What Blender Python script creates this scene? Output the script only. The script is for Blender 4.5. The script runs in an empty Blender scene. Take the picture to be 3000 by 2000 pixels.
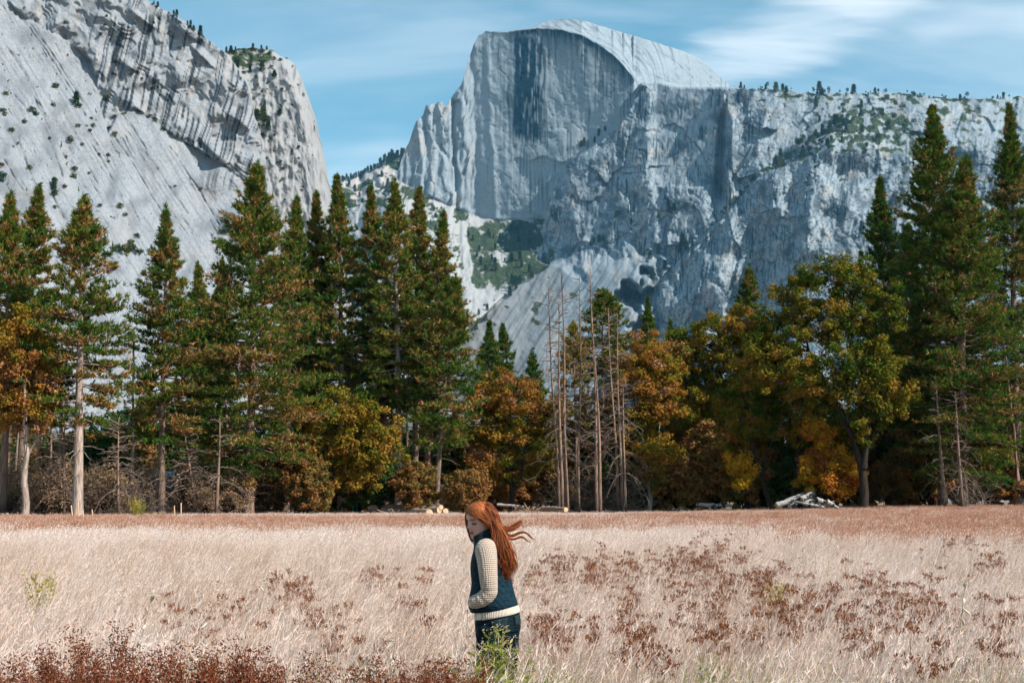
import bpy, bmesh, math, random
import numpy as np
from mathutils import Vector

S = bpy.context.scene
R = math.radians
# ------------------------------------------------------------------ camera
F_PX, CX, CY, HORIZON, EYE = 4167.0, 1500.0, 1000.0, 1465.0, 1.65
PITCH = math.atan((HORIZON - CY) / F_PX)
cam_data = bpy.data.cameras.new("camera")
cam_data.sensor_width = 36.0
cam_data.lens = 36.0 * F_PX / 3000.0
cam_data.clip_start = 0.1
cam_data.clip_end = 60000.0
cam = bpy.data.objects.new("camera", cam_data)
cam.location = (0, 0, EYE)
cam.rotation_euler = (R(90) + PITCH, 0, 0)
S.collection.objects.link(cam)
S.camera = cam

# ------------------------------------------------------------------ light
SUN = Vector((0.66, -0.37, 0.655)).normalized()
sun_data = bpy.data.lights.new("sun", "SUN")
sun_data.energy = 5.0
sun_data.angle = R(0.53)
sun_data.color = (1.0, 0.93, 0.85)
sun = bpy.data.objects.new("sun", sun_data)
sun.rotation_euler = SUN.to_track_quat('Z', 'Y').to_euler()
sun.location = (30, -30, 60)
S.collection.objects.link(sun)

W = bpy.data.worlds.new("World")
S.world = W
W.use_nodes = True
nt = W.node_tree
nt.nodes.clear()
def wn(t, **kw):
    n = nt.nodes.new(t)
    for k, v in kw.items():
        setattr(n, k, v)
    return n
w_out = wn('ShaderNodeOutputWorld')
w_bg = wn('ShaderNodeBackground')
w_bg.inputs[1].default_value = 0.096
w_sky = wn('ShaderNodeTexSky', sky_type='NISHITA')
w_sky.sun_disc = False
w_sky.sun_elevation = math.asin(SUN.z)
w_sky.sun_rotation = math.atan2(SUN.x, SUN.y)
w_sky.altitude = 1200
w_sky.air_density = 1.0
w_sky.dust_density = 0.4
w_sky.ozone_density = 1.6
# cirrus: noise on a flat layer high overhead (direction / height), so it recedes like a real cloud deck
w_tc = wn('ShaderNodeTexCoord')
w_sep = wn('ShaderNodeSeparateXYZ')
nt.links.new(w_tc.outputs['Generated'], w_sep.inputs[0])
w_max = wn('ShaderNodeMath', operation='MAXIMUM'); w_max.inputs[1].default_value = 0.03
nt.links.new(w_sep.outputs[2], w_max.inputs[0])
w_add = wn('ShaderNodeMath', operation='ADD'); w_add.inputs[1].default_value = 0.30
nt.links.new(w_max.outputs[0], w_add.inputs[0])
w_dx = wn('ShaderNodeMath', operation='DIVIDE'); w_dy = wn('ShaderNodeMath', operation='DIVIDE')
nt.links.new(w_sep.outputs[0], w_dx.inputs[0]); nt.links.new(w_add.outputs[0], w_dx.inputs[1])
nt.links.new(w_sep.outputs[1], w_dy.inputs[0]); nt.links.new(w_add.outputs[0], w_dy.inputs[1])
w_cmb = wn('ShaderNodeCombineXYZ')
nt.links.new(w_dx.outputs[0], w_cmb.inputs[0]); nt.links.new(w_dy.outputs[0], w_cmb.inputs[1])
def cloud_noise(rot, scale, loc, s, detail, rough, dist):
    m = wn('ShaderNodeMapping')
    m.inputs['Rotation'].default_value = (0, 0, R(rot))
    m.inputs['Scale'].default_value = scale
    m.inputs['Location'].default_value = loc
    n = wn('ShaderNodeTexNoise')
    n.inputs['Scale'].default_value = s
    n.inputs['Detail'].default_value = detail
    n.inputs['Roughness'].default_value = rough
    n.inputs['Distortion'].default_value = dist
    nt.links.new(w_cmb.outputs[0], m.inputs[0]); nt.links.new(m.outputs[0], n.inputs[0])
    return n.outputs[0]
def wmath(op, a, b, clamp=False):
    n = wn('ShaderNodeMath', operation=op); n.use_clamp = clamp
    for i, v in enumerate((a, b)):
        if isinstance(v, (int, float)): n.inputs[i].default_value = v
        else: nt.links.new(v, n.inputs[i])
    return n.outputs[0]
def wramp(v, lo, hi, top=1.0):
    n = wn('ShaderNodeMapRange', interpolation_type='SMOOTHSTEP')
    n.inputs[1].default_value = lo; n.inputs[2].default_value = hi
    n.inputs[3].default_value = 0.0; n.inputs[4].default_value = top
    nt.links.new(v, n.inputs[0]); return n.outputs[0]
veil = wramp(cloud_noise(9, (0.7, 2.6, 1), (3.1, 1.7, 0), 2.2, 4, 0.58, 0.4), 0.36, 0.76, 0.58)
wisp = wramp(cloud_noise(-28, (1.0, 1.6, 1), (0.35, 0.9, 0), 1.7, 3, 0.55, 0.4), 0.52, 0.72)
fibre = wramp(cloud_noise(-28, (1.0, 4.0, 1), (1.2, 0.3, 0), 2.6, 4, 0.62, 0.7), 0.25, 0.65)
wispf = wmath('MULTIPLY', wisp, wmath('ADD', wmath('MULTIPLY', fibre, 0.6), 0.4))
def blob(cx, cy, ang, la, lb, soft):
    c, s_ = math.cos(R(ang)), math.sin(R(ang))
    X = wmath('SUBTRACT', w_dx.outputs[0], cx); Y = wmath('SUBTRACT', w_dy.outputs[0], cy)
    u = wmath('DIVIDE', wmath('ADD', wmath('MULTIPLY', X, c), wmath('MULTIPLY', Y, s_)), la)
    v = wmath('DIVIDE', wmath('SUBTRACT', wmath('MULTIPLY', Y, c), wmath('MULTIPLY', X, s_)), lb)
    r2 = wmath('ADD', wmath('MULTIPLY', u, u), wmath('MULTIPLY', v, v))
    r2 = wmath('ADD', r2, wmath('MULTIPLY', wmath('SUBTRACT', fibre, 0.5), soft))
    return wramp(wmath('SUBTRACT', 1.0, r2), -0.3, 1.2)
fibre = wramp(cloud_noise(47, (0.8, 3.6, 1), (0.4, 0.2, 0), 3.2, 4, 0.6, 0.5), 0.25, 0.7)
plume = blob(0.315, 1.505, -47, 0.22, 0.075, 1.1)
cloud_f = wmath('ADD', wmath('MULTIPLY', wmath('MAXIMUM', veil, wispf), 0.50), wmath('MULTIPLY', plume, 0.48), True)
w_hsv = wn('ShaderNodeHueSaturation')
w_hsv.inputs['Hue'].default_value = 0.466
w_hsv.inputs['Saturation'].default_value = 1.12
w_hsv.inputs['Value'].default_value = 1.2
nt.links.new(w_sky.outputs[0], w_hsv.inputs['Color'])
w_mix = wn('ShaderNodeMix', data_type='RGBA')
nt.links.new(cloud_f, w_mix.inputs['Factor'])
nt.links.new(w_hsv.outputs[0], w_mix.inputs['A'])
w_mix.inputs['B'].default_value = (8.4, 9.0, 9.5, 1)
nt.links.new(w_mix.outputs['Result'], w_bg.inputs[0])
nt.links.new(w_bg.outputs[0], w_out.inputs[0])

S.view_settings.view_transform = 'Standard'
S.view_settings.look = 'None'
S.view_settings.exposure = 0.53
S.view_settings.gamma = 1.0
S.view_settings.use_curve_mapping = False
S.render.engine = 'CYCLES'
S.cycles.use_denoising = True
S.cycles.max_bounces = 4
S.cycles.diffuse_bounces = 2
S.cycles.use_adaptive_sampling = True
S.cycles.adaptive_threshold = 0.03
S.cycles.adaptive_min_samples = 16
S.cycles.glossy_bounces = 2
S.cycles.transmission_bounces = 3
S.cycles.transparent_max_bounces = 8
S.cycles.volume_bounces = 0
S.cycles.caustics_reflective = False
S.cycles.caustics_refractive = False

# ------------------------------------------------------------------ helpers
_cp, _sp = math.cos(PITCH), math.sin(PITCH)
def at_np(px, py, D):
    """world points at depth D (metres along the view's ground direction) seen at photo pixel px, py"""
    px, py, D = np.broadcast_arrays(np.asarray(px, float), np.asarray(py, float), np.asarray(D, float))
    a = (px - CX) / F_PX; b = (CY - py) / F_PX
    dy = _cp - b * _sp; dz = _sp + b * _cp
    return np.stack([a / dy * D, D, EYE + dz / dy * D], -1)
def at(px, py, D):
    return Vector(at_np(px, py, D).tolist())
def o3(x, y):        # overview pixels (2352 wide) to photo pixels
    return x * 1.27551, y * 1.27551

def smooth(a, b, x):
    t = np.clip((x - a) / (b - a), 0, 1)
    return t * t * (3 - 2 * t)

def _hash(ix, iy, iz, seed):
    with np.errstate(over='ignore'):
        h = ix.astype(np.int32).view(np.uint32) * np.uint32(374761393) + iy.astype(np.int32).view(np.uint32) * np.uint32(668265263) + np.uint32((int(iz) * 2147483647 + seed * 974711) & 0xffffffff)
        h = (h ^ (h >> np.uint32(13))) * np.uint32(1274126177)
        return h ^ (h >> np.uint32(16))
_TH = np.arange(65536) / 65536.0 * 2 * np.pi
_GC, _GS = np.cos(_TH).astype(np.float32), np.sin(_TH).astype(np.float32)
def pnoise(x, y, z=0.0, seed=0):
    x, y = np.broadcast_arrays(np.asarray(x, np.float32), np.asarray(y, np.float32))
    xi, yi = np.floor(x), np.floor(y)
    fx, fy = x - xi, y - yi
    u, v = [t * t * t * (t * (t * 6 - 15) + 10) for t in (fx, fy)]
    def g(dx, dy):
        k = _hash(xi + dx, yi + dy, 0, seed) & np.uint32(0xffff)
        return _GC[k] * (fx - dx) + _GS[k] * (fy - dy)
    a = g(0, 0); a = a + (g(1, 0) - a) * u
    b = g(0, 1); b = b + (g(1, 1) - b) * u
    return (a + (b - a) * v) * 1.5
def fbm(x, y, octv=4, seed=0, gain=0.44, lac=2.03):
    s = 0; a = 1.0; t = 0
    for k in range(octv):
        s = s + a * pnoise(x, y, 0.0, seed + 17 * k); t += a
        a *= gain; x = x * lac + 3.7; y = y * lac + 1.3
    return s / t
def ridged(x, y, octv=4, seed=0, gain=0.40, lac=2.1):
    s = 0; a = 1.0; t = 0
    for k in range(octv):
        s = s + a * (1 - np.abs(pnoise(x, y, 0.0, seed + 31 * k)) * 1.6); t += a
        a *= gain; x = x * lac + 5.1; y = y * lac + 2.9
    return s / t
def cells(x, y, seed=0):
    """worley cells: nearest distance, border distance, cell id, offset to the cell centre"""
    xi, yi = np.floor(x), np.floor(y)
    d1 = np.full(np.shape(x), 9.0); d2 = d1.copy(); cid = np.zeros(np.shape(x), np.int64)
    ox = np.zeros(np.shape(x)); oy = ox.copy()
    for i in (-1, 0, 1):
        for j in (-1, 0, 1):
            h = _hash(xi + i, yi + j, 0, seed).astype(np.int64)
            dx = xi + i + (h & 0xffff) / 65536.0 - x
            dy = yi + j + ((h >> 16) & 0xffff) / 65536.0 - y
            d = np.sqrt(dx * dx + dy * dy)
            near = d < d1
            d2 = np.where(near, d1, np.minimum(d2, d))
            d1 = np.where(near, d, d1); cid = np.where(near, h, cid)
            ox = np.where(near, dx, ox); oy = np.where(near, dy, oy)
    return d1, d2 - d1, cid, ox, oy

ROOT = S.collection
def link(o):
    ROOT.objects.link(o); return o
def np_mesh(name, V, T, mat=None, attrs=None, shade=False):
    """V (n,3), T (m,3|4) -> mesh datablock"""
    V = np.ascontiguousarray(V, np.float32); T = np.ascontiguousarray(T, np.int32)
    me = bpy.data.meshes.new(name)
    k = T.shape[1]
    me.vertices.add(len(V)); me.vertices.foreach_set('co', V.ravel())
    me.loops.add(T.size); me.loops.foreach_set('vertex_index', T.ravel())
    me.polygons.add(len(T))
    me.polygons.foreach_set('loop_start', np.arange(0, T.size, k, dtype=np.int32))
    me.polygons.foreach_set('loop_total', np.full(len(T), k, np.int32))
    if shade: me.polygons.foreach_set('use_smooth', np.ones(len(T), bool))
    me.update(calc_edges=True)
    for an, av in (attrs or {}).items():
        at_ = me.attributes.new(an, 'FLOAT', 'POINT')
        at_.data.foreach_set('value', np.ascontiguousarray(av, np.float32))
    if mat: me.materials.append(mat)
    return me
def obj(name, me, parent=None, loc=None, **props):
    o = bpy.data.objects.new(name, me)
    link(o)
    if parent is not None: o.parent = parent
    if loc is not None: o.location = loc
    for k, v in props.items(): o[k] = v
    return o
def thing(name, loc, label, category, group=None, rotz=0.0):
    o = obj(name, None, None, loc, label=label, category=category)
    o.rotation_euler = (0, 0, rotz)
    o.empty_display_size = 0.3
    if group: o['group'] = group
    return o
def tag(o, label, category, group=None):
    o['label'] = label; o['category'] = category
    if group: o['group'] = group
    return o

class Build:
    """collects vertices / faces of one mesh"""
    def __init__(s): s.V = []; s.T = []; s.n = 0; s.A = []
    def add(s, V, T, a=0.0):
        V = np.asarray(V, float).reshape(-1, 3); T = np.asarray(T, int)
        if T.shape[1] == 4: T = np.concatenate([T[:, [0, 1, 2]], T[:, [0, 2, 3]]])
        s.V.append(V); s.T.append(T + s.n); s.n += len(V)
        s.A.append(np.broadcast_to(np.asarray(a, float), (len(V),)))
    def tube(s, pts, rad, sides=6, a=0.0, caps=False, flat=1.0):
        pts = np.asarray(pts, float); n = len(pts)
        rad = np.broadcast_to(np.asarray(rad, float), (n,))
        d = np.gradient(pts, axis=0); d /= np.linalg.norm(d, axis=1, keepdims=True) + 1e-12
        ref = np.array([0.0, 0.0, 1.0]) if abs(d[:, 2]).mean() < 0.8 else np.array([1.0, 0.0, 0.0])
        u = np.cross(d, ref); u /= np.linalg.norm(u, axis=1, keepdims=True) + 1e-12
        v = np.cross(d, u)
        th = np.arange(sides) / sides * 2 * np.pi
        V = pts[:, None] + rad[:, None, None] * (u[:, None] * np.cos(th)[None, :, None] + flat * v[:, None] * np.sin(th)[None, :, None])
        i = np.arange(n - 1)[:, None] * sides; j = np.arange(sides)[None]; k = (j + 1) % sides
        T = np.stack([i + j, i + k, i + sides + k, i + sides + j], -1).reshape(-1, 4)
        s.add(V.reshape(-1, 3), T, a)
        if caps:
            for e in (0, n - 1):
                c = np.concatenate([V[e], pts[e][None]])
                idx = np.arange(sides)
                f = np.stack([idx, (idx + 1) % sides, np.full(sides, sides)], -1)
                if e == 0: f = f[:, ::-1]
                s.add(c, f, a)
    def mesh(s, name, mat, shade=False, attr='tint'):
        return np_mesh(name, np.concatenate(s.V), np.concatenate(s.T), mat, {attr: np.concatenate(s.A)}, shade)

# ------------------------------------------------------------------ materials
MATS = {}
def new_mat(name):
    m = bpy.data.materials.new(name); m.use_nodes = True
    m.node_tree.nodes.clear(); MATS[name] = m
    return m
class NG:
    def __init__(s, m): s.t = m.node_tree
    def n(s, typ, ins=None, **kw):
        nd = s.t.nodes.new(typ)
        for k, v in kw.items(): setattr(nd, k, v)
        for k, v in (ins or {}).items(): s.set(nd.inputs[k], v)
        return nd
    def set(s, sock, v):
        if isinstance(v, bpy.types.NodeSocket): s.t.links.new(v, sock)
        else: sock.default_value = v
    def math(s, op, a, b=0.0, clamp=False):
        nd = s.n('ShaderNodeMath', {0: a, 1: b}, operation=op); nd.use_clamp = clamp
        return nd.outputs[0]
    def attr(s, name, out='Fac'): return s.n('ShaderNodeAttribute', attribute_name=name).outputs[out]
    def noise(s, vec, scale, detail=4, rough=0.55, dist=0.0):
        return s.n('ShaderNodeTexNoise', {'Vector': vec, 'Scale': scale, 'Detail': detail, 'Roughness': rough, 'Distortion': dist}).outputs[0]
    def mapping(s, vec, scale=(1, 1, 1), rot=(0, 0, 0), loc=(0, 0, 0)):
        return s.n('ShaderNodeMapping', {0: vec, 'Scale': scale, 'Rotation': rot, 'Location': loc}).outputs[0]
    def ramp(s, fac, stops, interp='LINEAR'):
        nd = s.n('ShaderNodeValToRGB', {0: fac}); cr = nd.color_ramp; cr.interpolation = interp
        while len(cr.elements) > 1: cr.elements.remove(cr.elements[-1])
        for i, (p, c) in enumerate(stops):
            e = cr.elements[0] if i == 0 else cr.elements.new(p)
            e.position = p; e.color = (*c, 1)
        return nd.outputs[0]
    def step(s, v, lo, hi, a=0.0, b=1.0):
        return s.n('ShaderNodeMapRange', {0: v, 1: lo, 2: hi, 3: a, 4: b}, interpolation_type='SMOOTHSTEP').outputs[0]
    def mix(s, f, a, b, blend='MIX'):
        nd = s.n('ShaderNodeMix', {'Factor': f}, data_type='RGBA', blend_type=blend)
        for k, v in (('A', a), ('B', b)):
            if isinstance(v, tuple): nd.inputs[k].default_value = (*v, 1) if len(v) == 3 else v
            else: s.t.links.new(v, nd.inputs[k])
        return nd.outputs['Result']
    def bump(s, h, dist, strength=1.0):
        return s.n('ShaderNodeBump', {'Height': h, 'Distance': dist, 'Strength': strength}).outputs[0]
    def out(s, col, rough=0.85, normal=None, spec=0.3, sheen=0.0):
        b = s.n('ShaderNodeBsdfPrincipled', {'Base Color': col if not isinstance(col, tuple) else (*col, 1), 'Roughness': rough, 'Specular IOR Level': spec})
        if sheen: b.inputs['Sheen Weight'].default_value = sheen
        if normal is not None: s.t.links.new(normal, b.inputs['Normal'])
        o = s.n('ShaderNodeOutputMaterial'); s.t.links.new(b.outputs[0], o.inputs[0]); return b
    def leaf(s, col, trans=0.35, rough=0.7):
        d = s.n('ShaderNodeBsdfDiffuse', {0: col}); t = s.n('ShaderNodeBsdfTranslucent', {0: col})
        mx = s.n('ShaderNodeMixShader', {0: trans, 1: d.outputs[0], 2: t.outputs[0]})
        o = s.n('ShaderNodeOutputMaterial'); s.t.links.new(mx.outputs[0], o.inputs[0])
    def pos(s): return s.n('ShaderNodeTexCoord').outputs['Object']
    def rand(s): return s.n('ShaderNodeObjectInfo').outputs['Random']
# ================================================================== rock material
def granite(name, base, dark, warm, fine_scale, bump_d, streak=None):
    m = new_mat(name); g = NG(m)
    P = g.n('ShaderNodeNewGeometry').outputs['Position']
    st = g.attr('stain'); ve = g.attr('veg'); wa = g.attr('warm')
    n1 = g.noise(P, fine_scale, 3, 0.65)
    col = g.mix(g.step(n1, 0.30, 0.70), tuple(c * 0.84 for c in base), tuple(min(1, c * 1.10) for c in base))
    col = g.mix(wa, col, warm)
    col = g.mix(st, col, dark)
    vcol = g.ramp(n1, [(0.36, (0.008, 0.020, 0.014)), (0.48, (0.024, 0.044, 0.022)), (0.57, (0.055, 0.075, 0.030)), (0.68, (0.15, 0.12, 0.065))])
    vmask = g.step(g.math('ADD', ve, g.math('MULTIPLY', g.math('SUBTRACT', n1, 0.5), 0.8)), 0.44, 0.56)
    col = g.mix(vmask, col, vcol)
    g.out(col, 0.95, None, 0.05)
    return m
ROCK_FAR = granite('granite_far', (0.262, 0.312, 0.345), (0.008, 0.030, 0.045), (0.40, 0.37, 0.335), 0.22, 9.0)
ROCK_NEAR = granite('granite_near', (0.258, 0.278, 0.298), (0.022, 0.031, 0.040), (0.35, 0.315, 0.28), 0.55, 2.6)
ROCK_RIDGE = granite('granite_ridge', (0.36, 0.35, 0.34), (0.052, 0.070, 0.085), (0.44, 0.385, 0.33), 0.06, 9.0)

def relief(name, px0, px1, step, ytop, ybot, rows, depth_fn, mat, back=450.0, jag=None):
    """a rock massif: columns of points from its skyline down to the valley floor, each at its own distance,
    with a back slope that falls away behind the skyline"""
    cols = np.arange(px0, px1 + step, step)
    yt = ytop(cols)
    t = np.linspace(0, 1, rows)
    PX = np.repeat(cols[:, None], rows, 1)
    PY = yt[:, None] + (ybot - yt)[:, None] * t[None] if np.ndim(ybot) else yt[:, None] + (ybot - yt[:, None]) * t[None]
    D, at_ = depth_fn(PX, PY, yt[:, None])
    V = at_np(PX, PY, D)
    top = V[:, 0]
    b1 = top + np.array([0, back * 0.25, -back * 0.03]); b2 = top + np.array([0, back, 0]); b2[:, 2] *= 0.72
    b3 = b2 + np.array([0, back, 0]); b3[:, 2] = -20
    foot = V[:, -1] * np.array([0.9, 0.9, 0.0]) + np.array([0, 0, -8.0])
    V = np.concatenate([b3[:, None], b2[:, None], b1[:, None], V, foot[:, None]], 1)
    nc, nr = V.shape[:2]
    i = np.arange(nc - 1)[:, None] * nr; j = np.arange(nr - 1)[None]
    T = np.stack([i + j, i + j + 1, i + nr + j + 1, i + nr + j], -1).reshape(-1, 4)
    A = {}
    for k in ('stain', 'veg', 'warm'):
        v = np.clip(at_.get(k, np.zeros_like(D)), 0, 1)
        v = np.concatenate([v[:, :1]] * 3 + [v, v[:, -1:]], 1); A[k] = v.ravel()
    me = np_mesh(name, V.reshape(-1, 3), T, mat, A, True)
    o = obj(name, me, kind='structure')
    return o

def pline(PX, PY, pts, w):
    """1 on the drawn crack line, fading to 0 at w pixels"""
    d = np.full(np.shape(PX), 1e9)
    for (x0, y0), (x1, y1) in zip(pts[:-1], pts[1:]):
        vx, vy = x1 - x0, y1 - y0; t = np.clip(((PX - x0) * vx + (PY - y0) * vy) / (vx * vx + vy * vy), 0, 1)
        d = np.minimum(d, np.hypot(PX - x0 - t * vx, PY - y0 - t * vy))
    return smooth(w, w * 0.25, d)
def plf(pts):
    p = np.array(pts, float)
    return lambda x: np.interp(x, p[:, 0], p[:, 1])

# ================================================================== the great dome and the wall beside it
dome_sky = plf([(900, 660), (1000, 625), (1100, 575), (1158, 520), (1192, 428), (1219, 357), (1241, 333), (1248, 308), (1286, 300), (1308, 308),
    (1339, 263), (1353, 241), (1372, 180), (1386, 134), (1404, 103), (1424, 92), (1482, 92), (1554, 83), (1589, 67), (1629, 57), (1670, 56), (1714, 62),
    (1781, 83), (1893, 116), (2000, 150), (2045, 170), (2089, 205), (2138, 250), (2147, 257), (2286, 263), (2335, 270), (2446, 275),
    (2625, 272), (2759, 286), (2893, 290), (3000, 283), (3150, 285)])
rim = plf([(1100, 92), (1424, 92), (1482, 95), (1580, 84), (1643, 89), (1701, 103), (1750, 129), (1795, 161), (1826, 192), (1857, 232), (1868, 257), (1900, 330), (3200, 3500)])
face_base = plf([(900, 660), (1000, 625), (1158, 520), (1259, 576), (1384, 629), (1464, 643), (1580, 640), (1700, 640), (3200, 640)])
wall_left = plf([(0, 1890), (245, 1878), (304, 1848), (379, 1803), (429, 1732), (464, 1670), (536, 1625), (603, 1596), (714, 1592), (760, 1568), (800, 1640), (1200, 1640)])   # y -> x
wall_top = plf([(1500, 243), (1893, 245), (1933, 243), (2000, 256), (2140, 256), (3200, 250)])
ramp = plf([(1800, 1000), (1900, 860), (1990, 762), (2050, 705), (2120, 630), (2214, 524), (2286, 491), (2379, 452), (2430, 428), (2560, 425), (2650, 450), (2760, 520), (2900, 600), (3200, 680)])
apron_top = plf([(1200, 1120), (1370, 968), (1440, 900), (1513, 832), (1570, 800), (1612, 772), (1643, 756), (1710, 744), (1781, 724), (1860, 716), (1960, 745), (2060, 800), (3200, 1300)])

def dome_depth(PX, PY, YT):
    jx = 10 * fbm(PX / 60, PY / 60, 3, 3)
    jy = 10 * fbm(PX / 60, PY / 60, 3, 9)
    X = PX - 1600
    stain = np.zeros_like(PX); veg = np.zeros_like(PX); warm = np.zeros_like(PX)
    # --- the sheer face
    gx = np.where(PX < 1395, 0.0, 1.0)
    face = 4300 - 0.47 * X + 0.10 * (600 - PY)
    left = smooth(1420, 1330, PX)
    face = face - left * 0.36 * (1395 - PX)
    flute = fbm(PX / 9, PY / 230, 4, 21)
    _, ef, idf, oxf, oyf = cells(PX / 24 + jx / 18, PY / 62 + jy / 30, 27)
    rough_l = ridged(PX / 34 + 0.3 * PY / 90, PY / 120, 5, 5)
    face = face - (1.4 + 2.6 * left) * flute - left * 15 * rough_l - left * 15 * (((idf & 255) / 255.0 - 0.5) * oxf * 2.4 + (((idf >> 8) & 255) / 255.0 - 0.5) * oyf) - 18 * fbm(PX / 120, PY / 200, 3, 44)
    # pillars and chimneys on the left end
    for cx, w, dpt in ((1262, 14, 16), (1330, 6, -20), (1362, 10, 9), (1300, 18, 9), (1229, 10, 10), (1440, 9, 6), (1395, 9, -6)):
        face = face - dpt * np.exp(-((PX - cx - 0.05 * (PY - 400) - 6 * pnoise(PX * 0 + cx, PY / 70)) / w) ** 2) * smooth(90, 160, PY)
    # curved overlapping flakes low on the face
    ledge = smooth(-2, 3, PY - (470 + 26 * pnoise(PX / 60, PX * 0, 0, 8))) * smooth(1480, 1560, PX)
    face = face + 10 * ledge * smooth(640, 520, PY)
    cr = np.abs(fbm(PX / 45 + jx / 22, PY / 75, 3, 71))
    face = face + 4 * smooth(0.03, 0.0, cr)
    # --- dome back: rolls away from the rim
    slope = np.gradient(rim(np.arange(0, 3200, 1.0)))
    sl = np.interp(PX, np.arange(0, 3200, 1.0), np.clip(slope, -1, 4))
    s = (rim(PX) - PY) / np.sqrt(1 + sl * sl) + 3.0 * fbm(PX / 26, PY / 26, 3, 81)
    s = np.where(PX > 1858, np.hypot(np.maximum(PX - 1858, 0) * 0.86, np.maximum(257 - PY, 0) * 0.6) + 6, s)
    dome = face + 2.1 * np.maximum(s, 0) + 0.0016 * np.maximum(s, 0) ** 2
    sheet = fbm(PX / 150 + PY / 120, (s + 0.15 * PX) / 13, 4, 61)
    dome = dome - 1.6 * sheet - 3 * smooth(0.5, 0.62, ridged(PX / 170, (s + 0.25 * PX) / 30, 2, 91))
    on_dome = smooth(-1.5, 2.5, s)
    D = face * (1 - on_dome) + dome * on_dome
    overh = np.exp(-((s + 5) / 5) ** 2) * smooth(1430, 1500, PX)      # the visor under the rim
    D = D - 6 * np.exp(-((s - 1) / 5) ** 2) * smooth(1460, 1520, PX)
    # water stains on the face
    streak = fbm(PX / 4.6, PY / 160, 3, 33)
    streak2 = fbm(PX / 13, PY / 260, 3, 35)
    below = PY - rim(PX)
    band = np.exp(-np.maximum(below - 22 * streak2 - 10, 0) / (34 + 38 * streak2.clip(0) + 26 * smooth(1640, 1840, PX))) * smooth(1450, 1530, PX)
    stain = np.maximum(stain, (1 - on_dome) * band * (0.95 + 1.0 * streak).clip(0, 1))
    core = smooth(1486, 1512, PX + 26 * streak2) * smooth(1622, 1582, PX + 40 * streak2 - 0.05 * (PY - 300)) * smooth(85, 120, PY) * smooth(432, 396, PY + 34 * streak)
    gap = smooth(0.10, 0.28, fbm(PX / 8, PY / 95, 3, 37) + 0.12 * np.sin(PX / 19))
    stain = np.maximum(stain, (1 - on_dome) * core * (1 - 0.80 * gap))
    stain = np.maximum(stain, (1 - on_dome) * 0.9 * np.exp(-(((PX - 1545) / 52) ** 2 + ((PY - 375) / 40) ** 2) ** 2) * smooth(-0.25, 0.1, streak2 + 0.3 * streak))
    stain = np.maximum(stain, (1 - on_dome) * 0.75 * smooth(0.0, 0.25, streak) * smooth(1640, 1700, PX) * smooth(260, 60, below))
    low = smooth(1470, 1520, PX) * smooth(1640, 1590, PX) * smooth(400, 440, PY) * smooth(640, 560, PY)
    stain = np.maximum(stain, 0.55 * low * smooth(-0.05, 0.35, streak))
    gen = smooth(0.15, 0.5, streak2 + 0.5 * streak) * (1 - on_dome) * smooth(1400, 1440, PX)
    stain = np.maximum(stain, 0.70 * gen * smooth(-0.2, 0.2, fbm(PX / 3.2, PY / 120, 2, 38)))
    stain = np.maximum(stain, 0.30 * left * smooth(0.1, 0.5, fbm(PX / 14, PY / 90, 4, 36)))
    warm = np.maximum(warm, 0.55 * smooth(0.12, 0.4, fbm(PX / 40, PY / 120, 3, 55)) * (1 - on_dome) * (0.4 + 0.6 * left))
    arcs = np.zeros_like(PX)
    for L_ in ([(1643, 88), (1714, 107), (1786, 147), (1839, 192), (1870, 250)], [(1754, 112), (1826, 161), (1862, 210)], [(1902, 214), (1955, 241)], [(1660, 75), (1720, 84), (1790, 110)], [(1930, 150), (1990, 190), (2030, 230)], [(1830, 130), (1880, 165), (1910, 200)]):
        arcs = np.maximum(arcs, pline(PX + 0.5 * jx, PY + 0.5 * jy, L_, 3.0) * (0.5 + fbm(PX / 20, PY / 20, 2, 96)).clip(0, 1))
    D = D + 3 * arcs * on_dome; stain = np.maximum(stain, 0.6 * arcs * on_dome)
    stain = np.maximum(stain, 0.35 * on_dome * smooth(0.15, 0.5, fbm((PX - PY) / 9, (PX + PY) / 70, 4, 95)))
    stain = np.maximum(stain, 0.42 * on_dome * smooth(0.74, 0.86, ridged(PX / 240, (s + 0.3 * PX) / 26, 3, 92)))
    # --- talus and brush below the face
    b = PY - (face_base(PX) + 0.5 * jy)
    tal = face + 14 - 2.4 * np.maximum(b, 0) - 22 * fbm(PX / 50, PY / 50, 4, 12)
    is_tal = smooth(-3, 5, b)
    D = D * (1 - is_tal) + tal * is_tal
    stain *= (1 - is_tal)
    tv = fbm(PX / 60, PY / 45, 4, 101) + 0.45 * fbm(PX / 12, PY / 9, 3, 102)
    tmask = smooth(1330, 1370, PX + jx) * smooth(650, 668, PY + 0.1 * (PX - 1400))
    gully = np.exp(-((PX - (1352 + (PY - 650) * 0.12 + 10 * pnoise(PY / 40, PY * 0))) / 13) ** 2) * smooth(640, 670, PY) * smooth(900, 840, PY)
    veg = np.maximum(veg, is_tal * np.clip(tmask * (0.78 + 0.9 * tv) * smooth(900, 800, PY) + (1 - tmask) * (0.42 + 1.2 * tv), 0, 1) * (1 - gully))
    veg = np.maximum(veg, is_tal * smooth(1620, 1500, PX) * smooth(700, 740, PY) * smooth(840, 800, PY) * 0.8 * smooth(-0.3, 0.2, tv) * (1 - gully))
    warm = np.maximum(warm, is_tal * 0.5)
    # --- the darker wall to the right, nearer than the face
    wl = wall_left(PY) + jx
    inx = PX - wl
    iny = PY - (wall_top(PX) + 0.4 * jy)
    is_w = smooth(-2, 6, inx) * smooth(-2, 5, iny)
    up = np.maximum(430 - PY, 0)
    wall = 4300 - 0.47 * X - 150 + 0.30 * (560 - PY) - 0.25 * np.minimum(np.maximum(inx, 0), 200)
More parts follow.
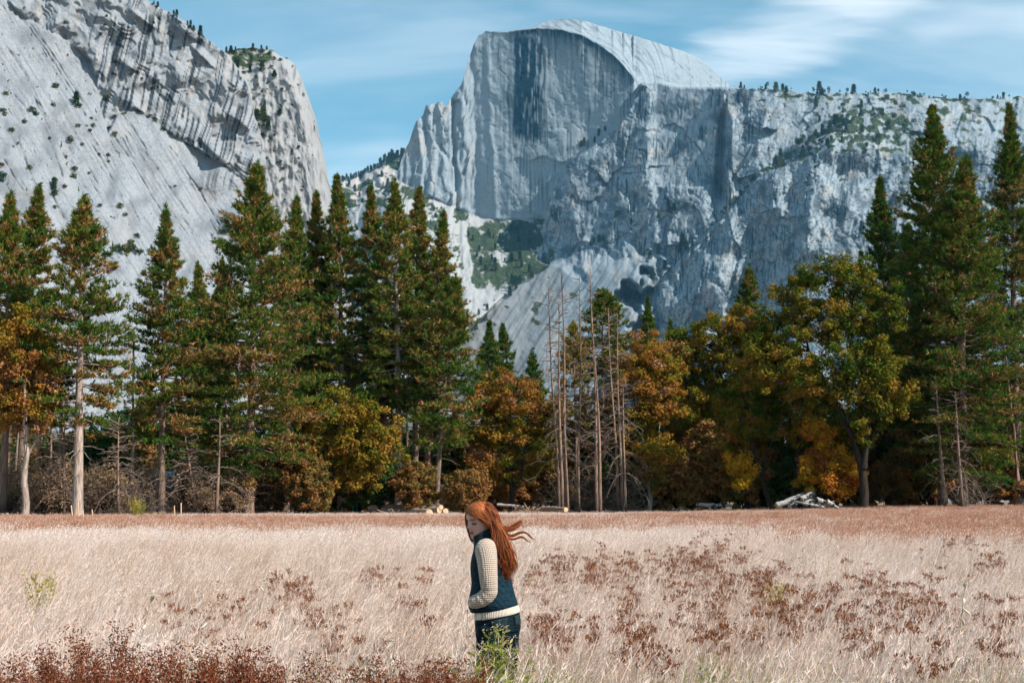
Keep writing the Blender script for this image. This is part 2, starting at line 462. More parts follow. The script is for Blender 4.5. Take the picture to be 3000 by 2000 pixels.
    gentle = smooth(2180, 2420, PX + 0.4 * (PY - 300))
    wall = wall + gentle * (1.15 * up) + 0.55 * np.maximum(PX - 2400, 0) * smooth(2300, 2600, PX)
    r1 = ridged(PX / 190 + PY / 420, PY / 330 - PX / 900, 5, 202)
    r2 = ridged(PX / 62 + PY / 110, PY / 140, 4, 203)
    c1, e1, id1, ox1, oy1 = cells(PX / 85 + jx / 70, PY / 120 + jy / 70, 7)
    tx = ((id1 & 255) / 255.0 - 0.5); ty = (((id1 >> 8) & 255) / 255.0 - 0.5)
    facet = tx * ox1 * 2.0 + ty * oy1
    c2, e2, id2, ox2, oy2 = cells(PX / 30 + jx / 30, PY / 42 + jy / 30, 17)
    facet2 = ((id2 & 255) / 255.0 - 0.5) * ox2 * 2 + (((id2 >> 8) & 255) / 255.0 - 0.5) * oy2
    calm = 1 - 0.72 * smooth(1890, 1930, PX) * smooth(2112, 2080, PX) * smooth(560, 500, PY)        # the smooth light panel
    wall = wall - calm * (62 * r1 + 5 * r2 + 26 * facet + 4 * facet2) - 2.4 * fbm(PX / 16, PY / 30, 4, 66)
    wall = wall + 4 * calm * smooth(0.05, 0.0, e2)
    k1 = np.abs(fbm(PX / 34 + PY / 70 + jx / 30, PY / 80 - PX / 200, 3, 331)); k2 = np.abs(fbm(PX / 15 + PY / 60, PY / 38, 3, 332)); k3 = np.abs(fbm(PX / 60 - PY / 90, PY / 34 + PX / 80, 3, 333))
    pm = smooth(-0.15, 0.15, fbm(PX / 70, PY / 70, 2, 334))
    crease = np.maximum(np.maximum(smooth(0.035, 0.0, k1), 0.8 * smooth(0.05, 0.0, k2) * pm), smooth(0.03, 0.0, k3) * (1 - pm)) * calm
    wall = wall + 3.5 * crease
    wall = wall - 1.0 * calm * np.abs(fbm(PX / 12 + PY / 40, PY / 24, 3, 335)) * 2
    # pale rib and the dark corner right of the smooth panel
    ribx = 2146 - 0.06 * (PY - 400) + 10 * pnoise(PY / 60, PY * 0, 0, 2)
    wall = wall - 42 * np.exp(-((PX - ribx) / 11) ** 2) * smooth(330, 380, PY) * smooth(640, 590, PY)
    wall = wall + 60 * np.exp(-((PX - 2116 + 0.04 * (PY - 300)) / 13) ** 2) * smooth(290, 350, PY) * smooth(620, 560, PY)
    ledge2 = smooth(-3, 3, PY - (545 + 0.02 * (PX - 1900) + 7 * pnoise(PX / 30, PX * 0, 0, 77)))
    wall = wall - 22 * ledge2 * smooth(2090, 2060, PX) * smooth(1880, 1900, PX)
    # second, nearest wall under the ramp
    r = PY - (ramp(PX) + 0.8 * jy)
    is_r = smooth(-3, 8, r) * smooth(1850, 1950, PX)
    wall2 = wall - 150 - 40 * r1 + 0.25 * np.maximum(60 - r, 0)
    wall2 = wall2 + 70 * np.exp(-(((PX - 2490) / 75) ** 2 + ((PY - 505) / 42) ** 2))                # arch hollow
    wall2 = wall2 - 46 * np.exp(-((PX - 2372 + 0.12 * (PY - 600)) / 26) ** 2) * smooth(440, 520, PY)
    wall2 = wall2 - 60 * np.exp(-(((PX - 2110) / 70) ** 2 + ((PY - 850) / 120) ** 2))
    wall = wall * (1 - is_r) + wall2 * is_r
    D = D * (1 - is_w) + wall * is_w
    stain *= (1 - is_w); veg *= (1 - is_w); warm *= (1 - is_w)
    wst = smooth(0.06, 0.42, fbm(PX / 9 + PY / 60, PY / 70, 4, 301)) * 0.62
    wst = np.maximum(wst, 0.75 * smooth(0.045, 0.0, e2) * smooth(-0.1, 0.15, fbm(PX / 50, PY / 50, 2, 306)))
    wst = np.maximum(wst, 0.75 * smooth(0.03, 0.0, e1))
    wst = np.maximum(wst, smooth(0.08, 0.38, fbm(PX / 46, PY / 70, 4, 302)) * 0.68)
    wst = np.maximum(wst, 0.8 * crease)
    wst = np.maximum(wst, 0.5 * smooth(0.1, 0.4, fbm(PX / 5 + PY / 40, PY / 16, 3, 336)))
    vs = fbm(PX / 5.5 + PY / 90, PY / 85, 3, 337)
    wst = np.maximum(wst, 0.9 * smooth(-0.02, 0.26, vs) * smooth(-0.12, 0.22, fbm(PX / 60, PY / 80, 3, 338)))
    topbr = smooth(1590, 1780, PX) * smooth(760, 700, PY) * smooth(420, 520, PY) * smooth(1830, 1760, PX)
    wst = np.maximum(wst, topbr * smooth(-0.25, 0.25, fbm(PX / 30, PY / 26, 4, 303)) * 0.72)
    wst *= (1 - 0.6 * gentle * smooth(480, 380, PY))
    wst = np.maximum(wst, 0.6 * np.exp(-((PX - 2116) / 14) ** 2) * smooth(290, 350, PY) * smooth(620, 560, PY))
    stain = np.maximum(stain, is_w * wst)
    warm = np.maximum(warm, is_w * 0.5 * smooth(0.1, 0.4, fbm(PX / 50, PY / 60, 3, 305)))
    ledges = smooth(0.80, 0.90, ridged(PX / 130 + PY / 300, PY / 46, 3, 310)) * smooth(-0.1, 0.2, fbm(PX / 60, PY / 60, 2, 311))
    wv = 0.62 * ledges
    wv = np.maximum(wv, np.exp(-((r + 10) / (16 + 30 * smooth(2250, 2500, PX))) ** 2) * smooth(2000, 2120, PX) * smooth(2700, 2620, PX) * (0.50 + 1.3 * fbm(PX / 20, PY / 14, 3, 326)))
    gj = 60 * fbm(PX / 50, PY / 34, 3, 325)
    glade = smooth(2380, 2450, PX + gj - 0.25 * (PY - 300)) * smooth(2690, 2600, PX - gj - 0.55 * (PY - 300)) * smooth(280, 340, PY + 0.5 * gj) * smooth(436, 400, PY + 0.5 * gj)
    wv = np.maximum(wv, glade * (0.62 + 0.9 * fbm(PX / 22, PY / 16, 3, 320)))
    brink = smooth(2200, 2300, PX) * smooth(330, 280, PY) * (0.45 + 0.9 * fbm(PX / 26, PY / 12, 3, 321))
    wv = np.maximum(wv, brink)
    wv = np.maximum(wv, smooth(2550, 2650, PX) * (0.36 + 0.7 * fbm(PX / 32, PY / 24, 4, 322)))
    veg = np.maximum(veg, is_w * np.clip(wv, 0, 1))
    # --- the smooth apron at the foot
    a = PY - (apron_top(PX) + 0.5 * jy)
    soft = smooth(1600, 1720, PX)
    is_a = smooth(-3 - 10 * soft, 6 + 80 * soft, a + soft * 4 * jy) * smooth(1960, 1860, PX + 0.35 * (PY - 760) + 14 * jx)
    ap = np.minimum(3830 - 0.55 * X + 0.95 * (800 - PY), 4060) - 30 * ridged((PX + 0.62 * PY) / 170, PY / 330, 3, 401) - 2.2 * fbm((PX + 0.62 * PY) / 14, PY / 160, 4, 402)
    D = D * (1 - is_a) + ap * is_a
    stain = stain * (1 - is_a) + is_a * (0.22 + 0.45 * smooth(-0.1, 0.4, fbm((PX + 0.62 * PY) / 11, PY / 150, 4, 403)))
    veg = veg * (1 - is_a) + is_a * np.maximum(smooth(0.28, 0.45, fbm(PX / 55, PY / 40, 4, 404)) * 0.6, np.exp(-(a / 8) ** 2) * (0.5 + 0.8 * tv))
    # fine relief everywhere
    D = D - 1.0 * fbm(PX / 7, PY / 10, 3, 500) * (1 - 0.6 * on_dome) - 3 * fbm(PX / 21, PY / 26, 3, 501) * (1 - 0.7 * on_dome * (1 - is_w))
    D = D - 7 * np.clip(veg, 0, 1) * fbm(PX / 6, PY / 6, 2, 502)
    dome_depth.fields = None
    return D, dict(stain=stain, veg=veg, warm=warm)

def jag(base, amp, sc, seed, lo=None, hi=None):
    def f(x):
        y = base(x)
        k = amp * fbm(x / sc, x * 0 + seed, 4, seed)
        if lo is not None: k = k * np.interp(x, lo, hi)
        return y + k
    return f
dome_ytop = jag(dome_sky, 9, 22, 4, [900, 1150, 1370, 1400, 1480, 2130, 2200, 3100], [1, 1.3, 1.2, 0.6, 0.25, 0.25, 1.0, 1.0])
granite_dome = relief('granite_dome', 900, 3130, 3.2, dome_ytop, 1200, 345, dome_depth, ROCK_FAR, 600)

# ridge with forest that shows left of the dome
ridge_sky = plf([(600, 700), (800, 640), (900, 590), (1000, 532), (1060, 512), (1112, 488), (1179, 448), (1260, 400), (1400, 380)])
def ridge_depth(PX, PY, YT):
    D = 5300 - 0.3 * (PX - 1000) + 1.6 * (600 - PY) - 60 * fbm(PX / 60, PY / 60, 4, 601) - 30 * fbm(PX / 14, PY / 18, 3, 602)
    v = 0.30 + 1.1 * fbm(PX / 40, PY / 26, 4, 603) + 0.35 * smooth(1110, 1150, PX) + 0.3 * smooth(560, 600, PY)
    return D, dict(veg=v, warm=0.2 + 0 * PX)
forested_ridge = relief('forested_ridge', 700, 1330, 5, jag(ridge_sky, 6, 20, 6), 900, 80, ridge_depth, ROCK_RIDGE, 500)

# ================================================================== cliff on the left
cliff_sky = plf([(-120, -420), (0, -330), (200, -170), (340, -60), (429, 0), (451, 13), (496, 38), (527, 51), (563, 80), (594, 103), (625, 129), (655, 152), (661, 154), (692, 143), (737, 141),
    (799, 147), (826, 167), (848, 176), (866, 192), (884, 232), (902, 281), (915, 339), (929, 402), (942, 469), (955, 536), (966, 610), (985, 760), (1010, 1000)])
col_edge = plf([(100, 640), (156, 661), (228, 712), (286, 736), (339, 742), (402, 760), (482, 778), (560, 790), (700, 800), (1200, 830)])      # y -> x
slab_top = plf([(-120, -200), (0, -20), (45, 27), (125, 85), (192, 116), (240, 150), (268, 179), (284, 240), (290, 300), (316, 388), (345, 336), (393, 316), (446, 346), (491, 385), (580, 438), (638, 470), (714, 528), (800, 600), (1100, 900)])
def cliff_depth(PX, PY, YT):
    jx = 9 * fbm(PX / 50, PY / 50, 3, 703); jy = 9 * fbm(PX / 50, PY / 50, 3, 709)
    m = 0.32                                     # metres per photo pixel at 1.33 km
    # smooth slab: falls towards the right and towards the viewer
    q = PX - 0.62 * PY
    slab = 1290 + m * (0.62 * (PX - 300) + 0.78 * (500 - PY))
    slab = slab - 1.1 * fbm(q / 26, PY / 300, 4, 711) - 0.28 * fbm(q / 7, PY / 160, 3, 712) - 11 * fbm(PX / 130, PY / 150, 3, 713)
    crk = np.abs(pnoise(q / 42, PY / 700, 0.0, 714) + 0.06 * fbm(PX / 30, PY / 30, 3, 717))
    crack = smooth(0.022, 0.0, crk) * smooth(0.0, 0.2, fbm(PX / 100, PY / 100, 2, 715))
    slab = slab + 2.5 * crack
    # overlapping exfoliation steps on the slab
    e = fbm(PX / 170 + PY / 260, PY / 130, 3, 716) * 7
    slab = slab - 0.8 * (np.floor(e) + smooth(0.0, 0.10, e - np.floor(e)))
    # steep upper wall
    up = PY - (slab_top(PX) + jy * 0.6)
    yb = np.interp(PX, [-120, 0, 120, 200, 290, 420, 800, 1100], [-150, -20, 95, 150, 262, 335, 600, 880])
    wall = 1290 + m * (0.62 * (PX - 300) + 0.78 * (500 - yb)) + m * 0.30 * (yb - PY) + 0.5
    arc = fbm(PX / 110 + PY / 240, PY / 95 - PX / 200, 3, 721) * 6
    wall = wall - 2.6 * (np.floor(arc) + smooth(0.0, 0.12, arc - np.floor(arc))) - 7 * fbm(PX / 90, PY / 70, 3, 722)
    q2 = PX + 0.24 * PY
    wall = wall - 0.45 * fbm(q2 / 9, PY / 160, 3, 723) - 1.2 * fbm(PX / 24, PY / 30, 3, 724)
    is_w = smooth(3, -3, up)
    # roofs: dark overhangs
    for cx, cy, w, h, ang, dpt in ((376, 198, 30, 6, 0.45, 13), (541, 96, 34, 7, 0.62, 15), (592, 168, 34, 5, 0.75, 12), (626, 450, 40, 7, 0.78, 13), (694, 356, 26, 6, 0.62, 12), (330, 370, 26, 5, -0.3, 8), (520, 60, 14, 4, 0.6, 8), (420, 62, 40, 4, 0.62, 6)):
        dx, dy = PX - cx, PY - cy
        a_ = dx * math.cos(ang) + dy * math.sin(ang); b_ = -dx * math.sin(ang) + dy * math.cos(ang)
        bulge = np.exp(-(a_ / w) ** 2) * smooth(-5 * h, -h, b_) * smooth(h * 0.3, -h * 0.3, b_)
        wall = wall - dpt * bulge
    lines = np.zeros_like(PX)
    for L_ in ([(30, 1050), (100, 1170), (190, 1310)], [(100, 630), (160, 695)], [(120, 900), (180, 1090), (240, 1215)], [(295, 840), (350, 980), (412, 1165)], [(745, 890), (860, 1050), (1000, 1290), (1080, 1420)], [(350, 1300), (420, 1430)], [(808, 750), (870, 840), (960, 975)], [(1200, 1430), (1262, 1512)], [(1110, 955), (1162, 1022)], [(150, 130), (300, 330), (450, 560), (560, 760)], [(200, 160), (380, 400), (560, 700)], [(1180, 1060), (1300, 1240), (1440, 1480)], [(960, 1000), (1080, 1180), (1230, 1400)], [(600, 940), (700, 1100), (800, 1290)], [(40, 300), (190, 520), (300, 760)]):
        lines = np.maximum(lines, pline(PX + 0.4 * jx, PY + 0.3 * jy, [(x / 2.24, y / 2.24) for x, y in L_], 3.4) * (0.55 + 0.9 * fbm(PX / 24, PY / 24, 2, 747)).clip(0, 1))
    slab = slab + 1.6 * lines
    D = slab * (1 - is_w) + wall * is_w
    stain = 0.26 * (1 - is_w) * smooth(-0.05, 0.4, fbm(q / 10, PY / 260, 4, 731)) + 0.85 * np.maximum(crack, lines) * (1 - is_w) + 0.22 * (1 - is_w) * smooth(0.1, 0.45, fbm(PX / 6, PY / 7, 3, 748))
    stain = np.maximum(stain, 0.36 * (1 - is_w) * smooth(-0.05, 0.45, fbm(PX / 60, PY / 70, 4, 732) + 0.25 * smooth(260, 60, PX) * smooth(200, 500, PY)))
    sk = fbm(q2 / 8.5 + 0.6 * pnoise(PX / 70, PY / 70), PY / 420, 3, 733)
    zone = smooth(-0.12, 0.22, fbm(PX / 90, PY / 75, 3, 734) + 0.20)
    zone = zone * smooth(240, 300, PX + 0.2 * PY)
    stain = np.maximum(stain, is_w * zone * smooth(0.0, 0.20, sk) * 0.95)
    stain = np.maximum(stain, is_w * 0.36 * smooth(0.05, 0.35, fbm(PX / 34, PY / 40, 4, 735)))
    lower = np.exp(-(((PX - 640) / 62) ** 2 + ((PY - 528) / 36) ** 2) ** 2) + np.exp(-(((PX - 665) / 36) ** 2 + ((PY - 645) / 34) ** 2) ** 2)
    D = D - 6 * lower
    stain = np.maximum(stain, np.clip(lower, 0, 1) * smooth(-0.2, 0.25, sk) * 0.8)
    warm = 0.38 * is_w * smooth(0.0, 0.35, fbm(q2 / 22, PY / 130, 3, 741)) + 0.2 * smooth(0.1, 0.4, fbm(PX / 80, PY / 60, 3, 742))
    veg = np.exp(-((up - 2) / 5) ** 2) * smooth(300, 340, PX) * (0.50 + 1.0 * fbm(PX / 20, PY / 20, 2, 743))
    veg = np.maximum(veg, 0.75 * smooth(0.36, 0.50, fbm(PX / 17 + 5, PY / 19, 3, 744)) * (1 - is_w) * smooth(520, 300, PX))
    # the column behind, right
    ce = PX - (col_edge(PY) + 0.6 * jx)
    is_c = smooth(-2, 4, ce)
    colm = 1545 + m * 0.36 * (500 - PY) + 0.02 * np.maximum(PX - 800, 0)
    right = np.maximum(PX - (np.interp(PY, [140, 176, 232, 339, 469, 610, 1000], [800, 848, 884, 915, 942, 966, 1010]) - 34), 0)
    colm = colm + 0.035 * right ** 2
    colm = colm - 9 * ridged(PX / 42, PY / 120, 4, 751) - 1.3 * fbm(PX / 12, PY / 26, 4, 752) - 5 * fbm(PX / 36, PY / 34, 3, 753)
    top = smooth(238, 160, PY + 0.25 * (PX - 760))
    colm = colm + 30 * top * smooth(0, 90, 240 - PY)
    D = D * (1 - is_c) + colm * is_c
    cst = 0.5 * smooth(0.1, 0.42, fbm(PX / 13, PY / 50, 4, 754))
    stain = stain * (1 - is_c) + cst * is_c
    warm = warm * (1 - is_c) + is_c * 0.30
    cv = top * (0.60 + 0.7 * fbm(PX / 22, PY / 18, 3, 755)) * smooth(850, 790, PX)
    cv = np.maximum(cv, np.exp(-((ce - 24) / 20) ** 2) * smooth(270, 300, PY) * smooth(480, 400, PY) * (0.45 + 0.8 * fbm(PX / 18, PY / 18, 3, 756)))
    cv = np.maximum(cv, 0.7 * smooth(0.30, 0.45, fbm(PX / 16, PY / 15, 3, 757)))
    veg = veg * (1 - is_c) + cv * is_c
    D = D - 0.28 * fbm(PX / 8, PY / 9, 3, 760) - 0.8 * fbm(PX / 22, PY / 24, 3, 761)
    return D, dict(stain=stain, veg=veg, warm=warm)
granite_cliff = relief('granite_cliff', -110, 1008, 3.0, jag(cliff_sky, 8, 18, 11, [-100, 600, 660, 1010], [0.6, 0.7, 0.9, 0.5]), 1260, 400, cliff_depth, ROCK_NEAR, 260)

# ================================================================== valley floor
def ground_z(x, y):
    x = np.asarray(x, float); y = np.asarray(y, float)
    z = 0.55 * smooth(4, 46, x) * smooth(45, 135, y)
    return z + 0.05 * fbm(x / 9, y / 9, 2, 801) * smooth(6, 14, y)
def gz(x, y): return float(ground_z(x, y))
def ground_mesh():
    ys = np.concatenate([np.linspace(-40, 4, 12), np.linspace(5, 40, 51), np.linspace(41, 200, 80), np.geomspace(210, 9000, 24)])
    xs = np.concatenate([-np.geomspace(7000, 130, 16), np.linspace(-120, 120, 161), np.geomspace(130, 7000, 16)])
    X, Y = np.meshgrid(xs, ys, indexing='ij')
    Z = ground_z(X, Y)
    nr = len(ys); i = np.arange(len(xs) - 1)[:, None] * nr; j = np.arange(nr - 1)[None]
    T = np.stack([i + j, i + nr + j, i + nr + j + 1, i + j + 1], -1).reshape(-1, 4)
    m = new_mat('meadow_soil'); g = NG(m)
    P = g.n('ShaderNodeNewGeometry').outputs['Position']
    n = g.noise(P, 2.2, 6, 0.6); n2 = g.noise(P, 0.06, 3, 0.5)
    c = g.ramp(n, [(0.3, (0.13, 0.088, 0.055)), (0.5, (0.28, 0.19, 0.12)), (0.7, (0.42, 0.30, 0.20))])
    c = g.mix(g.step(n2, 0.45, 0.62), c, (0.16, 0.10, 0.055))
    g.out(c, 0.95, g.bump(n, 0.06), 0.1)
    return obj('ground', np_mesh('ground', np.stack([X, Y, Z], -1).reshape(-1, 3), T, m, None, True), kind='structure')
ground = ground_mesh()
# ================================================================== foliage materials
def foliage_mat(name, stops, trans=0.3, var=0.10):
    m = new_mat(name); g = NG(m)
    t = g.attr('tint')
    if var:
        t = g.math('ADD', t, g.math('MULTIPLY', g.math('SUBTRACT', g.rand(), 0.5), var))
    g.leaf(g.ramp(t, stops), trans)
    return m
PINE_STOPS = [(0.0, (0.012, 0.048, 0.016)), (0.22, (0.034, 0.100, 0.020)), (0.45, (0.105, 0.150, 0.022)), (0.60, (0.19, 0.170, 0.028)), (0.72, (0.28, 0.13, 0.03)), (0.88, (0.42, 0.19, 0.075)), (1.0, (0.52, 0.30, 0.17))]
M_PINE = foliage_mat('pine_needles', PINE_STOPS, 0.22, 0.04)
OAK_STOPS = [(0.0, (0.025, 0.065, 0.012)), (0.2, (0.075, 0.11, 0.014)), (0.4, (0.19, 0.16, 0.020)), (0.55, (0.32, 0.19, 0.028)), (0.7, (0.36, 0.165, 0.036)), (0.85, (0.28, 0.115, 0.035)), (1.0, (0.46, 0.27, 0.14))]
M_OAK = foliage_mat('oak_leaves', OAK_STOPS, 0.30, 0.04)
GOLD_STOPS = [(0.0, (0.10, 0.12, 0.012)), (0.3, (0.46, 0.28, 0.02)), (0.6, (0.58, 0.29, 0.025)), (0.8, (0.48, 0.165, 0.03)), (1.0, (0.30, 0.10, 0.03))]  # gold leaf colours, raised to stand in for sunlight on the maple
M_GOLD = foliage_mat('gold_leaves', GOLD_STOPS, 0.4, 0.05)
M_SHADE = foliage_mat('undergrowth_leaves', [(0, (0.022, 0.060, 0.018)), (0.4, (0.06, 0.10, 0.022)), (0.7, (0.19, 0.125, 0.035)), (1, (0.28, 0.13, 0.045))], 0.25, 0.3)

def bark_mat(name, c0, c1, scale, zs=0.15, bump=0.05):
    m = new_mat(name); g = NG(m)
    P = g.pos()
    n = g.noise(g.mapping(P, (1, 1, zs)), scale, 4, 0.65, 0.3)
    ch = g.attr('tint')
    col = g.ramp(n, [(0.32, c0), (0.62, c1)])
    col = g.mix(ch, col, (0.012, 0.012, 0.013))
    g.out(col, 0.9, g.bump(n, bump), 0.15)
    return m
M_BARK = bark_mat('pine_bark', (0.07, 0.045, 0.032), (0.27, 0.185, 0.14), 7)
M_BARK_PALE = bark_mat('pale_bark', (0.17, 0.12, 0.095), (0.46, 0.36, 0.30), 7)
M_BARK_DARK = bark_mat('oak_bark', (0.012, 0.009, 0.007), (0.048, 0.034, 0.026), 8)  # oak bark, its colour darkened further for the shade under the crowns
M_BARK_SNAG = bark_mat('snag_bark', (0.075, 0.048, 0.036), (0.31, 0.205, 0.15), 5)
M_DEADWOOD = bark_mat('dead_wood', (0.30, 0.27, 0.25), (0.62, 0.58, 0.55), 6)
M_TWIG = bark_mat('dead_twig', (0.085, 0.062, 0.048), (0.25, 0.185, 0.145), 3, 1.0, 0.0)

def unit(v): return v / (np.linalg.norm(v, axis=-1, keepdims=True) + 1e-9)

def needle_tufts(rng, C, Dr, tint, orange, k=9, ln=(0.24, 0.42), w=0.035):
    """tufts of needle bundles at C pointing along Dr -> verts, tris, tint"""
    n = len(C)
    d = unit(Dr[:, None] + rng.normal(0, 0.62, (n, k, 3)))
    L = rng.uniform(*ln, (n, k, 1))
    side = unit(np.cross(d, rng.normal(0, 1, (n, k, 3))))
    a = C[:, None] - side * w + rng.normal(0, 0.05, (n, k, 3)); b = a + side * 2 * w; c = a + side * w + d * L
    V = np.stack([a, b, c], 2).reshape(-1, 3)
    T = np.arange(len(V)).reshape(-1, 3)
    al = (d * Dr[:, None]).sum(-1)
    tt = np.broadcast_to(tint[:, None], (n, k)) + rng.normal(0, 0.05, (n, k))
    tt = np.where((orange[:, None] > 0) & (al < 0.78 + 0.3 * (orange[:, None] - 0.5)), 0.70 + 0.30 * rng.random((n, k)), tt)
    tt = np.where(tt < 0.6, np.clip(tt + 0.16 * np.clip(d[..., 2], -0.6, 1), 0, 0.6), tt)  # upturned needles shifted yellower: sunlit highlights painted into the tint
    tt = np.repeat(np.clip(tt, 0, 1).reshape(-1), 3)
    return V, T, tt

def pine_geo(seed, H, cb, hw, lean, orange=0.35, dens=1.0, shape=0.8, tuft=1.0, r0=None, green=0.25, bare=1.0, gaps=0.25):
    """trunk and crown meshes of a pine of height H with crown from height cb up, half width hw; local base at 0"""
    rng = np.random.default_rng(seed)
    r0 = r0 or 0.011 * H + 0.03
    zz = np.linspace(-0.3, H, 22); t = np.clip(zz / H, 0, 1)
    wob = 0.10 * np.sin(zz / 5.0 + seed)
    tx = lean * t ** 1.2 + wob * t; ty = 0.08 * np.sin(zz / 4.0 + 2 * seed) * t
    rad = r0 * (1 - t) ** 0.85 + 0.02
    rad[0] *= 1.35; rad[1] *= 1.1
    trunk = Build()
    trunk.tube(np.stack([tx, ty, zz], -1), rad, 10, np.where(zz < 1.6 * rng.uniform(0.2, 1.2), rng.choice([0.0, 0.75]), 0.0).repeat(10))
    boughs = Build()
    def tp(z): return np.array([np.interp(z, zz, tx), np.interp(z, zz, ty), z])
    C, Dv, tint, orr = [], [], [], []
    z = cb
    while z < H - 0.35:
        tt = (z - cb) / (H - cb)
        prof = (1 - tt) ** shape * (0.62 + 0.38 * smooth(0, 0.22, tt)) * (0.42 + 0.58 * smooth(1.0, 0.66, tt)) + 0.02
        nb = rng.integers(4, 7) if tt < 0.9 else 5
        a0 = rng.uniform(0, 6.28)
        for b in range(nb):
            if rng.random() < gaps * (1 - tt) * 0.7: continue
            L = hw * 1.56 * prof * rng.uniform(0.60, 1.14)
            az = a0 + b * 6.283 / nb + rng.normal(0, 0.25)
            out = np.array([math.cos(az), math.sin(az), 0.0])
            el = R(-14 + 52 * tt ** 1.1 + rng.normal(0, 7))
            base = tp(z + rng.normal(0, 0.12))
            s = np.linspace(0, 1, 5)
            droop = -0.16 * L * s ** 1.6 * (1 - tt) + 0.17 * L * s ** 4
            pts = base + out[None] * (s * L * math.cos(el))[:, None]
            pts[:, 2] += s * L * math.sin(el) + droop
            boughs.tube(pts, np.interp(s, [0, 1], [0.016 * L + 0.02, 0.01]), 3)
            m = max(6, int(dens * (6 + L * 8.6)))
            u = rng.uniform(0.12 + 0.18 * (1 - tt), 1.0, m) ** 0.8
            P = np.stack([np.interp(u, s, pts[:, k]) for k in range(3)], -1)
            lat = np.array([-out[1], out[0], 0])
            spread = rng.normal(0, 0.21, m) * u * L * 0.9
            P += lat[None] * spread[:, None]
            P[:, 2] += rng.normal(0, 0.10, m) + 0.10
            C.append(P)
            Dv.append(unit(out[None] * 0.55 + lat[None] * (spread / (0.3 * L + 0.1))[:, None] * 0.6 + np.array([0, 0, 0.55 + 0.35 * tt]) + rng.normal(0, 0.22, (m, 3))))
            tint.append(np.clip(green + 0.06 + rng.normal(0, 0.06) + rng.normal(0, 0.07, m), 0, 0.6))
            orr.append(np.where(rng.random(m) < orange * rng.choice([0.1, 0.4, 1.9], p=[0.4, 0.25, 0.35]), rng.random(m) * 0.9 + 0.1, 0))
        z += rng.uniform(0.34, 0.62) * (0.8 if tt > 0.7 else 1.0)
    # leader
    m = 10
    P = np.stack([tp(H - 0.9 * q + 0.3) for q in rng.random(m)]); C.append(P)
    Dv.append(unit(np.array([[0, 0, 1.0]]) + rng.normal(0, 0.5, (m, 3)))); tint.append(np.full(m, green)); orr.append(np.zeros(m))
    # dead limbs below the crown
    for _ in range(int(12 * bare)):
        z = rng.uniform(0.16 * cb + 0.8, cb * 1.05); az = rng.uniform(0, 6.28); L = rng.uniform(0.8, 2.6)
        out = np.array([math.cos(az), math.sin(az), 0.0]); s = np.linspace(0, 1, 6)
        pts = tp(z) + out[None] * (s * L)[:, None]; pts[:, 2] += -0.45 * L * s ** 1.8 * rng.uniform(-0.2, 1.3)
        pts += rng.normal(0, 0.04, pts.shape)
        boughs.tube(pts, np.linspace(0.04, 0.014, 6), 3)
    C = np.concatenate(C); Dv = np.concatenate(Dv); tint = np.concatenate(tint); orr = np.concatenate(orr)
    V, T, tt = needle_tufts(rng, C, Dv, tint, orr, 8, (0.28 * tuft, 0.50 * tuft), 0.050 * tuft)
    return trunk, boughs, V, T, tt

def base_of(ovx, D, sink=0.0):
    px = ovx * 1.27551
    x = (px - CX) / F_PX * D / (_cp + _sp * (HORIZON - CY) / F_PX) * 1.0
    p = at(px, 1500, D)
    return Vector((p.x, D, gz(p.x, D) - sink))
def height_at(ovx, ovy, D):
    p = at(ovx * 1.27551, ovy * 1.27551, D); return p
TREES = {}
def pine(label, top, bx, D, cby, hw, seed, bark=None, group=None, name='pine_tree', **kw):
    b = base_of(bx, D); tp_ = height_at(top[0], top[1], D)
    H = tp_.z - b.z; cb = height_at(bx, cby, D).z - b.z
    trunk, boughs, V, T, tt = pine_geo(seed, H, max(cb, 0.5), hw * 1.27551 * D / F_PX, tp_.x - b.x, **kw)
    r = thing(name, b, label, 'tree', group)
    obj('trunk', trunk.mesh('trunk', bark or M_BARK, True), r)
    obj('boughs', boughs.mesh('boughs', bark or M_BARK), r, kind='stuff')
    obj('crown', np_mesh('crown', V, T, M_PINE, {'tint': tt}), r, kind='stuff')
    TREES[label] = r
    return r

# ------------------------------------------------------------------ the pines, left to right
pine('pine at the left edge of the photo, its top level with its right neighbour', (25, 450), 6, 112, 930, 64, 1, orange=0.55, shape=0.62)
pine('pine second from the left edge, narrow pointed top against the slab', (88, 430), 42, 117, 900, 62, 2, orange=0.62, shape=0.6)
pine('pine with a bare pale pink lower trunk leaning by the meadow edge', (190, 455), 178, 108, 950, 96, 3, bark=M_BARK_PALE, orange=0.5, shape=0.66, r0=0.40)
pine('narrow pine standing alone before the pale slab, thin spire top', (380, 478), 370, 118, 1000, 84, 4, orange=0.52, shape=0.8, gaps=0.2)
pine('short pine behind, between the spire pine and the broadest pine', (456, 608), 452, 138, 1010, 60, 5, orange=0.3)
pine('broadest and tallest pine of the left group, wide layered boughs', (592, 375), 570, 122, 1080, 128, 6, orange=0.5, shape=0.64, r0=0.45, dens=1.1, bare=1.6, gaps=0.35)
pine('small pine peeping out left of the broadest pine', (512, 598), 497, 134, 1060, 56, 7, orange=0.4)
pine('pine tucked behind the right shoulder of the broadest pine', (680, 458), 655, 138, 930, 58, 8, orange=0.45, shape=0.65)
pine('left of a pair of pines right of the broadest pine', (726, 446), 714, 141, 960, 54, 9, orange=0.45, shape=0.6)
pine('right of a pair of pines, top touching the sky gap', (776, 408), 786, 139, 970, 64, 10, orange=0.42, shape=0.6)
pine('slim pine with thin rusty top just left of the centre trio', (852, 428), 886, 145, 960, 50, 11, orange=0.5, shape=0.55)
pine('dense green pine, left of the centre trio in front of the dome', (908, 420), 916, 137, 930, 62, 12, bark=M_BARK_PALE, orange=0.28, shape=0.6, green=0.30)
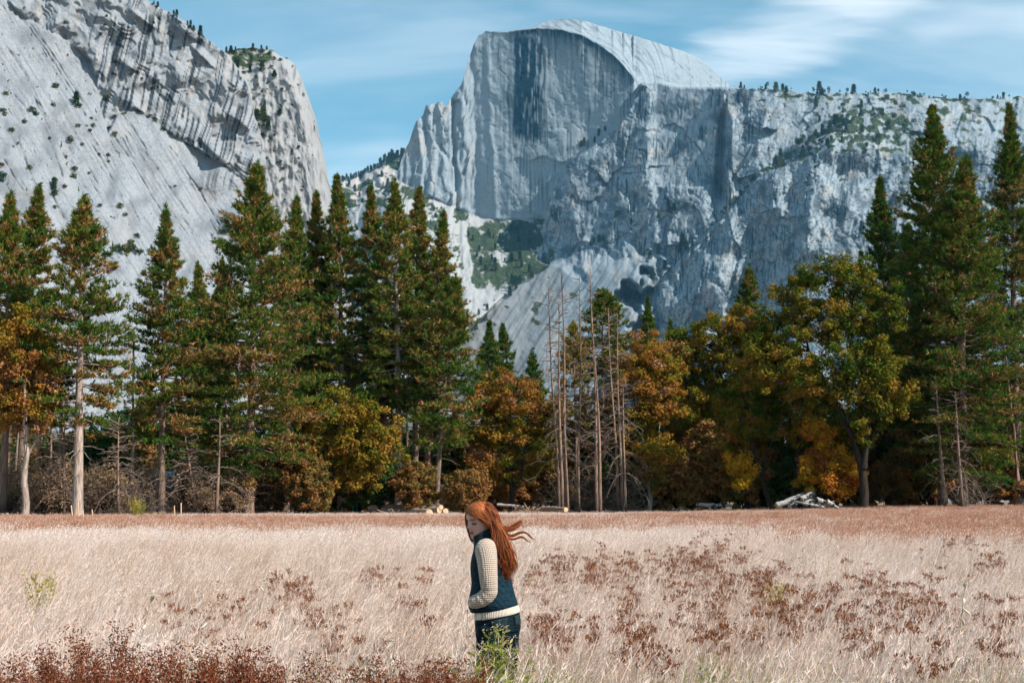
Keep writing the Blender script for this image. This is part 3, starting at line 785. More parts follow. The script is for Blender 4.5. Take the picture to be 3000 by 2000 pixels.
pine('middle pine of the centre trio in front of the dome foot', (962, 432), 952, 142, 905, 54, 13, orange=0.34, shape=0.6)
pine('pine right of the centre trio, rusty cone top beside the talus', (1018, 492), 976, 139, 960, 54, 14, orange=0.4, shape=0.62)
pine('pine with the bulging right flank at the end of the centre group', (1046, 636), 1000, 134, 1010, 70, 15, orange=0.36, shape=0.5, bare=1.4)
pine('left of two small distant pines before the grey apron', (1122, 742), 1120, 176, 960, 38, 16, orange=0.1, green=0.16)
pine('right of two small distant pines before the grey apron', (1154, 748), 1157, 180, 960, 42, 17, orange=0.1, green=0.18)
pine('low rounded distant pine between the apron and the golden oaks', (1222, 815), 1222, 190, 980, 40, 18, orange=0.1, green=0.16)
pine('umbrella topped pine behind the dead trunks', (1386, 668), 1382, 152, 860, 58, 19, orange=0.3, shape=0.45, green=0.24)
pine('half dead brown pine standing among the dead trunks', (1318, 745), 1326, 145, 960, 44, 20, orange=1.2, shape=0.5, dens=0.55, green=0.5)
pine('tiny distant pine rising behind the golden oaks', (1488, 684), 1488, 240, 860, 26, 21, orange=0.05, green=0.2)
pine('tiniest distant pine at the oak tops, right of its companion', (1540, 735), 1540, 240, 860, 20, 22, orange=0.05, green=0.2)
pine('small cone shaped pine behind the oaks under the wall', (1722, 612), 1724, 165, 840, 40, 23, orange=0.45, shape=0.7)
pine('dark green pine left of the giant pine on the right', (2022, 410), 2046, 150, 960, 64, 24, orange=0.12, shape=0.62, green=0.15)
pine('giant pine on the right, highest tree below the ridge glade', (2140, 250), 2166, 139, 1000, 104, 25, orange=0.3, shape=0.55, dens=1.15, green=0.22, r0=0.42)
pine('giant pine\'s right neighbour with boughs almost to the ground', (2216, 362), 2212, 134, 1090, 100, 26, orange=0.3, shape=0.5, dens=1.15, green=0.24, r0=0.42, bare=1.5)
pine('pine at the right edge of the photo with rusty top', (2320, 245), 2340, 142, 960, 72, 27, orange=0.42, shape=0.6, green=0.2)
pine('shaded pine behind the giant pine, only its dark left flank showing', (2085, 520), 2072, 156, 980, 62, 28, orange=0.1, green=0.1, shape=0.55)

# ------------------------------------------------------------------ broadleaf trees
def leaf_cloud(rng, centers, radii, per, size, tints, up=0.5, flat=0.75):
    n = len(centers)
    P = rng.normal(0, 1, (n, per, 3)); P = unit(P) * (rng.random((n, per, 1)) ** 0.45)
    P[..., 2] *= flat
    nrm = unit(P + np.array([0, 0, up]) + rng.normal(0, 0.55, P.shape)).reshape(-1, 3)
    C = (centers[:, None] + P * radii[:, None, None]).reshape(-1, 3)
    u = unit(np.cross(nrm, rng.normal(0, 1, nrm.shape))); v = np.cross(nrm, u)
    s = rng.uniform(size * 0.6, size * 1.25, (len(C), 1))
    V = np.stack([C - u * s, C + u * s * 0.7 + v * s * 0.75, C + u * s * 0.7 - v * s * 0.75], 1).reshape(-1, 3)
    T = np.arange(len(V)).reshape(-1, 3)
    t = np.repeat(np.clip(np.repeat(tints, per) + rng.normal(0, 0.08, n * per), 0, 1), 3)
    return V, T, t
def broadleaf(label, D, trunks, lobes, seed, tint=(0.55, 0.16), mat=None, bark=None, name='oak_tree', per=112, cl=1.0, size=0.135, group=None, depth=0.9, limbs=True, green_low=0.0, bare_twigs=0):
    """trunks: list of (list of overview points, base radius); lobes: (x, y, rx, ry) in overview pixels at distance D"""
    rng = np.random.default_rng(seed)
    k = 1.27551 * D / F_PX
    b = base_of(trunks[0][0][0][0], D)
    def loc(p, dy=0.0):
        q = height_at(p[0], p[1], D); return np.array([q.x - b.x, dy, q.z - b.z])
    wood = Build(); stems = []
    tips = []
    for ti, (pts, r0) in enumerate(trunks):
        P = np.array([loc(p) for p in pts]); P[0, 2] = -0.3 if ti == 0 or P[0, 2] < 1.0 else P[0, 2]
        s = np.linspace(0, 1, len(P)); ss = np.linspace(0, 1, len(P) * 3)
        Q = np.stack([np.interp(ss, s, P[:, j]) for j in range(3)], -1) + rng.normal(0, 0.05, (len(ss), 3)) * (ss[:, None] > 0.05)
        Q[:, 1] += ss * rng.uniform(-1.2, 1.2)
        rr = r0 * (1 - 0.72 * ss); rr[0] *= 1.3
        tb = Build(); tb.tube(Q, rr, 9); stems.append(tb)
        tips += [Q[i] for i in range(len(Q) // 2, len(Q))]
    tips = np.array(tips)
    CC, RR, TT = [], [], []
    for (x, y, rx, ry) in lobes:
        c = loc((x, y), rng.uniform(-0.5, 0.5) * depth * rx * k)
        ax = np.array([rx * k, 0.5 * (rx + ry) * k * depth, ry * k]) * 1.14
        n = max(6, int(cl * 3.6 * (ax[0] * ax[2] + ax[0] * ax[1] + ax[1] * ax[2]) ** 0.92))
        u = unit(rng.normal(0, 1, (n, 3))) * (rng.random((n, 1)) ** 0.28)
        cc = c + u * ax * rng.uniform(0.75, 1.2, (n, 1)) + rng.normal(0, 0.28, (n, 3))
        lt = tint[0] + rng.normal(0, tint[1] * 0.6)
        CC.append(cc); RR.append(rng.uniform(0.45, 0.95, n)); TT.append(lt + rng.normal(0, tint[1] * 0.8, n) - green_low * (u[:, 2] < -0.2))
        if limbs:
            i = np.argmin(((tips - c) ** 2).sum(1) + 0.5 * np.maximum(tips[:, 2] - c[2], 0) ** 2 * 4); a = tips[i]
            mid = (a + c) / 2 + np.array([0, 0, -0.12 * np.linalg.norm(c - a)]) + rng.normal(0, 0.15, 3)
            s = np.linspace(0, 1, 7)[:, None]
            Q = (1 - s) ** 2 * a + 2 * s * (1 - s) * mid + s * s * c + rng.normal(0, 0.05, (7, 3))
            wood.tube(Q, np.linspace(0.11, 0.035, 7), 5)
            for e in cc[rng.choice(n, min(n, 7), replace=False)]:
                q0 = Q[rng.integers(3, 7)]; mm = (q0 + e) / 2 + rng.normal(0, 0.2, 3)
                wood.tube(np.array([q0, mm, e]), [0.035, 0.022, 0.008], 3)
    for _ in range(bare_twigs):
        i = rng.integers(len(tips)); a = tips[i]; L = rng.uniform(1.0, 2.8); az = rng.uniform(0, 6.28)
        s = np.linspace(0, 1, 7); out = np.array([math.cos(az), math.sin(az), 0])
        Q = a + out[None] * (s * L)[:, None]; Q[:, 2] += 0.3 * L * s - 0.9 * L * s ** 2.2; Q += rng.normal(0, 0.06, Q.shape)
        wood.tube(Q, np.linspace(0.04, 0.01, 7), 3)
    V, T, t = leaf_cloud(rng, np.concatenate(CC), np.concatenate(RR), per, size, np.concatenate(TT))
    r = thing(name, b, label, 'tree' if 'tree' in name else 'shrub', group)
    for i, tb in enumerate(stems):
        obj('trunk' if i == 0 else 'limb', tb.mesh('trunk', bark or M_BARK_DARK, True), r)
    if wood.n: obj('twigs', wood.mesh('twigs', M_BARK_DARK), r, kind='stuff')
    obj('crown', np_mesh('crown', V, T, mat or M_OAK, {'tint': t}), r, kind='stuff')
    return r

broadleaf('copper leaved oak at the left edge below the pines', 107, [([(57, 1196), (60, 1120), (66, 1040), (68, 960), (64, 880)], 0.30), ([(66, 1040), (92, 985), (112, 930)], 0.12)],
    [(60, 785, 58, 60), (28, 850, 50, 55), (88, 860, 42, 45), (50, 915, 60, 42), (104, 925, 30, 36), (20, 930, 36, 44), (70, 965, 46, 26)], 101, (0.66, 0.16), bark=M_BARK_PALE, bare_twigs=14)
broadleaf('wide low oak with yellow brown leaves in front of the pines', 127, [([(683, 1186), (686, 1120), (700, 1060), (740, 1010)], 0.34), ([(690, 1110), (720, 1060), (790, 1000)], 0.2), ([(686, 1120), (668, 1070), (660, 1040)], 0.14)],
    [(790, 945, 62, 40), (848, 985, 58, 44), (726, 985, 58, 44), (690, 1048, 52, 38), (800, 1040, 78, 48), (872, 1032, 44, 34), (745, 1108, 56, 32), (655, 1045, 30, 30), (820, 1090, 50, 30), (905, 1005, 16, 20)], 102, (0.52, 0.15), bare_twigs=8, green_low=0.0)
broadleaf('dark forked oak behind the woman, brown gold crown', 141, [([(1175, 1172), (1176, 1135), (1172, 1080), (1150, 1010), (1135, 940)], 0.36), ([(1176, 1135), (1196, 1080), (1205, 1030), (1215, 950)], 0.24)],
    [(1130, 905, 48, 38), (1190, 915, 58, 42), (1246, 950, 40, 48), (1112, 975, 38, 46), (1180, 990, 70, 52), (1240, 1036, 44, 42), (1120, 1056, 44, 44), (1182, 1076, 62, 34), (1096, 920, 24, 30)], 103, (0.54, 0.16), bare_twigs=10)
broadleaf('oak right of the dead trunks with a short white base', 144, [([(1492, 1152), (1492, 1100), (1480, 1060), (1470, 960)], 0.26), ([(1492, 1100), (1512, 1050), (1518, 960)], 0.14)],
    [(1472, 808, 46, 38), (1522, 838, 46, 44), (1448, 872, 42, 42), (1508, 912, 56, 50), (1466, 982, 46, 48), (1516, 1040, 40, 42), (1460, 1056, 32, 34), (1500, 1100, 34, 22)], 104, (0.54, 0.16), bark=M_BARK_PALE, bare_twigs=6)
broadleaf('tall golden oak in the middle of the right row', 150, [([(1612, 1156), (1606, 1090), (1602, 1030), (1580, 930), (1572, 860)], 0.32), ([(1606, 1060), (1626, 960), (1650, 860)], 0.2)],
    [(1588, 790, 46, 38), (1646, 762, 54, 44), (1704, 742, 44, 36), (1746, 785, 38, 46), (1600, 858, 54, 48), (1684, 842, 62, 54), (1640, 918, 58, 48), (1712, 915, 50, 48), (1586, 945, 42, 44), (1560, 820, 30, 36)], 105, (0.42, 0.16), bare_twigs=8)
broadleaf('largest oak with a leaning forked dark trunk beside the pines', 132, [([(1986, 1152), (1984, 1085), (1968, 1020), (1932, 935), (1896, 868), (1862, 800)], 0.44), ([(1984, 1075), (1994, 1000), (1986, 920), (1966, 830), (1950, 740)], 0.28), ([(1950, 975), (1946, 900), (1930, 820)], 0.15), ([(1990, 1030), (2030, 940), (2045, 860)], 0.16)],
    [(1832, 682, 56, 40), (1900, 640, 58, 42), (1962, 640, 48, 40), (1800, 742, 46, 42), (1880, 735, 68, 52), (1962, 735, 60, 58), (1818, 806, 52, 42), (1924, 822, 70, 46), (2022, 705, 44, 56), (2010, 820, 44, 52), (1785, 828, 30, 32), (1930, 612, 24, 20), (1850, 870, 46, 40), (1905, 905, 46, 40), (1960, 890, 46, 46), (2010, 930, 40, 46), (1990, 980, 36, 36), (1756, 800, 44, 44), (1772, 876, 42, 44), (1720, 850, 38, 40), (2050, 900, 40, 50)], 106, (0.33, 0.15), cl=0.85)
broadleaf('oak with two bent dark trunks behind the burnt logs', 138, [([(1812, 1142), (1832, 1080), (1832, 1010), (1806, 950), (1780, 910)], 0.30), ([(1778, 1158), (1748, 1085), (1726, 1030), (1722, 960), (1700, 900)], 0.24), ([(1832, 1020), (1856, 970), (1870, 930)], 0.16), ([(1748, 1085), (1772, 1020), (1770, 960)], 0.10)],
    [(1758, 930, 54, 42), (1832, 918, 52, 42), (1700, 985, 46, 42), (1790, 985, 58, 32), (1862, 985, 38, 38), (1680, 930, 36, 34)], 107, (0.40, 0.18), bare_twigs=6)
broadleaf('bright yellow sapling in front of the two bent oak trunks', 136, [([(1704, 1150), (1702, 1110), (1700, 1080)], 0.05)], [(1692, 1060, 11, 9), (1708, 1068, 11, 9), (1684, 1076, 9, 7), (1716, 1086, 8, 9), (1706, 1104, 7, 8)], 108, (0.45, 0.12), mat=M_GOLD, name='maple_shrub', cl=1.3)
broadleaf('glowing orange yellow maple left of the leaning oak trunk', 134.5, [([(1900, 1150), (1898, 1090), (1892, 1030)], 0.09)],
    [(1862, 985, 20, 20), (1890, 1012, 26, 22), (1868, 1052, 26, 22), (1905, 1050, 24, 22), (1938, 1072, 26, 24), (1958, 1108, 20, 24), (1890, 1098, 30, 22), (1850, 1100, 18, 18), (1925, 1115, 24, 20)], 109, (0.66, 0.24), mat=M_GOLD, name='maple_tree', cl=1.2)
broadleaf('thin light green sapling between the maple and the leaning oak', 139, [([(1918, 1150), (1920, 1080), (1925, 1010)], 0.05)], [(1926, 985, 11, 26), (1926, 1020, 12, 18), (1920, 1060, 9, 12)], 110, (0.04, 0.06), mat=M_GOLD, name='leafy_shrub', cl=2.2)
broadleaf('rust leaved oak behind the pale pines left of the log stack', 150, [([(1060, 1165), (1058, 1100), (1050, 1040)], 0.24)], [(1050, 1010, 40, 40), (1030, 1070, 46, 40), (1085, 1050, 40, 50), (1010, 1110, 40, 30), (1070, 1110, 46, 30)], 111, (0.66, 0.16))
broadleaf('low russet oak under the middle of the dead trunks', 148, [([(1350, 1160), (1350, 1100), (1345, 1040)], 0.2)], [(1340, 960, 40, 40), (1390, 940, 40, 46), (1300, 1010, 36, 44), (1370, 1020, 50, 46), (1420, 1010, 32, 46), (1330, 1080, 46, 36), (1400, 1090, 40, 34)], 112, (0.76, 0.14), cl=0.75, bare_twigs=22)
broadleaf('brown oak filling the gap right of the short white trunk', 156, [([(1560, 1155), (1560, 1090), (1556, 1020)], 0.22)], [(1556, 960, 36, 40), (1550, 1030, 40, 40), (1590, 1010, 36, 44), (1640, 1020, 44, 46), (1560, 1090, 40, 34), (1640, 1090, 50, 34)], 113, (0.70, 0.20))

broadleaf('oak between the golden oak and the largest oak, olive crown', 148, [([(1752, 1156), (1756, 1080), (1752, 980), (1748, 900)], 0.26)], [(1748, 850, 46, 44), (1790, 890, 44, 44), (1716, 880, 40, 44), (1760, 930, 50, 40), (1660, 960, 44, 46), (1640, 1010, 40, 40), (1850, 870, 40, 46), (1880, 930, 46, 46)], 114, (0.42, 0.18))
broadleaf('olive oak behind the giant pine and the largest oak', 150, [([(2040, 1156), (2046, 1060), (2040, 960)], 0.26)], [(2030, 880, 46, 50), (2070, 950, 46, 56), (2000, 960, 40, 50), (2050, 1040, 50, 46), (2110, 1060, 40, 50), (1990, 1040, 30, 40)], 115, (0.10, 0.10))
# ------------------------------------------------------------------ dead pines (snags)
def snag(label, top, bx, D, seed, r0, limbs=46, char=1.0, lo=0.25, weep=0.6, bark=None):
    rng = np.random.default_rng(seed)
    b = base_of(bx, D); tp_ = height_at(top[0], top[1], D); H = tp_.z - b.z; lean = tp_.x - b.x
    zz = np.linspace(-0.3, H, 26); t = np.clip(zz / H, 0, 1)
    tx = lean * t ** 1.15 + 0.08 * np.sin(zz / 3 + seed); ty = 0.1 * np.sin(zz / 4 + seed * 2) * t
    wood = Build()
    r0 *= 0.68; wood.tube(np.stack([tx, ty, zz], -1), r0 * (1 - t) ** 0.8 + 0.03, 8, np.repeat(0.8 * char * smooth(1.8, 0.6, zz + rng.normal(0, 0.2, 26)), 8))
    br = Build()
    for _ in range(limbs):
        z = H * (lo + (0.98 - lo) * rng.random()); q = z / H
        az = rng.uniform(0, 6.28); L = rng.uniform(0.7, 2.4) * (1.15 - 0.75 * q) * 1.3
        out = np.array([math.cos(az), math.sin(az), 0]); s = np.linspace(0, 1, 8)
        P = np.array([np.interp(z, zz, tx), np.interp(z, zz, ty), z]) + out[None] * (s * L)[:, None]
        P[:, 2] += (0.45 * q) * L * s - weep * (1 - q) * 1.5 * L * s ** 2.2 + rng.normal(0, 0.03, 8)
        P += rng.normal(0, 0.025, P.shape) * s[:, None]
        br.tube(P, np.linspace(0.045, 0.018, 8), 4)
        for _k in range(rng.integers(2, 5)):
            i = rng.integers(3, 8); d = unit(out + rng.normal(0, 0.7, 3) + np.array([0, 0, 0.35 * q - 0.5 * (1 - q)]))
            l2 = L * rng.uniform(0.2, 0.5)
            br.tube(np.array([P[i], P[i] + d * l2 * 0.5 + rng.normal(0, 0.03, 3), P[i] + d * l2]), [0.022, 0.017, 0.012], 3)
    r = thing('dead_pine_tree', b, label, 'dead tree', 'bare dead pine trunks')
    obj('trunk', wood.mesh('trunk', bark or M_BARK_SNAG, True), r)
    obj('branches', br.mesh('branches', M_TWIG), r, kind='stuff')
    return r
snag('leftmost bare dead trunk right of the woman, kinked top', (1258, 660), 1284, 139, 201, 0.20)
snag('bare dead trunk close right of the leftmost one', (1282, 690), 1290, 137, 202, 0.22, weep=0.9)
snag('dead trunk with pale peeled bark, third from the woman', (1290, 618), 1302, 138, 203, 0.24, weep=0.8)
snag('thin dark dead trunk with a charred foot in mid group', (1333, 628), 1330, 140, 204, 0.17, limbs=36)
snag('tallest bare dead trunk with upswept twigs at the top', (1357, 616), 1373, 138, 205, 0.23)
snag('pale stripped dead trunk leaning on the tallest one', (1366, 790), 1381, 136, 206, 0.22, limbs=30)
snag('dead trunk in front of the umbrella topped pine', (1396, 706), 1420, 140, 207, 0.19)
snag('rightmost dead trunk with drooping lower branches', (1416, 722), 1428, 138, 208, 0.20, weep=1.1)
snag('short broken dead trunk beside the rightmost one', (1432, 880), 1436, 137, 209, 0.16, limbs=40, weep=1.3)
snag('slim dead trunk left of the pale leaning pine', (150, 930), 147, 112, 210, 0.14, limbs=60, weep=0.9)
snag('grey leaning dead trunk right of the pale leaning pine', (272, 965), 274, 111, 211, 0.11, limbs=70, weep=0.8)
snag('thin dead trunk under the spire pine', (418, 970), 455, 118, 212, 0.14, limbs=40)
snag('dead trunk behind the copper oak at the left edge', (112, 900), 118, 116, 213, 0.16, limbs=60)
snag('dead trunk with a charred foot left of the broadest pine', (505, 960), 495, 116, 214, 0.2, limbs=30)
snag('dead trunk under the boughs of the giant right pine', (2150, 860), 2168, 131, 215, 0.24, limbs=30, lo=0.2, bark=M_BARK)  # darker bark colour stands in for the shade on this trunk
snag('grey dead trunk with hanging twigs right of the giant pine', (2196, 900), 2210, 130, 216, 0.26, limbs=50, lo=0.2, weep=1.2, bark=M_BARK)  # shade put into the colour here too, by the darker bark
# ------------------------------------------------------------------ more trunks that stand in the wood behind, and the dim inner trees
def inner_trunk(ovx, D, H, r, seed, bark, label):
    rng = np.random.default_rng(seed); b = base_of(ovx, D)
    zz = np.linspace(-0.2, H, 12); w = Build(); w2 = Build()
    w.tube(np.stack([0.025 * H * rng.normal() * (zz / H) ** 1.3 + 0.05 * np.sin(zz), 0 * zz, zz], -1), r * (1 - 0.5 * zz / H), 8, np.repeat(rng.choice([0, 0.8]) * smooth(2.2, 0.8, zz), 8))
    for _ in range(26):
        z = rng.uniform(0.2, 0.95) * H; az = rng.uniform(0, 6.28); L = rng.uniform(0.6, 2.2); s = np.linspace(0, 1, 6)
        P = np.array([0, 0, z]) + np.array([math.cos(az), math.sin(az), 0])[None] * (s * L)[:, None]; P[:, 2] -= 0.5 * L * s ** 2
        w2.tube(P + rng.normal(0, 0.04, P.shape) * s[:, None], np.linspace(0.03, 0.012, 6), 3)
    rng2 = np.random.default_rng(seed + 5)
    C = np.array([0, 0, H]) + rng2.normal(0, 1, (26, 3)) * np.array([1.6, 1.6, 1.5])
    V, T, t = leaf_cloud(rng2, C, rng2.uniform(0.5, 0.9, 26), 40, 0.13, rng2.uniform(0.1, 0.6, 26))
    r = thing('pine_tree', b, label, 'tree', 'trunks inside the wood')
    obj('trunk', w.mesh('trunk', bark, True), r)
    obj('branches', w2.mesh('branches', M_TWIG), r, kind='stuff')
    obj('crown', np_mesh('crown', V, T, M_SHADE, {'tint': t}), r, kind='stuff')
INNER = [(16, 116, 'bare trunk at the very left edge inside the wood'), (34, 121, 'trunk just right of the left edge inside the wood'), (84, 124, 'inner trunk between the copper oak and the pale pine'),
    (136, 125, 'charred inner trunk left of the pale leaning pine'), (305, 128, 'inner trunk left of the hidden cabin'), (432, 130, 'inner trunk right of the spire pine'), (520, 131, 'inner trunk left of the broadest pine'),
    (640, 140, 'pale inner trunk left of the wide low oak'), (770, 146, 'left inner trunk under the wide low oak'), (815, 147, 'middle inner trunk under the wide low oak'), (848, 145, 'right inner trunk under the wide low oak'),
    (895, 146, 'inner trunk left of the centre trio'), (930, 148, 'inner trunk behind the centre trio'), (990, 147, 'inner trunk right of the centre trio'), (2050, 150, 'dim inner trunk right of the leaning oak'), (2190, 146, 'dim inner trunk between the right pines'), (2345, 136, 'dim trunk at the very right edge')]
for i, (x, D, lab) in enumerate(INNER):
    inner_trunk(x, D, 13 + (i * 7) % 6, 0.16 + 0.02 * (i % 4), 300 + i, M_BARK if x > 2000 else [M_BARK, M_BARK_PALE, M_BARK_SNAG][i % 3], lab)

def proto_shrub(seed, H, Wd, tint, n, mat, size=0.15, per=40):
    rng = np.random.default_rng(seed); w = Build()
    u = unit(rng.normal(0, 1, (n, 3))) * rng.random((n, 1)) ** 0.35
    lob = unit(rng.normal(0, 1, (7, 3))); lr = rng.uniform(0.55, 1.25, 7)
    fac = lr[np.argmax(u @ lob.T, 1)][:, None] * rng.uniform(0.8, 1.15, (n, 1))
    C = np.array([0, 0, H * 0.52]) + u * fac * np.array([Wd, Wd * 0.8, H * 0.45]) + rng.normal(0, 0.2, (n, 3)); C[:, 2] = np.maximum(C[:, 2], 0.4)
    for e in C[:: max(1, n // 26)]:
        a = np.array([rng.normal(0, 0.15), rng.normal(0, 0.15), 0]); mid = (a + e) / 2 * np.array([0.6, 0.6, 1.1])
        w.tube(np.array([a, mid, e]), [0.05, 0.04, 0.015], 4)
    V, T, t = leaf_cloud(rng, C, rng.uniform(0.45, 0.85, n), per, size, tint[0] + rng.normal(0, tint[1], n))
    tr = Build(); tr.tube(np.array([[0, 0, -0.2], [0.05, 0, H * 0.3], [0, 0.1, H * 0.6]]), [0.13, 0.1, 0.05], 7)
    return tr.mesh('trunk', M_BARK_DARK, True), w.mesh('twigs', M_BARK_DARK), np_mesh('crown', V, T, mat, {'tint': t})
M_DRY = foliage_mat('dry_bush_leaves', [(0, (0.07, 0.10, 0.025)), (0.4, (0.15, 0.115, 0.045)), (0.75, (0.25, 0.15, 0.085)), (1, (0.36, 0.25, 0.17))], 0.3, 0.3)
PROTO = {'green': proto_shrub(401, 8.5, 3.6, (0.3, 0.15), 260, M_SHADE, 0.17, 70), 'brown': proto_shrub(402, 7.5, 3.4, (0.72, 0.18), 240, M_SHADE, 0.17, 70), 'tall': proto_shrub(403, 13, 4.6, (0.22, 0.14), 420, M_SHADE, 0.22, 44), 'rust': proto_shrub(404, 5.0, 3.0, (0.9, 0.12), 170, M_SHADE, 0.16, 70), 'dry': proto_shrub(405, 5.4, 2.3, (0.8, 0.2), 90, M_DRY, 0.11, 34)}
WOOD_LABEL = {'green': 'dim green understory tree in the shade behind the front trees', 'brown': 'dim brown understory tree in the shade behind the front trees', 'tall': 'tall dark tree filling the wood far behind the front trees', 'rust': 'low rust leaved bush in the shade behind the front trees', 'dry': 'sunlit dry brown bush among the left trunks'}
rng = np.random.default_rng(77)
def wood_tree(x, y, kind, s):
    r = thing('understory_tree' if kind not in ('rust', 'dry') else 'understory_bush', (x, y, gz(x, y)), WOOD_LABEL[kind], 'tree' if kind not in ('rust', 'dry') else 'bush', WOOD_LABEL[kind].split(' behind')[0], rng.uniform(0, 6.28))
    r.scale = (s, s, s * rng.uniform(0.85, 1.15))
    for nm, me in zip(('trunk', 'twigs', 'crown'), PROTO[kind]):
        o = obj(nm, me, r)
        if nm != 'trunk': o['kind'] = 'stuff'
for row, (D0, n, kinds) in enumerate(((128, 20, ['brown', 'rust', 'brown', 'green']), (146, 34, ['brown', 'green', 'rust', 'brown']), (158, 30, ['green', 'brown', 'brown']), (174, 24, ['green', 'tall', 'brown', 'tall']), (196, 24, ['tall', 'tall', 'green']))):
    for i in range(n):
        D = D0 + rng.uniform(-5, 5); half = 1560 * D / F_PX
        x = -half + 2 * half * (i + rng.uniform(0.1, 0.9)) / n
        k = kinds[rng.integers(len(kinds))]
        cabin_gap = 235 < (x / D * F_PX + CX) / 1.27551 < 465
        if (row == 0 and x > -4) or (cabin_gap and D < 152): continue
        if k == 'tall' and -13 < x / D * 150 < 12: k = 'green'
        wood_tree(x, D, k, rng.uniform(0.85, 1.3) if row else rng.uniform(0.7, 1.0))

for ovx, D in [(14, 115), (48, 119), (96, 112), (122, 120), (150, 116), (215, 118), (246, 114), (290, 121), (335, 122), (430, 121), (470, 118), (520, 124), (545, 120), (610, 128), (640, 132)]:
    b = base_of(ovx, D); wood_tree(b.x, D, 'dry', rng.uniform(0.7, 1.15))

# tangles of dead twigs among the left trunks
def twig_tangle(ovx, D, H, Wd, seed, label, lean=0.0):
    rng = np.random.default_rng(seed); b = base_of(ovx, D); w = Build()
    for _ in range(64):
        a = np.array([rng.normal(0, Wd * 0.35), rng.normal(0, 0.6), rng.uniform(0, 0.75) * H * rng.random()])
        d = unit(np.array([rng.normal(lean, 0.7), rng.normal(0, 0.5), rng.uniform(0.1, 1.0)])); L = H * rng.uniform(0.25, 0.6)
        s = np.linspace(0, 1, 7); P = a + d[None] * (s * L)[:, None]; P[:, 2] -= 0.35 * L * s ** 2.2; P[:, 2] = np.maximum(P[:, 2], 0.05)
        P += rng.normal(0, 0.06, P.shape) * s[:, None]
        w.tube(P, np.linspace(0.022, 0.009, 7), 3)
        for _k in range(5):
            i = rng.integers(2, 7); d2 = unit(d + rng.normal(0, 0.8, 3)); l2 = L * rng.uniform(0.15, 0.4)
            w.tube(np.array([P[i], P[i] + d2 * l2 * 0.5 + np.array([0, 0, -0.03]), P[i] + d2 * l2 + np.array([0, 0, -0.12 * l2])]), [0.012, 0.010, 0.007], 3)
    o = obj('twig_thicket', w.mesh('twig_thicket', M_TWIG), None, b)
    tag(o, label, 'thicket')
for i, (x, D, H, Wd, lab) in enumerate([(22, 114, 5, 3.2, 'tangle of dead twigs at the left edge of the wood'), (105, 117, 6.5, 3.0, 'tangle of dead twigs between the copper oak and the pale pine'), (160, 118, 5.5, 2.5, 'dead twigs heaped left of the pale leaning trunk'),
    (232, 113, 6.5, 3.0, 'arching pale dead twigs right of the pale leaning trunk'), (300, 116, 6, 3.0, 'grey twig tangle in front of the hidden cabin'), (345, 119, 5.5, 2.5, 'grey twig tangle left of the spire pine trunk'), (415, 120, 5, 2.6, 'grey twig tangle right of the spire pine trunk'),
    (545, 124, 4, 2.5, 'dead twigs at the foot of the broadest pine'), (628, 130, 4.5, 2.4, 'dead twigs between the broadest pine and the wide low oak'), (1015, 137, 6, 2.5, 'dead twigs right of the centre trio trunks'),
    (1310, 141, 7, 2.6, 'grey twig tangle between the left dead trunks'), (1345, 142, 8, 2.6, 'grey twig tangle between the middle dead trunks'), (1400, 141, 8, 3.0, 'grey twig tangle between the right dead trunks'), (1440, 140, 6, 2.2, 'drooping twigs right of the dead trunks'),
    (2235, 131, 5, 2.0, 'hanging twigs at the foot of the right grey dead trunk')]):
    twig_tangle(x, D, H, Wd, 500 + i, lab)
# ================================================================== shrubs and small trees growing on the rock
M_CLIFFGREEN = foliage_mat('cliff_leaves', [(0.0, (0.012, 0.038, 0.016)), (0.4, (0.035, 0.075, 0.022)), (0.7, (0.11, 0.12, 0.03)), (1.0, (0.26, 0.15, 0.05))], 0.15, 0.55)
def far_conifer(seed, H, r, n, k=7, umbrella=False):
    rng = np.random.default_rng(seed); z = rng.random(n) ** (0.8 if not umbrella else 0.5) * H * 0.92 + 0.1 * H
    if umbrella: z = H * (0.5 + 0.5 * rng.random(n))
    t = (z - 0.1 * H) / (0.9 * H); rr = r * ((1 - t) ** 0.75 + 0.08) * np.sqrt(rng.uniform(0.15, 1, n)) if not umbrella else r * np.sqrt(rng.random(n)) * np.sqrt(np.clip(1 - ((t - 0.7) / 0.42) ** 2, 0.05, 1))
    az = rng.uniform(0, 6.283, n); C = np.stack([rr * np.cos(az), rr * np.sin(az), z], -1)
    D = unit(np.stack([np.cos(az), np.sin(az), 0.4 + 0 * az], -1))
    V, T, tt = needle_tufts(rng, C, D, np.clip(rng.normal(0.3, 0.15, n), 0, 1), np.zeros(n), k, (0.08 * H, 0.15 * H), 0.022 * H)
    tb = Build(); tb.tube(np.array([[0, 0, -0.08 * H], [0, 0, 0.5 * H], [0, 0, 0.96 * H]]), [0.022 * H, 0.015 * H, 0.004 * H], 5)
    return tb.mesh('trunk', M_BARK, True), np_mesh('crown', V, T, M_CLIFFGREEN, {'tint': tt})
FAR = {'cone': far_conifer(951, 1.0, 0.20, 150), 'slim': far_conifer(952, 1.0, 0.14, 120), 'umb': far_conifer(953, 1.0, 0.26, 90, 6, True), 'umb2': far_conifer(954, 1.0, 0.20, 70, 6, True), 'umb3': far_conifer(955, 1.0, 0.17, 44, 6, True)}
def bush_proto(seed):
    rng = np.random.default_rng(seed); n = 26; u = unit(rng.normal(0, 1, (n, 3))) * rng.random((n, 1)) ** 0.4
    C = u * np.array([0.8, 0.7, 0.55]) + np.array([0, 0, 0.25]); V, T, t = leaf_cloud(rng, C, rng.uniform(0.2, 0.4, n), 16, 0.11, np.clip(rng.normal(0.4, 0.25, n), 0, 1))
    return np_mesh('cliff_bush', V, T, M_CLIFFGREEN, {'tint': t})
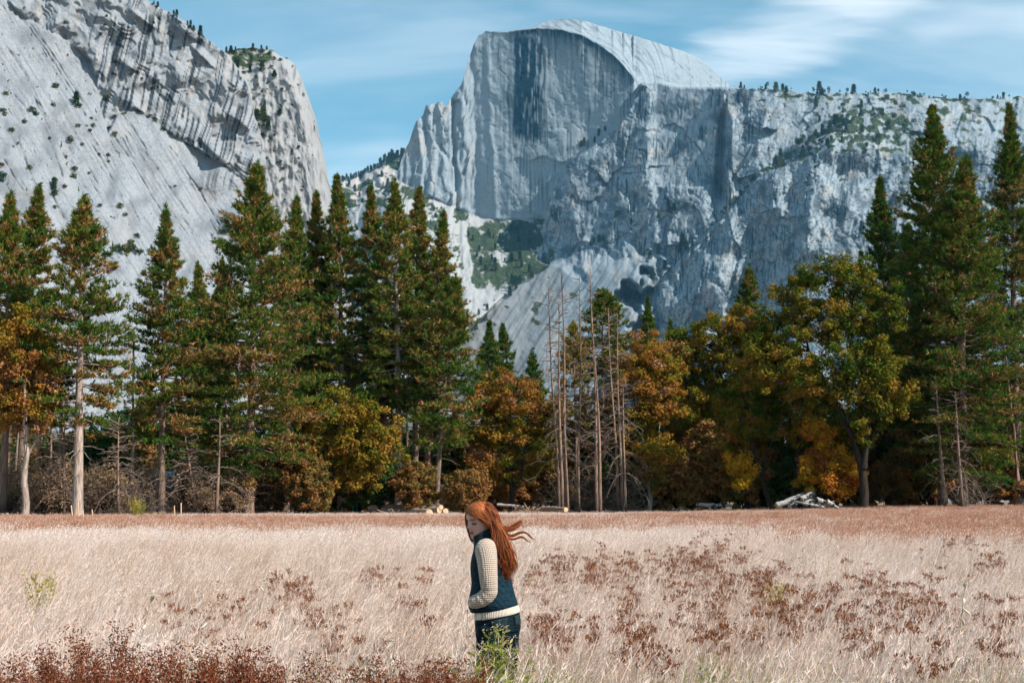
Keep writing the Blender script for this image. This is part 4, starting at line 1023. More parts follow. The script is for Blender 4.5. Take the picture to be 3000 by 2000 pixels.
BUSH = [bush_proto(961), bush_proto(962), bush_proto(963)]
rng = np.random.default_rng(41)
def on_rock(fn, px, py):
    px = np.atleast_1d(np.asarray(px, float)); py = np.atleast_1d(np.asarray(py, float))
    D, _ = fn(px, py, py); return at_np(px, py, D - 1.0)
def rock_bush(pts, lab, s=1.0):
    pts = np.array(pts, float); P = on_rock(cliff_depth, pts[:, 0], pts[:, 1])
    for p, q in zip(P, pts):
        o = obj('cliff_bush', BUSH[rng.integers(3)], None, p.tolist()); r = q[2] * 0.32 * s * rng.uniform(0.9, 1.1)
        o.scale = (r, r, r * rng.uniform(0.8, 1.3)); o.rotation_euler = (0, 0, rng.uniform(0, 6.28)); tag(o, lab, 'bush', lab.split(' bush ')[-1])
def C1(L): return [(x / 2.24, y / 2.24, r / 2.24) for x, y, r in L]
rock_bush(C1([(365, 570, 34), (500, 650, 26), (515, 700, 32), (210, 730, 34), (235, 750, 24), (40, 620, 25), (15, 730, 30), (30, 755, 22), (75, 860, 28), (160, 800, 20), (350, 690, 22), (600, 780, 16), (612, 830, 20), (510, 830, 26), (465, 920, 32), (540, 950, 20), (650, 1015, 15), (710, 1020, 18), (714, 1060, 16), (590, 860, 18), (195, 1105, 22), (490, 1110, 26), (480, 1160, 32), (355, 1230, 26), (358, 1280, 30), (425, 1225, 20), (360, 1185, 24), (5, 1090, 36), (8, 1180, 42), (790, 1360, 30), (825, 1410, 26), (1150, 1222, 14), (1318, 1240, 14), (655, 1352, 22), (360, 1365, 18), (325, 910, 16), (120, 940, 14), (435, 1030, 12), (585, 1140, 14)]), 'dark green bush clinging to the pale slab of the left cliff')
rock_bush(C1([(715, 640, 26), (690, 650, 20), (690, 165, 16), (660, 230, 20), (780, 245, 16), (1180, 320, 22), (1005, 152, 18), (750, 885, 28), (912, 732, 20), (985, 762, 18), (1020, 790, 20), (1075, 850, 26), (755, 765, 16), (425, 152, 12), (700, 105, 12), (860, 490, 18), (930, 520, 16), (1290, 975, 16), (1360, 1020, 18), (1430, 1050, 20), (1480, 1085, 16), (780, 200, 10), (1040, 580, 14), (745, 400, 12)]), 'olive bush on the ledges of the streaked left wall')
rock_bush(C1([(1500, 360, 30), (1560, 400, 34), (1600, 345, 30), (1660, 335, 36), (1720, 345, 30), (1770, 350, 24), (1640, 440, 36), (1720, 420, 40), (1800, 490, 30), (1600, 480, 26), (1560, 440, 26), (1690, 560, 20), (1850, 590, 20), (1535, 570, 14), (1680, 740, 34), (1730, 715, 34), (1760, 780, 36), (1715, 830, 36), (1830, 735, 24), (1800, 890, 20), (1720, 900, 30), (1660, 650, 20), (1700, 620, 18), (1960, 970, 20), (1960, 1040, 14), (1855, 1110, 20), (1840, 1190, 14), (1905, 565, 14), (1820, 1070, 14), (1750, 1040, 18), (1800, 390, 22), (1840, 400, 20), (1880, 385, 12), (1780, 440, 26), (1680, 510, 22), (1760, 545, 20), (1720, 600, 16), (1870, 665, 16), (1955, 560, 12), (2060, 800, 8), (1990, 880, 10), (2050, 1020, 10), (1980, 1250, 16), (1870, 1310, 16), (1930, 1330, 18)]), 'green bush on the rough buttress right of the left cliff')
rock_bush(C1([(1500, 1510, 44), (1460, 1530, 36), (1550, 1535, 40), (900, 1555, 24), (850, 1640, 60), (820, 1660, 50), (780, 1640, 40), (910, 1660, 40), (860, 1600, 30)]), 'yellow green bush on the lower slab between the pines')
def rock_tree(fn, L, lab, m, kinds):
    L = np.array(L, float); P = on_rock(fn, L[:, 0], L[:, 1])
    for p, q in zip(P, L):
        k = kinds[rng.integers(len(kinds))]; r = thing('far_pine_tree', p.tolist(), lab, 'tree', lab.split(' tree ')[-1].split(' pine ')[-1], rng.uniform(0, 6.28))
        h = q[2] * m; r.scale = (h * rng.uniform(0.85, 1.25), h * rng.uniform(0.85, 1.25), h)
        for nm, me in zip(('trunk', 'crown'), FAR[k]):
            o = obj(nm, me, r)
            if nm == 'crown': o['kind'] = 'stuff'
rock_tree(cliff_depth, [(x / 2.24, y / 2.24, h / 2.24) for x, y, h in [(1160, 105, 44), (1140, 100, 34), (1315, 235, 70), (1250, 190, 60), (1270, 205, 40), (1035, 45, 34), (1010, 30, 26), (1485, 352, 50), (1515, 345, 55), (1545, 340, 40), (1660, 330, 56), (1715, 325, 36), (1750, 330, 34), (1230, 165, 30)]], 'tiny pine on the skyline of the left cliff', 0.32, ['slim', 'cone'])
rock_tree(cliff_depth, [(x / 2.24, y / 2.24, h / 2.24) for x, y, h in [(500, 690, 90), (1720, 470, 90), (1725, 800, 110), (1760, 860, 80), (1690, 780, 70), (1640, 480, 60), (1560, 450, 70), (1835, 760, 60), (355, 1250, 80), (1800, 510, 60)]], 'small pine rooted in a crack of the left cliff', 0.32, ['cone'])
m4 = 0.98
sky = []
for c in np.concatenate([rng.uniform(2165, 2290, 4), rng.uniform(2290, 2570, 16), rng.uniform(2570, 2990, 12)]):
    for _ in range(rng.integers(1, 5)):
        x = c + rng.normal(0, 9); base_y = float(dome_ytop(np.array([x]))[0])
        sky.append((x, base_y + rng.uniform(0, 7), (6 + 20 * rng.random() ** 1.8) * (1.2 if 2270 < x < 2560 else 0.8)))
rock_tree(dome_depth, sky, 'tiny pine along the far ridge line at the upper right', m4, ['umb2', 'cone', 'slim', 'umb3', 'umb3'])
gl = []
for _ in range(44):
    x = rng.uniform(2380, 2660); y = rng.uniform(300, 432)
    if 2370 + 0.25 * (y - 300) < x < 2690 + 0.2 * (y - 300): gl.append((x, y, rng.uniform(12, 30)))
for _ in range(24):
    u = rng.random(); gl.append((2270 + 190 * u + rng.normal(0, 14), 490 - 110 * u + rng.normal(0, 14), rng.uniform(14, 34)))
rock_tree(dome_depth, gl, 'tiny pine on the green glade below the far ridge', m4, ['umb2', 'cone', 'umb', 'slim'])
tl = [(1595, 1e9, 0)][:0]
for _ in range(30): tl.append((rng.uniform(1365, 1560), rng.uniform(668, 800), rng.uniform(12, 28)))
for _ in range(24): u = rng.random(); tl.append((1380 + 230 * u + rng.normal(0, 16), 960 - 200 * u + rng.normal(0, 10), rng.uniform(12, 30)))
for _ in range(8): tl.append((rng.uniform(1225, 1345), rng.uniform(600, 680), rng.uniform(9, 18)))
rock_tree(dome_depth, tl, 'tiny pine on the brushy talus below the dome face', m4, ['cone', 'slim'])
wl_ = [(1702, 432, 20), (1712, 428, 26), (1742, 418, 18), (1755, 400, 24), (1773, 385, 16), (1850, 660, 20), (1955, 620, 36), (1975, 618, 22), (1930, 640, 14), (1905, 760, 26), (1930, 745, 30), (1880, 850, 30), (1910, 830, 40), (1950, 790, 26), (2000, 725, 40), (2012, 735, 26), (1990, 740, 22), (1740, 715, 18), (1755, 712, 24), (1730, 722, 16), (1768, 708, 16)]
rock_tree(dome_depth, wl_, 'tiny pine on a ledge of the grey wall under the dome', m4, ['slim', 'cone'])
fr = []
for x in np.arange(1000, 1182, 5.6):
    y0 = float(ridge_sky(np.array([x]))[0]); fr.append((x + rng.normal(0, 2), y0 + rng.uniform(0, 5), rng.uniform(10, 20) * (1.5 if x > 1105 else 1)))
for _ in range(20):
    x = rng.uniform(1000, 1190); y = float(ridge_sky(np.array([x]))[0]) + rng.uniform(4, 90); fr.append((x, y, rng.uniform(12, 24)))
rock_tree(ridge_depth, fr, 'tiny pine on the forested ridge left of the dome', 1.25, ['slim', 'cone'])
# ================================================================== timber, cabin and other things at the wood edge
def wood_mats():
    m = new_mat('log_bark'); g = NG(m); n = g.noise(g.mapping(g.pos(), (0.4, 4, 4)), 3.0, 5, 0.65)
    g.out(g.mix(g.attr('tint'), g.ramp(n, [(0.3, (0.20, 0.13, 0.09)), (0.7, (0.50, 0.38, 0.29))]), (0.01, 0.01, 0.011)), 0.9, g.bump(n, 0.03), 0.1)
    m2 = new_mat('log_cut'); g = NG(m2); n2 = g.noise(g.pos(), 6.0, 3)
    g.out(g.ramp(n2, [(0.3, (0.58, 0.34, 0.19)), (0.7, (0.78, 0.54, 0.35))]), 0.85, None, 0.1)
    m3 = new_mat('log_bleached'); g = NG(m3); n3 = g.noise(g.mapping(g.pos(), (0.5, 5, 5)), 3.0, 4)
    n4 = g.noise(g.pos(), 1.6, 3, 0.6)
    ch = g.math('MAXIMUM', g.attr('tint'), g.math('MULTIPLY', g.step(n4, 0.54, 0.60), 0.92))
    g.out(g.mix(ch, g.ramp(n3, [(0.3, (0.26, 0.24, 0.225)), (0.7, (0.50, 0.465, 0.44))]), (0.008, 0.008, 0.009)), 0.85, g.bump(n3, 0.02), 0.15)
    return m, m2, m3
M_LOG, M_CUT, M_BLEACH = wood_mats()
def log(label, a, b_, r, D, mat, char0=0.0, char1=0.0, group=None, sides=12, taper=0.85, dz=0.0, dy=0.0):
    """a log between two overview points at distance D; bark with a cut face at each end"""
    A = height_at(a[0], a[1], D); B = height_at(b_[0], b_[1], D + dy)
    A = np.array(A); B = np.array(B)
    mid = (A + B) / 2; L = B - A; s = np.linspace(0, 1, 14); rr = np.random.default_rng(int(a[0] * 7 + b_[1]))
    P = -L / 2 + L[None] * s[:, None] + rr.normal(0, 0.02, (14, 3))
    bb = Build(); bb.tube(P, r * (1 - (1 - taper) * s) * (1 + 0.05 * rr.normal(size=14)), sides, np.repeat(np.clip(char0 * smooth(0.45, 0.2, s) + char1 * smooth(0.6, 0.85, s), 0, 1), sides))
    o = thing('log', mid.tolist(), label, 'log', group)
    obj('bark', bb.mesh('bark', mat, True), o)
    for e, c in ((0, char0), (13, char1)):
        cb = Build(); d = unit(P[e] - P[6]); u = unit(np.cross(d, [0, 0, 1.0])); v = np.cross(d, u); re = r * (1 if e == 0 else taper) * 0.99
        th = np.arange(14) / 14 * 2 * np.pi
        ring = P[e] + d * 0.012 + re * (np.cos(th)[:, None] * u + np.sin(th)[:, None] * v) * (1 + 0.04 * rr.normal(size=(14, 1)))
        i = np.arange(14); cb.add(np.concatenate([ring, (P[e] + d * 0.025)[None]]), np.stack([i, (i + 1) % 14, np.full(14, 14)], -1), c)
        obj('cut_face', cb.mesh('cut_face', M_CUT if c < 0.5 else M_BLEACH), o)
    return o
G = 'burnt logs heaped by the oaks'
log('bleached log at the left foot of the burnt heap', (1783, 1160), (1848, 1142), 0.27, 128.5, M_BLEACH, 0, 0.9, G)
log('thin bleached log propped behind the left of the heap', (1806, 1150), (1846, 1134), 0.20, 130, M_BLEACH, 0.2, 0.9, G)
log('raised bleached log jutting up from the top of the heap', (1840, 1146), (1874, 1131), 0.27, 128, M_BLEACH, 0.0, 1.0, G, taper=0.95)
log('charred black log crossing the middle of the heap', (1838, 1162), (1876, 1146), 0.30, 127.4, M_BLEACH, 1.0, 1.0, G)
log('bleached log sloping down at the right of the heap', (1872, 1146), (1908, 1160), 0.27, 128.6, M_BLEACH, 0.3, 0.1, G)
log('pointed bleached log end furthest right of the heap', (1900, 1152), (1926, 1166), 0.24, 128.2, M_BLEACH, 0.0, 0.0, G, taper=0.3)
log('short pale log lying low in front of the heap', (1812, 1165), (1832, 1156), 0.22, 127.6, M_BLEACH, 0.0, 0.6, G)
log('charred stub standing up in the middle of the heap', (1856, 1164), (1866, 1140), 0.22, 128.2, M_BLEACH, 1.0, 0.8, G)
log('thin burnt pole lying across the front of the heap', (1826, 1152), (1892, 1164), 0.13, 127.2, M_BLEACH, 0.7, 0.2, G)
log('grey split log low at the right rear of the heap', (1880, 1158), (1916, 1154), 0.20, 129.6, M_BLEACH, 0.2, 0.5, G)
G2_ = 'felled logs stacked at the wood edge'
log('long grey log at the back of the log stack', (846, 1166), (990, 1165), 0.34, 131, M_LOG, 0, 0, G2_)
log('dark barked log lying on top of the stack', (962, 1163), (1014, 1164), 0.26, 129, M_LOG, 0.25, 0.0, G2_, dy=-3)
log('thick log under the dark barked log', (930, 1170), (1010, 1170), 0.36, 130, M_LOG, 0, 0, G2_, dy=-4)
log('front log of the stack with an orange cut face', (944, 1177), (986, 1177), 0.40, 128, M_LOG, 0, 0, G2_, dy=-5)
log('short cut log at the right end of the stack', (1000, 1174), (1024, 1173), 0.30, 129, M_LOG, 0.2, 0, G2_, dy=-3)
log('log half sunk in grass left of the stack', (876, 1172), (930, 1173), 0.30, 130.5, M_LOG, 0, 0, G2_)
log('pale log left of the first dead trunk with orange end', (1250, 1168), (1300, 1170), 0.26, 133, M_LOG, 0, 0, None, dy=-4)
log('fallen white trunk lying behind the woman\'s head', (1142, 1158), (1206, 1163), 0.14, 139, M_BLEACH, 0, 0.3, None)
log('bleached fallen trunk right of the short white oak', (1600, 1158), (1680, 1160), 0.18, 140, M_BLEACH, 0, 0.2, None)

def brush_pile(label, ovx, D, Wd, H, seed, n=80, leaves=True):
    rng = np.random.default_rng(seed); b = base_of(ovx, D); w = Build()
    for _ in range(n):
        a = np.array([rng.normal(0, Wd * 0.4), rng.normal(0, Wd * 0.25), abs(rng.normal(0, H * 0.35))]); d = unit(rng.normal(0, 1, 3) * np.array([1, 0.6, 0.55])); L = rng.uniform(0.5, 1.6)
        P = np.stack([a, a + d * L * 0.5 + rng.normal(0, 0.06, 3), a + d * L]); P[:, 2] = np.clip(P[:, 2], 0.05, H * 1.5)
        w.tube(P, np.array([1, 0.8, 0.5]) * rng.uniform(0.02, 0.06), 5)
    r = thing('brush_pile', b, label, 'brush pile'); obj('branches', w.mesh('branches', M_LOG), r, kind='stuff')
    if leaves:
        C = np.stack([rng.normal(0, Wd * 0.4, 30), rng.normal(0, Wd * 0.2, 30), abs(rng.normal(0, H * 0.45, 30))], -1)
        V, T, t = leaf_cloud(rng, C, np.full(30, 0.28), 16, 0.07, rng.uniform(0.55, 1.0, 30)); obj('leaves', np_mesh('leaves', V, T, M_OAK, {'tint': t}), r, kind='stuff')
brush_pile('heap of cut branches right of the forked oak', 1228, 134, 1.6, 0.95, 911, 90)
brush_pile('low heap of branches right of the short white oak', 1560, 138, 3.0, 0.6, 912, 90)
brush_pile('low heap of branches behind the burnt logs', 1660, 137, 3.0, 0.6, 913, 80)
brush_pile('leafy slash heaped left of the log stack', 880, 127, 2.2, 0.6, 914, 80)
brush_pile('pale heap of branches at the wood edge under the spire pine', 372, 106, 1.8, 0.55, 915, 90)
brush_pile('pale heap of branches at the foot of the copper oak', 18, 104, 1.8, 0.5, 916, 80)
brush_pile('scattered branches right of the glowing maple', 2010, 133, 2.0, 0.4, 917, 60)

# wooden stakes in the grass on the left
for i, (x, h) in enumerate([(166, 1.3), (180, 1.5), (211, 1.0), (398, 1.3), (412, 1.5), (186, 0.9)]):
    b = base_of(x, 101 + i * 0.4); w = Build(); w.tube(np.array([[0, 0, -0.1], [0.03 * i, 0, h * 0.5], [0.05 * i - 0.1, 0, h]]), 0.045, 5, 0.3, caps=True)
    tag(obj('stake', w.mesh('stake', M_CUT), None, b), 'thin orange brown stake ' + ['left of the first pair by the pale leaning trunk', 'right of the first pair by the pale leaning trunk', 'short and alone right of the pale leaning trunk', 'left of the second pair by the yellow bush', 'right of the second pair by the yellow bush', 'shortest, between the first stakes'][i], 'stake', 'stakes at the wood edge')

def flat_mat(name, c, rough=0.6, metal=0.0):
    m = new_mat(name); g = NG(m); n = g.noise(g.pos(), 2.5, 3)
    bs = g.out(g.mix(g.math('MULTIPLY', n, 0.5), c, tuple(v * 0.6 for v in c)), rough); bs.inputs['Metallic'].default_value = metal
    return m
def box(bd, c, s, a=0.0):
    x, y, z = c; dx, dy, dz = s[0] / 2, s[1] / 2, s[2] / 2
    V = np.array([[x + i * dx, y + j * dy, z + k * dz] for k in (-1, 1) for j in (-1, 1) for i in (-1, 1)])
    bd.add(V, np.array([[0, 2, 3, 1], [4, 5, 7, 6], [0, 1, 5, 4], [2, 6, 7, 3], [0, 4, 6, 2], [1, 3, 7, 5]]), a)
M_GREENP = flat_mat('green_paint', (0.01, 0.22, 0.10)); M_BLACK = flat_mat('dark_opening', (0.012, 0.014, 0.014), 0.3)
# green equipment cabin (machine cab) by the logs
b = base_of(823, 132); cab = thing('machine_cab', b, 'bright green machine cab half hidden by brush left of the logs', 'machine')
def part(name, boxes, mat, parent, kind=None):
    bd = Build()
    for c, s in boxes: box(bd, c, s)
    o = obj(name, bd.mesh(name, mat), parent)
    return o
part('base', [((0, 0, 0.45), (1.15, 1.1, 0.5))], M_GREENP, cab)
part('post', [((-0.44, -0.4, 1.1), (0.14, 0.12, 0.85))], M_GREENP, cab); part('post', [((0.44, -0.4, 1.1), (0.14, 0.12, 0.85))], M_GREENP, cab)
part('post', [((0.44, 0.4, 1.1), (0.14, 0.12, 0.85))], M_GREENP, cab); part('post', [((-0.44, 0.4, 1.1), (0.14, 0.12, 0.85))], M_GREENP, cab); part('post', [((-0.08, -0.42, 1.1), (0.12, 0.08, 0.85))], M_GREENP, cab)
part('roof', [((0, 0, 1.58), (1.2, 1.1, 0.14))], M_GREENP, cab)
part('window', [((0.18, -0.34, 1.1), (0.42, 0.03, 0.83))], M_BLACK, cab); part('window', [((-0.26, -0.33, 1.1), (0.26, 0.03, 0.83))], M_BLACK, cab)
part('step', [((0.2, -0.75, 0.3), (0.9, 0.4, 0.12))], M_GREENP, cab)

# cabin deep in the wood
M_WALLC = flat_mat('cabin_wall', (0.38, 0.37, 0.35)); M_ROOFC = flat_mat('cabin_roof', (0.34, 0.36, 0.40), 0.55); M_GLASSC = flat_mat('cabin_glass', (0.10, 0.20, 0.23), 0.12); M_BRICKC = flat_mat('cabin_chimney', (0.42, 0.16, 0.09)); M_TRIMC = flat_mat('cabin_trim', (0.62, 0.60, 0.57))
bx = (base_of(245, 150).x + base_of(455, 150).x) / 2; Wc = base_of(455, 150).x - base_of(245, 150).x
cabin = thing('cabin', (bx, 150, gz(bx, 150)), 'low grey roofed cabin half hidden behind the left trunks', 'building')
part('wall', [((0, 2.5, 1.4), (Wc * 0.94, 5, 2.8))], M_WALLC, cabin)
rb = Build(); w2 = Wc / 2 + 0.4
rb.add([[-w2, -0.8, 2.75], [w2, -0.8, 2.75], [w2, 5.8, 2.75], [-w2, 5.8, 2.75], [-w2 + 1.2, 2.5, 4.7], [w2 - 1.2, 2.5, 4.7], [-w2, -0.8, 2.58], [w2, -0.8, 2.58], [w2, 5.8, 2.58], [-w2, 5.8, 2.58]],
    np.array([[0, 1, 5, 4], [2, 3, 4, 5], [6, 9, 8, 7], [0, 6, 7, 1], [1, 7, 8, 2], [2, 8, 9, 3], [3, 9, 6, 0]]))
rb.add([[-w2, -0.8, 2.75], [-w2 + 1.2, 2.5, 4.7], [-w2, 5.8, 2.75], [w2, -0.8, 2.75], [w2, 5.8, 2.75], [w2 - 1.2, 2.5, 4.7]], np.array([[0, 1, 2], [3, 4, 5]]))
roof = obj('roof', rb.mesh('roof', M_ROOFC), cabin)
part('chimney', [((Wc * 0.27, 2.2, 4.7), (1.5, 0.9, 1.7))], M_BRICKC, roof)
for i in range(9):
    x = -Wc * 0.42 + Wc * 0.84 * i / 8
    wd = part('window', [((x, -0.03, 1.55), (0.62, 0.05, 1.3))], M_GLASSC, cabin)
    part('frame', [((x - 0.35, -0.05, 1.55), (0.09, 0.09, 1.48)), ((x + 0.35, -0.05, 1.55), (0.09, 0.09, 1.48)), ((x, -0.05, 2.25), (0.62, 0.09, 0.09)), ((x, -0.05, 0.85), (0.62, 0.09, 0.09))], M_TRIMC, wd)
for i in range(5):
    part('porch_post', [((-Wc * 0.45 + Wc * 0.9 * i / 4, -0.62, 1.28), (0.14, 0.14, 2.56))], M_TRIMC, cabin)
# ================================================================== the woman
PX0, PD = 1430.0, 9.26
def cr(cx, cy):                       # tracing units -> local metres (x to the right, z up)
    return (cx - 564.3) / 1410.75, 1.7278 - cy / 1410.75
def cat(pts, n):
    """smooth curve through pts"""
    P = np.asarray(pts, float); k = len(P)
    P2 = np.concatenate([[2 * P[0] - P[1]], P, [2 * P[-1] - P[-2]]])
    t = np.linspace(0, k - 1 - 1e-6, n); i = t.astype(int); f = (t - i)[:, None]
    a, b, c, d = P2[i], P2[i + 1], P2[i + 2], P2[i + 3]
    return 0.5 * (2 * b + (c - a) * f + (2 * a - 5 * b + 4 * c - d) * f ** 2 + (3 * b - a - 3 * c + d) * f ** 3)
def loft(bd, rings, sides=40, caps=True, e=2.3, a=0.0):
    """rings: (xl, xr, yhalf, zl, zr, ycentre) - superellipse sections, tilted from zl at the left to zr at the right"""
    th = np.arange(sides) / sides * 2 * np.pi; c, s = np.cos(th), np.sin(th)
    cc = np.sign(c) * np.abs(c) ** (2 / e); ss = np.sign(s) * np.abs(s) ** (2 / e)
    V = []
    for (xl, xr, yh, zl, zr, yc) in rings:
        x = (xl + xr) / 2 + (xr - xl) / 2 * cc
        V.append(np.stack([x, yc + yh * ss, zl + (zr - zl) * (x - xl) / (xr - xl)], -1))
    V = np.array(V); n = len(V)
    i = np.arange(n - 1)[:, None] * sides; j = np.arange(sides)[None]; k = (j + 1) % sides
    T = np.stack([i + j, i + k, i + sides + k, i + sides + j], -1).reshape(-1, 4)
    if caps:
        V2 = np.concatenate([V.reshape(-1, 3), V[0].mean(0)[None], V[-1].mean(0)[None]])
        jj = np.arange(sides); kk = (jj + 1) % sides; N = n * sides
        bd.add(V2, np.concatenate([T[:, [0, 1, 2]], T[:, [0, 2, 3]], np.stack([kk, jj, np.full(sides, N)], -1), np.stack([(n - 1) * sides + jj, (n - 1) * sides + kk, np.full(sides, N + 1)], -1)]), a)
    else: bd.add(V.reshape(-1, 3), T, a)
def resample(rings, n):
    Rr = np.array(rings, float); return cat(Rr, n)
# --- head: sections across its height, in head axes (forward, left, up)
HC = np.array([cr(492, 292)[0], 0.0, cr(492, 292)[1]]) ; HYAW, HPIT = R(35), R(11)
fw = np.array([-math.cos(HYAW), -math.sin(HYAW), 0.0]); lf = np.array([math.sin(HYAW), -math.cos(HYAW), 0.0])
up = np.array([0, 0, 1.0]); fwd = fw * math.cos(HPIT) - up * math.sin(HPIT); upv = up * math.cos(HPIT) + fw * math.sin(HPIT)
def head_pts(f, l, u): return HC + f[..., None] * fwd + l[..., None] * lf + u[..., None] * upv
uu = np.array([-0.118, -0.112, -0.100, -0.085, -0.060, -0.030, 0.0, 0.03, 0.055, 0.080, 0.098, 0.110, 0.115])
Ff = np.array([0.040, 0.064, 0.078, 0.082, 0.081, 0.079, 0.078, 0.083, 0.083, 0.072, 0.052, 0.026, 0.006])
Bb = np.array([-0.010, 0.000, 0.015, 0.040, 0.070, 0.090, 0.103, 0.107, 0.103, 0.090, 0.068, 0.035, 0.006])
Ww = np.array([0.016, 0.030, 0.042, 0.052, 0.062, 0.068, 0.072, 0.074, 0.073, 0.064, 0.048, 0.024, 0.006])
def head_grid(inflate=0.0, nu=74, na=88):
    u = np.linspace(-0.118, 0.115, nu); F = np.interp(u, uu, Ff) + inflate; B = np.interp(u, uu, Bb) + inflate; Wd = np.interp(u, uu, Ww) + inflate
    for arr in (F, B, Wd): arr[1:-1] = (arr[:-2] + 2 * arr[1:-1] + arr[2:]) / 4
    th = np.arange(na) / na * 2 * np.pi
    c, s = np.cos(th), np.sin(th)
    f = np.where(c[None] > 0, F[:, None], B[:, None]) * np.sign(c)[None] * np.abs(c)[None] ** 0.92
    l = Wd[:, None] * np.sign(s)[None] * np.abs(s)[None] ** 0.86
    U = np.repeat(u[:, None], na, 1) * (1 + inflate * 6)
    return f, l, U, th
def face_relief(f, l, u):
    g = lambda x, m, w: np.exp(-((x - m) / w) ** 2)
    front = smooth(0.02, 0.06, f)
    nose = np.interp(u, [-0.045, -0.036, -0.028, -0.022, -0.008, 0.010, 0.024, 0.032], [0, 0.010, 0.026, 0.029, 0.021, 0.013, 0.005, 0]) * np.exp(-(np.abs(l) / np.interp(u, [-0.036, -0.02, 0.02], [0.013, 0.012, 0.010])) ** 2.4)
    ala = 0.009 * g(u, -0.031, 0.008) * (g(l, 0.013, 0.007) + g(l, -0.013, 0.007))
    lips = 0.0085 * g(l, 0, 0.021) * (g(u, -0.0535, 0.0045) + 1.05 * g(u, -0.067, 0.0055)) - 0.004 * g(u, -0.060, 0.0025) * g(l, 0, 0.022)
    sock = -0.009 * (g(l, 0.032, 0.016) + g(l, -0.032, 0.016)) * g(u, 0.006, 0.013)
    lid = 0.006 * (g(l, 0.033, 0.012) + g(l, -0.033, 0.012)) * g(u, 0.001, 0.008)
    brow = 0.005 * (g(l, 0.030, 0.020) + g(l, -0.030, 0.020)) * g(u, 0.026, 0.008)
    chin = 0.006 * g(u, -0.100, 0.012) * g(l, 0, 0.018)
    cheek = 0.005 * (g(l, 0.045, 0.018) + g(l, -0.045, 0.018)) * g(u, -0.022, 0.02)
    return f + front * (nose + ala + lips + sock + lid + brow + chin + cheek)
body = Build()
f, l, U, th = head_grid()
f = face_relief(f, l, U)
Vh = head_pts(f, l, U); nu, na = f.shape
def grid_tris(nu, na):
    i = np.arange(nu - 1)[:, None] * na; j = np.arange(na)[None]; k = (j + 1) % na
    return np.stack([i + j, i + k, i + na + k, i + na + j], -1).reshape(-1, 4)
Th = grid_tris(nu, na)
jj = np.arange(na); kk = (jj + 1) % na; N = nu * na
body.add(np.concatenate([Vh.reshape(-1, 3), Vh[0].mean(0)[None], Vh[-1].mean(0)[None]]),
    np.concatenate([Th[:, [0, 2, 1]], Th[:, [0, 3, 2]], np.stack([jj, kk, np.full(na, N)], -1), np.stack([N - na + kk, N - na + jj, np.full(na, N + 1)], -1)]))
# ear on the near side
ear_c = head_pts(np.array(-0.008), np.array(0.071), np.array(-0.004))
th_ = np.linspace(0, np.pi, 9)[:, None]; ph_ = np.linspace(0, 2 * np.pi, 13)[None]
E = ear_c + (np.sin(th_) * np.cos(ph_))[..., None] * fwd * 0.016 + (np.sin(th_) * np.sin(ph_))[..., None] * lf * 0.008 + np.cos(th_ + 0 * ph_)[..., None] * upv * 0.029
bi = np.arange(8)[:, None] * 13; bj = np.arange(12)[None]
body.add(E.reshape(-1, 3), np.stack([bi + bj, bi + bj + 1, bi + 13 + bj + 1, bi + 13 + bj], -1).reshape(-1, 4))
# neck, torso, legs, arms (under the clothes)
body.tube(cat([(-0.005, 0, 1.30), (-0.012, 0, 1.38), (-0.030, 0, 1.43), (-0.040, 0, 1.50)], 10), 0.050, 20, caps=True)
loft(body, resample([(-0.07, 0.17, 0.14, 0.80, 0.80, 0), (-0.08, 0.17, 0.155, 0.90, 0.90, 0), (-0.08, 0.14, 0.125, 1.08, 1.08, 0), (-0.09, 0.12, 0.13, 1.20, 1.20, 0), (-0.08, 0.09, 0.16, 1.31, 1.31, 0), (-0.06, 0.05, 0.11, 1.37, 1.37, 0)], 18), 32)
LEGS = [[(0.02, -0.085, 0.86), (0.018, -0.085, 0.62), (0.012, -0.085, 0.46), (0.03, -0.085, 0.26), (0.035, -0.085, 0.06)], [(0.108, 0.085, 0.86), (0.105, 0.085, 0.62), (0.095, 0.085, 0.46), (0.115, 0.085, 0.26), (0.12, 0.085, 0.06)]]
for Lp in LEGS: body.tube(cat(Lp, 16), np.interp(np.linspace(0, 1, 16), [0, 0.3, 0.5, 0.7, 1], [0.085, 0.075, 0.052, 0.05, 0.036]), 18, caps=True)
ARM = [(*cr(548, 540), -0.150), (*cr(558, 620), -0.178), (*cr(568, 730), -0.198), (*cr(578, 840), -0.208), (*cr(580, 905), -0.205), (*cr(545, 955), -0.200), (*cr(498, 984), -0.192), (*cr(450, 1000), -0.178), (*cr(430, 1006), -0.165)]
ARM = np.array([(x, y, z) for x, z, y in ARM]); SH = np.array([0.01, -0.09, 1.33])
for sgn in (1, -1):
    P = cat(np.concatenate([[SH], ARM, [[ARM[-1, 0] + 0.045, -0.085, ARM[-1, 2] - 0.012]]]) * np.array([1, sgn, 1]), 30)
    body.tube(P, np.interp(np.linspace(0, 1, 30), [0, 0.2, 0.5, 0.6, 1], [0.05, 0.046, 0.038, 0.036, 0.026]), 16, caps=True)
    palm = P[-1]; d = unit(np.array([0.75, 0.45 * sgn, -0.45]))
    for q, (ln, off) in enumerate(((0.07, -0.026), (0.078, -0.009), (0.074, 0.009), (0.06, 0.026))):
        a0 = palm + np.array([0, 0, off]); body.tube(np.array([palm, a0 + d * 0.05, a0 + d * (0.05 + ln * 0.6), a0 + d * (0.05 + ln) + np.array([0.012, 0, -0.012])]), [0.016, 0.010, 0.0085, 0.007], 8, caps=True)
    body.tube(np.array([palm, palm + np.array([0.02, 0.01 * sgn, 0.03]), palm + np.array([0.05, 0.015 * sgn, 0.04])]), [0.014, 0.011, 0.008], 8, caps=True)
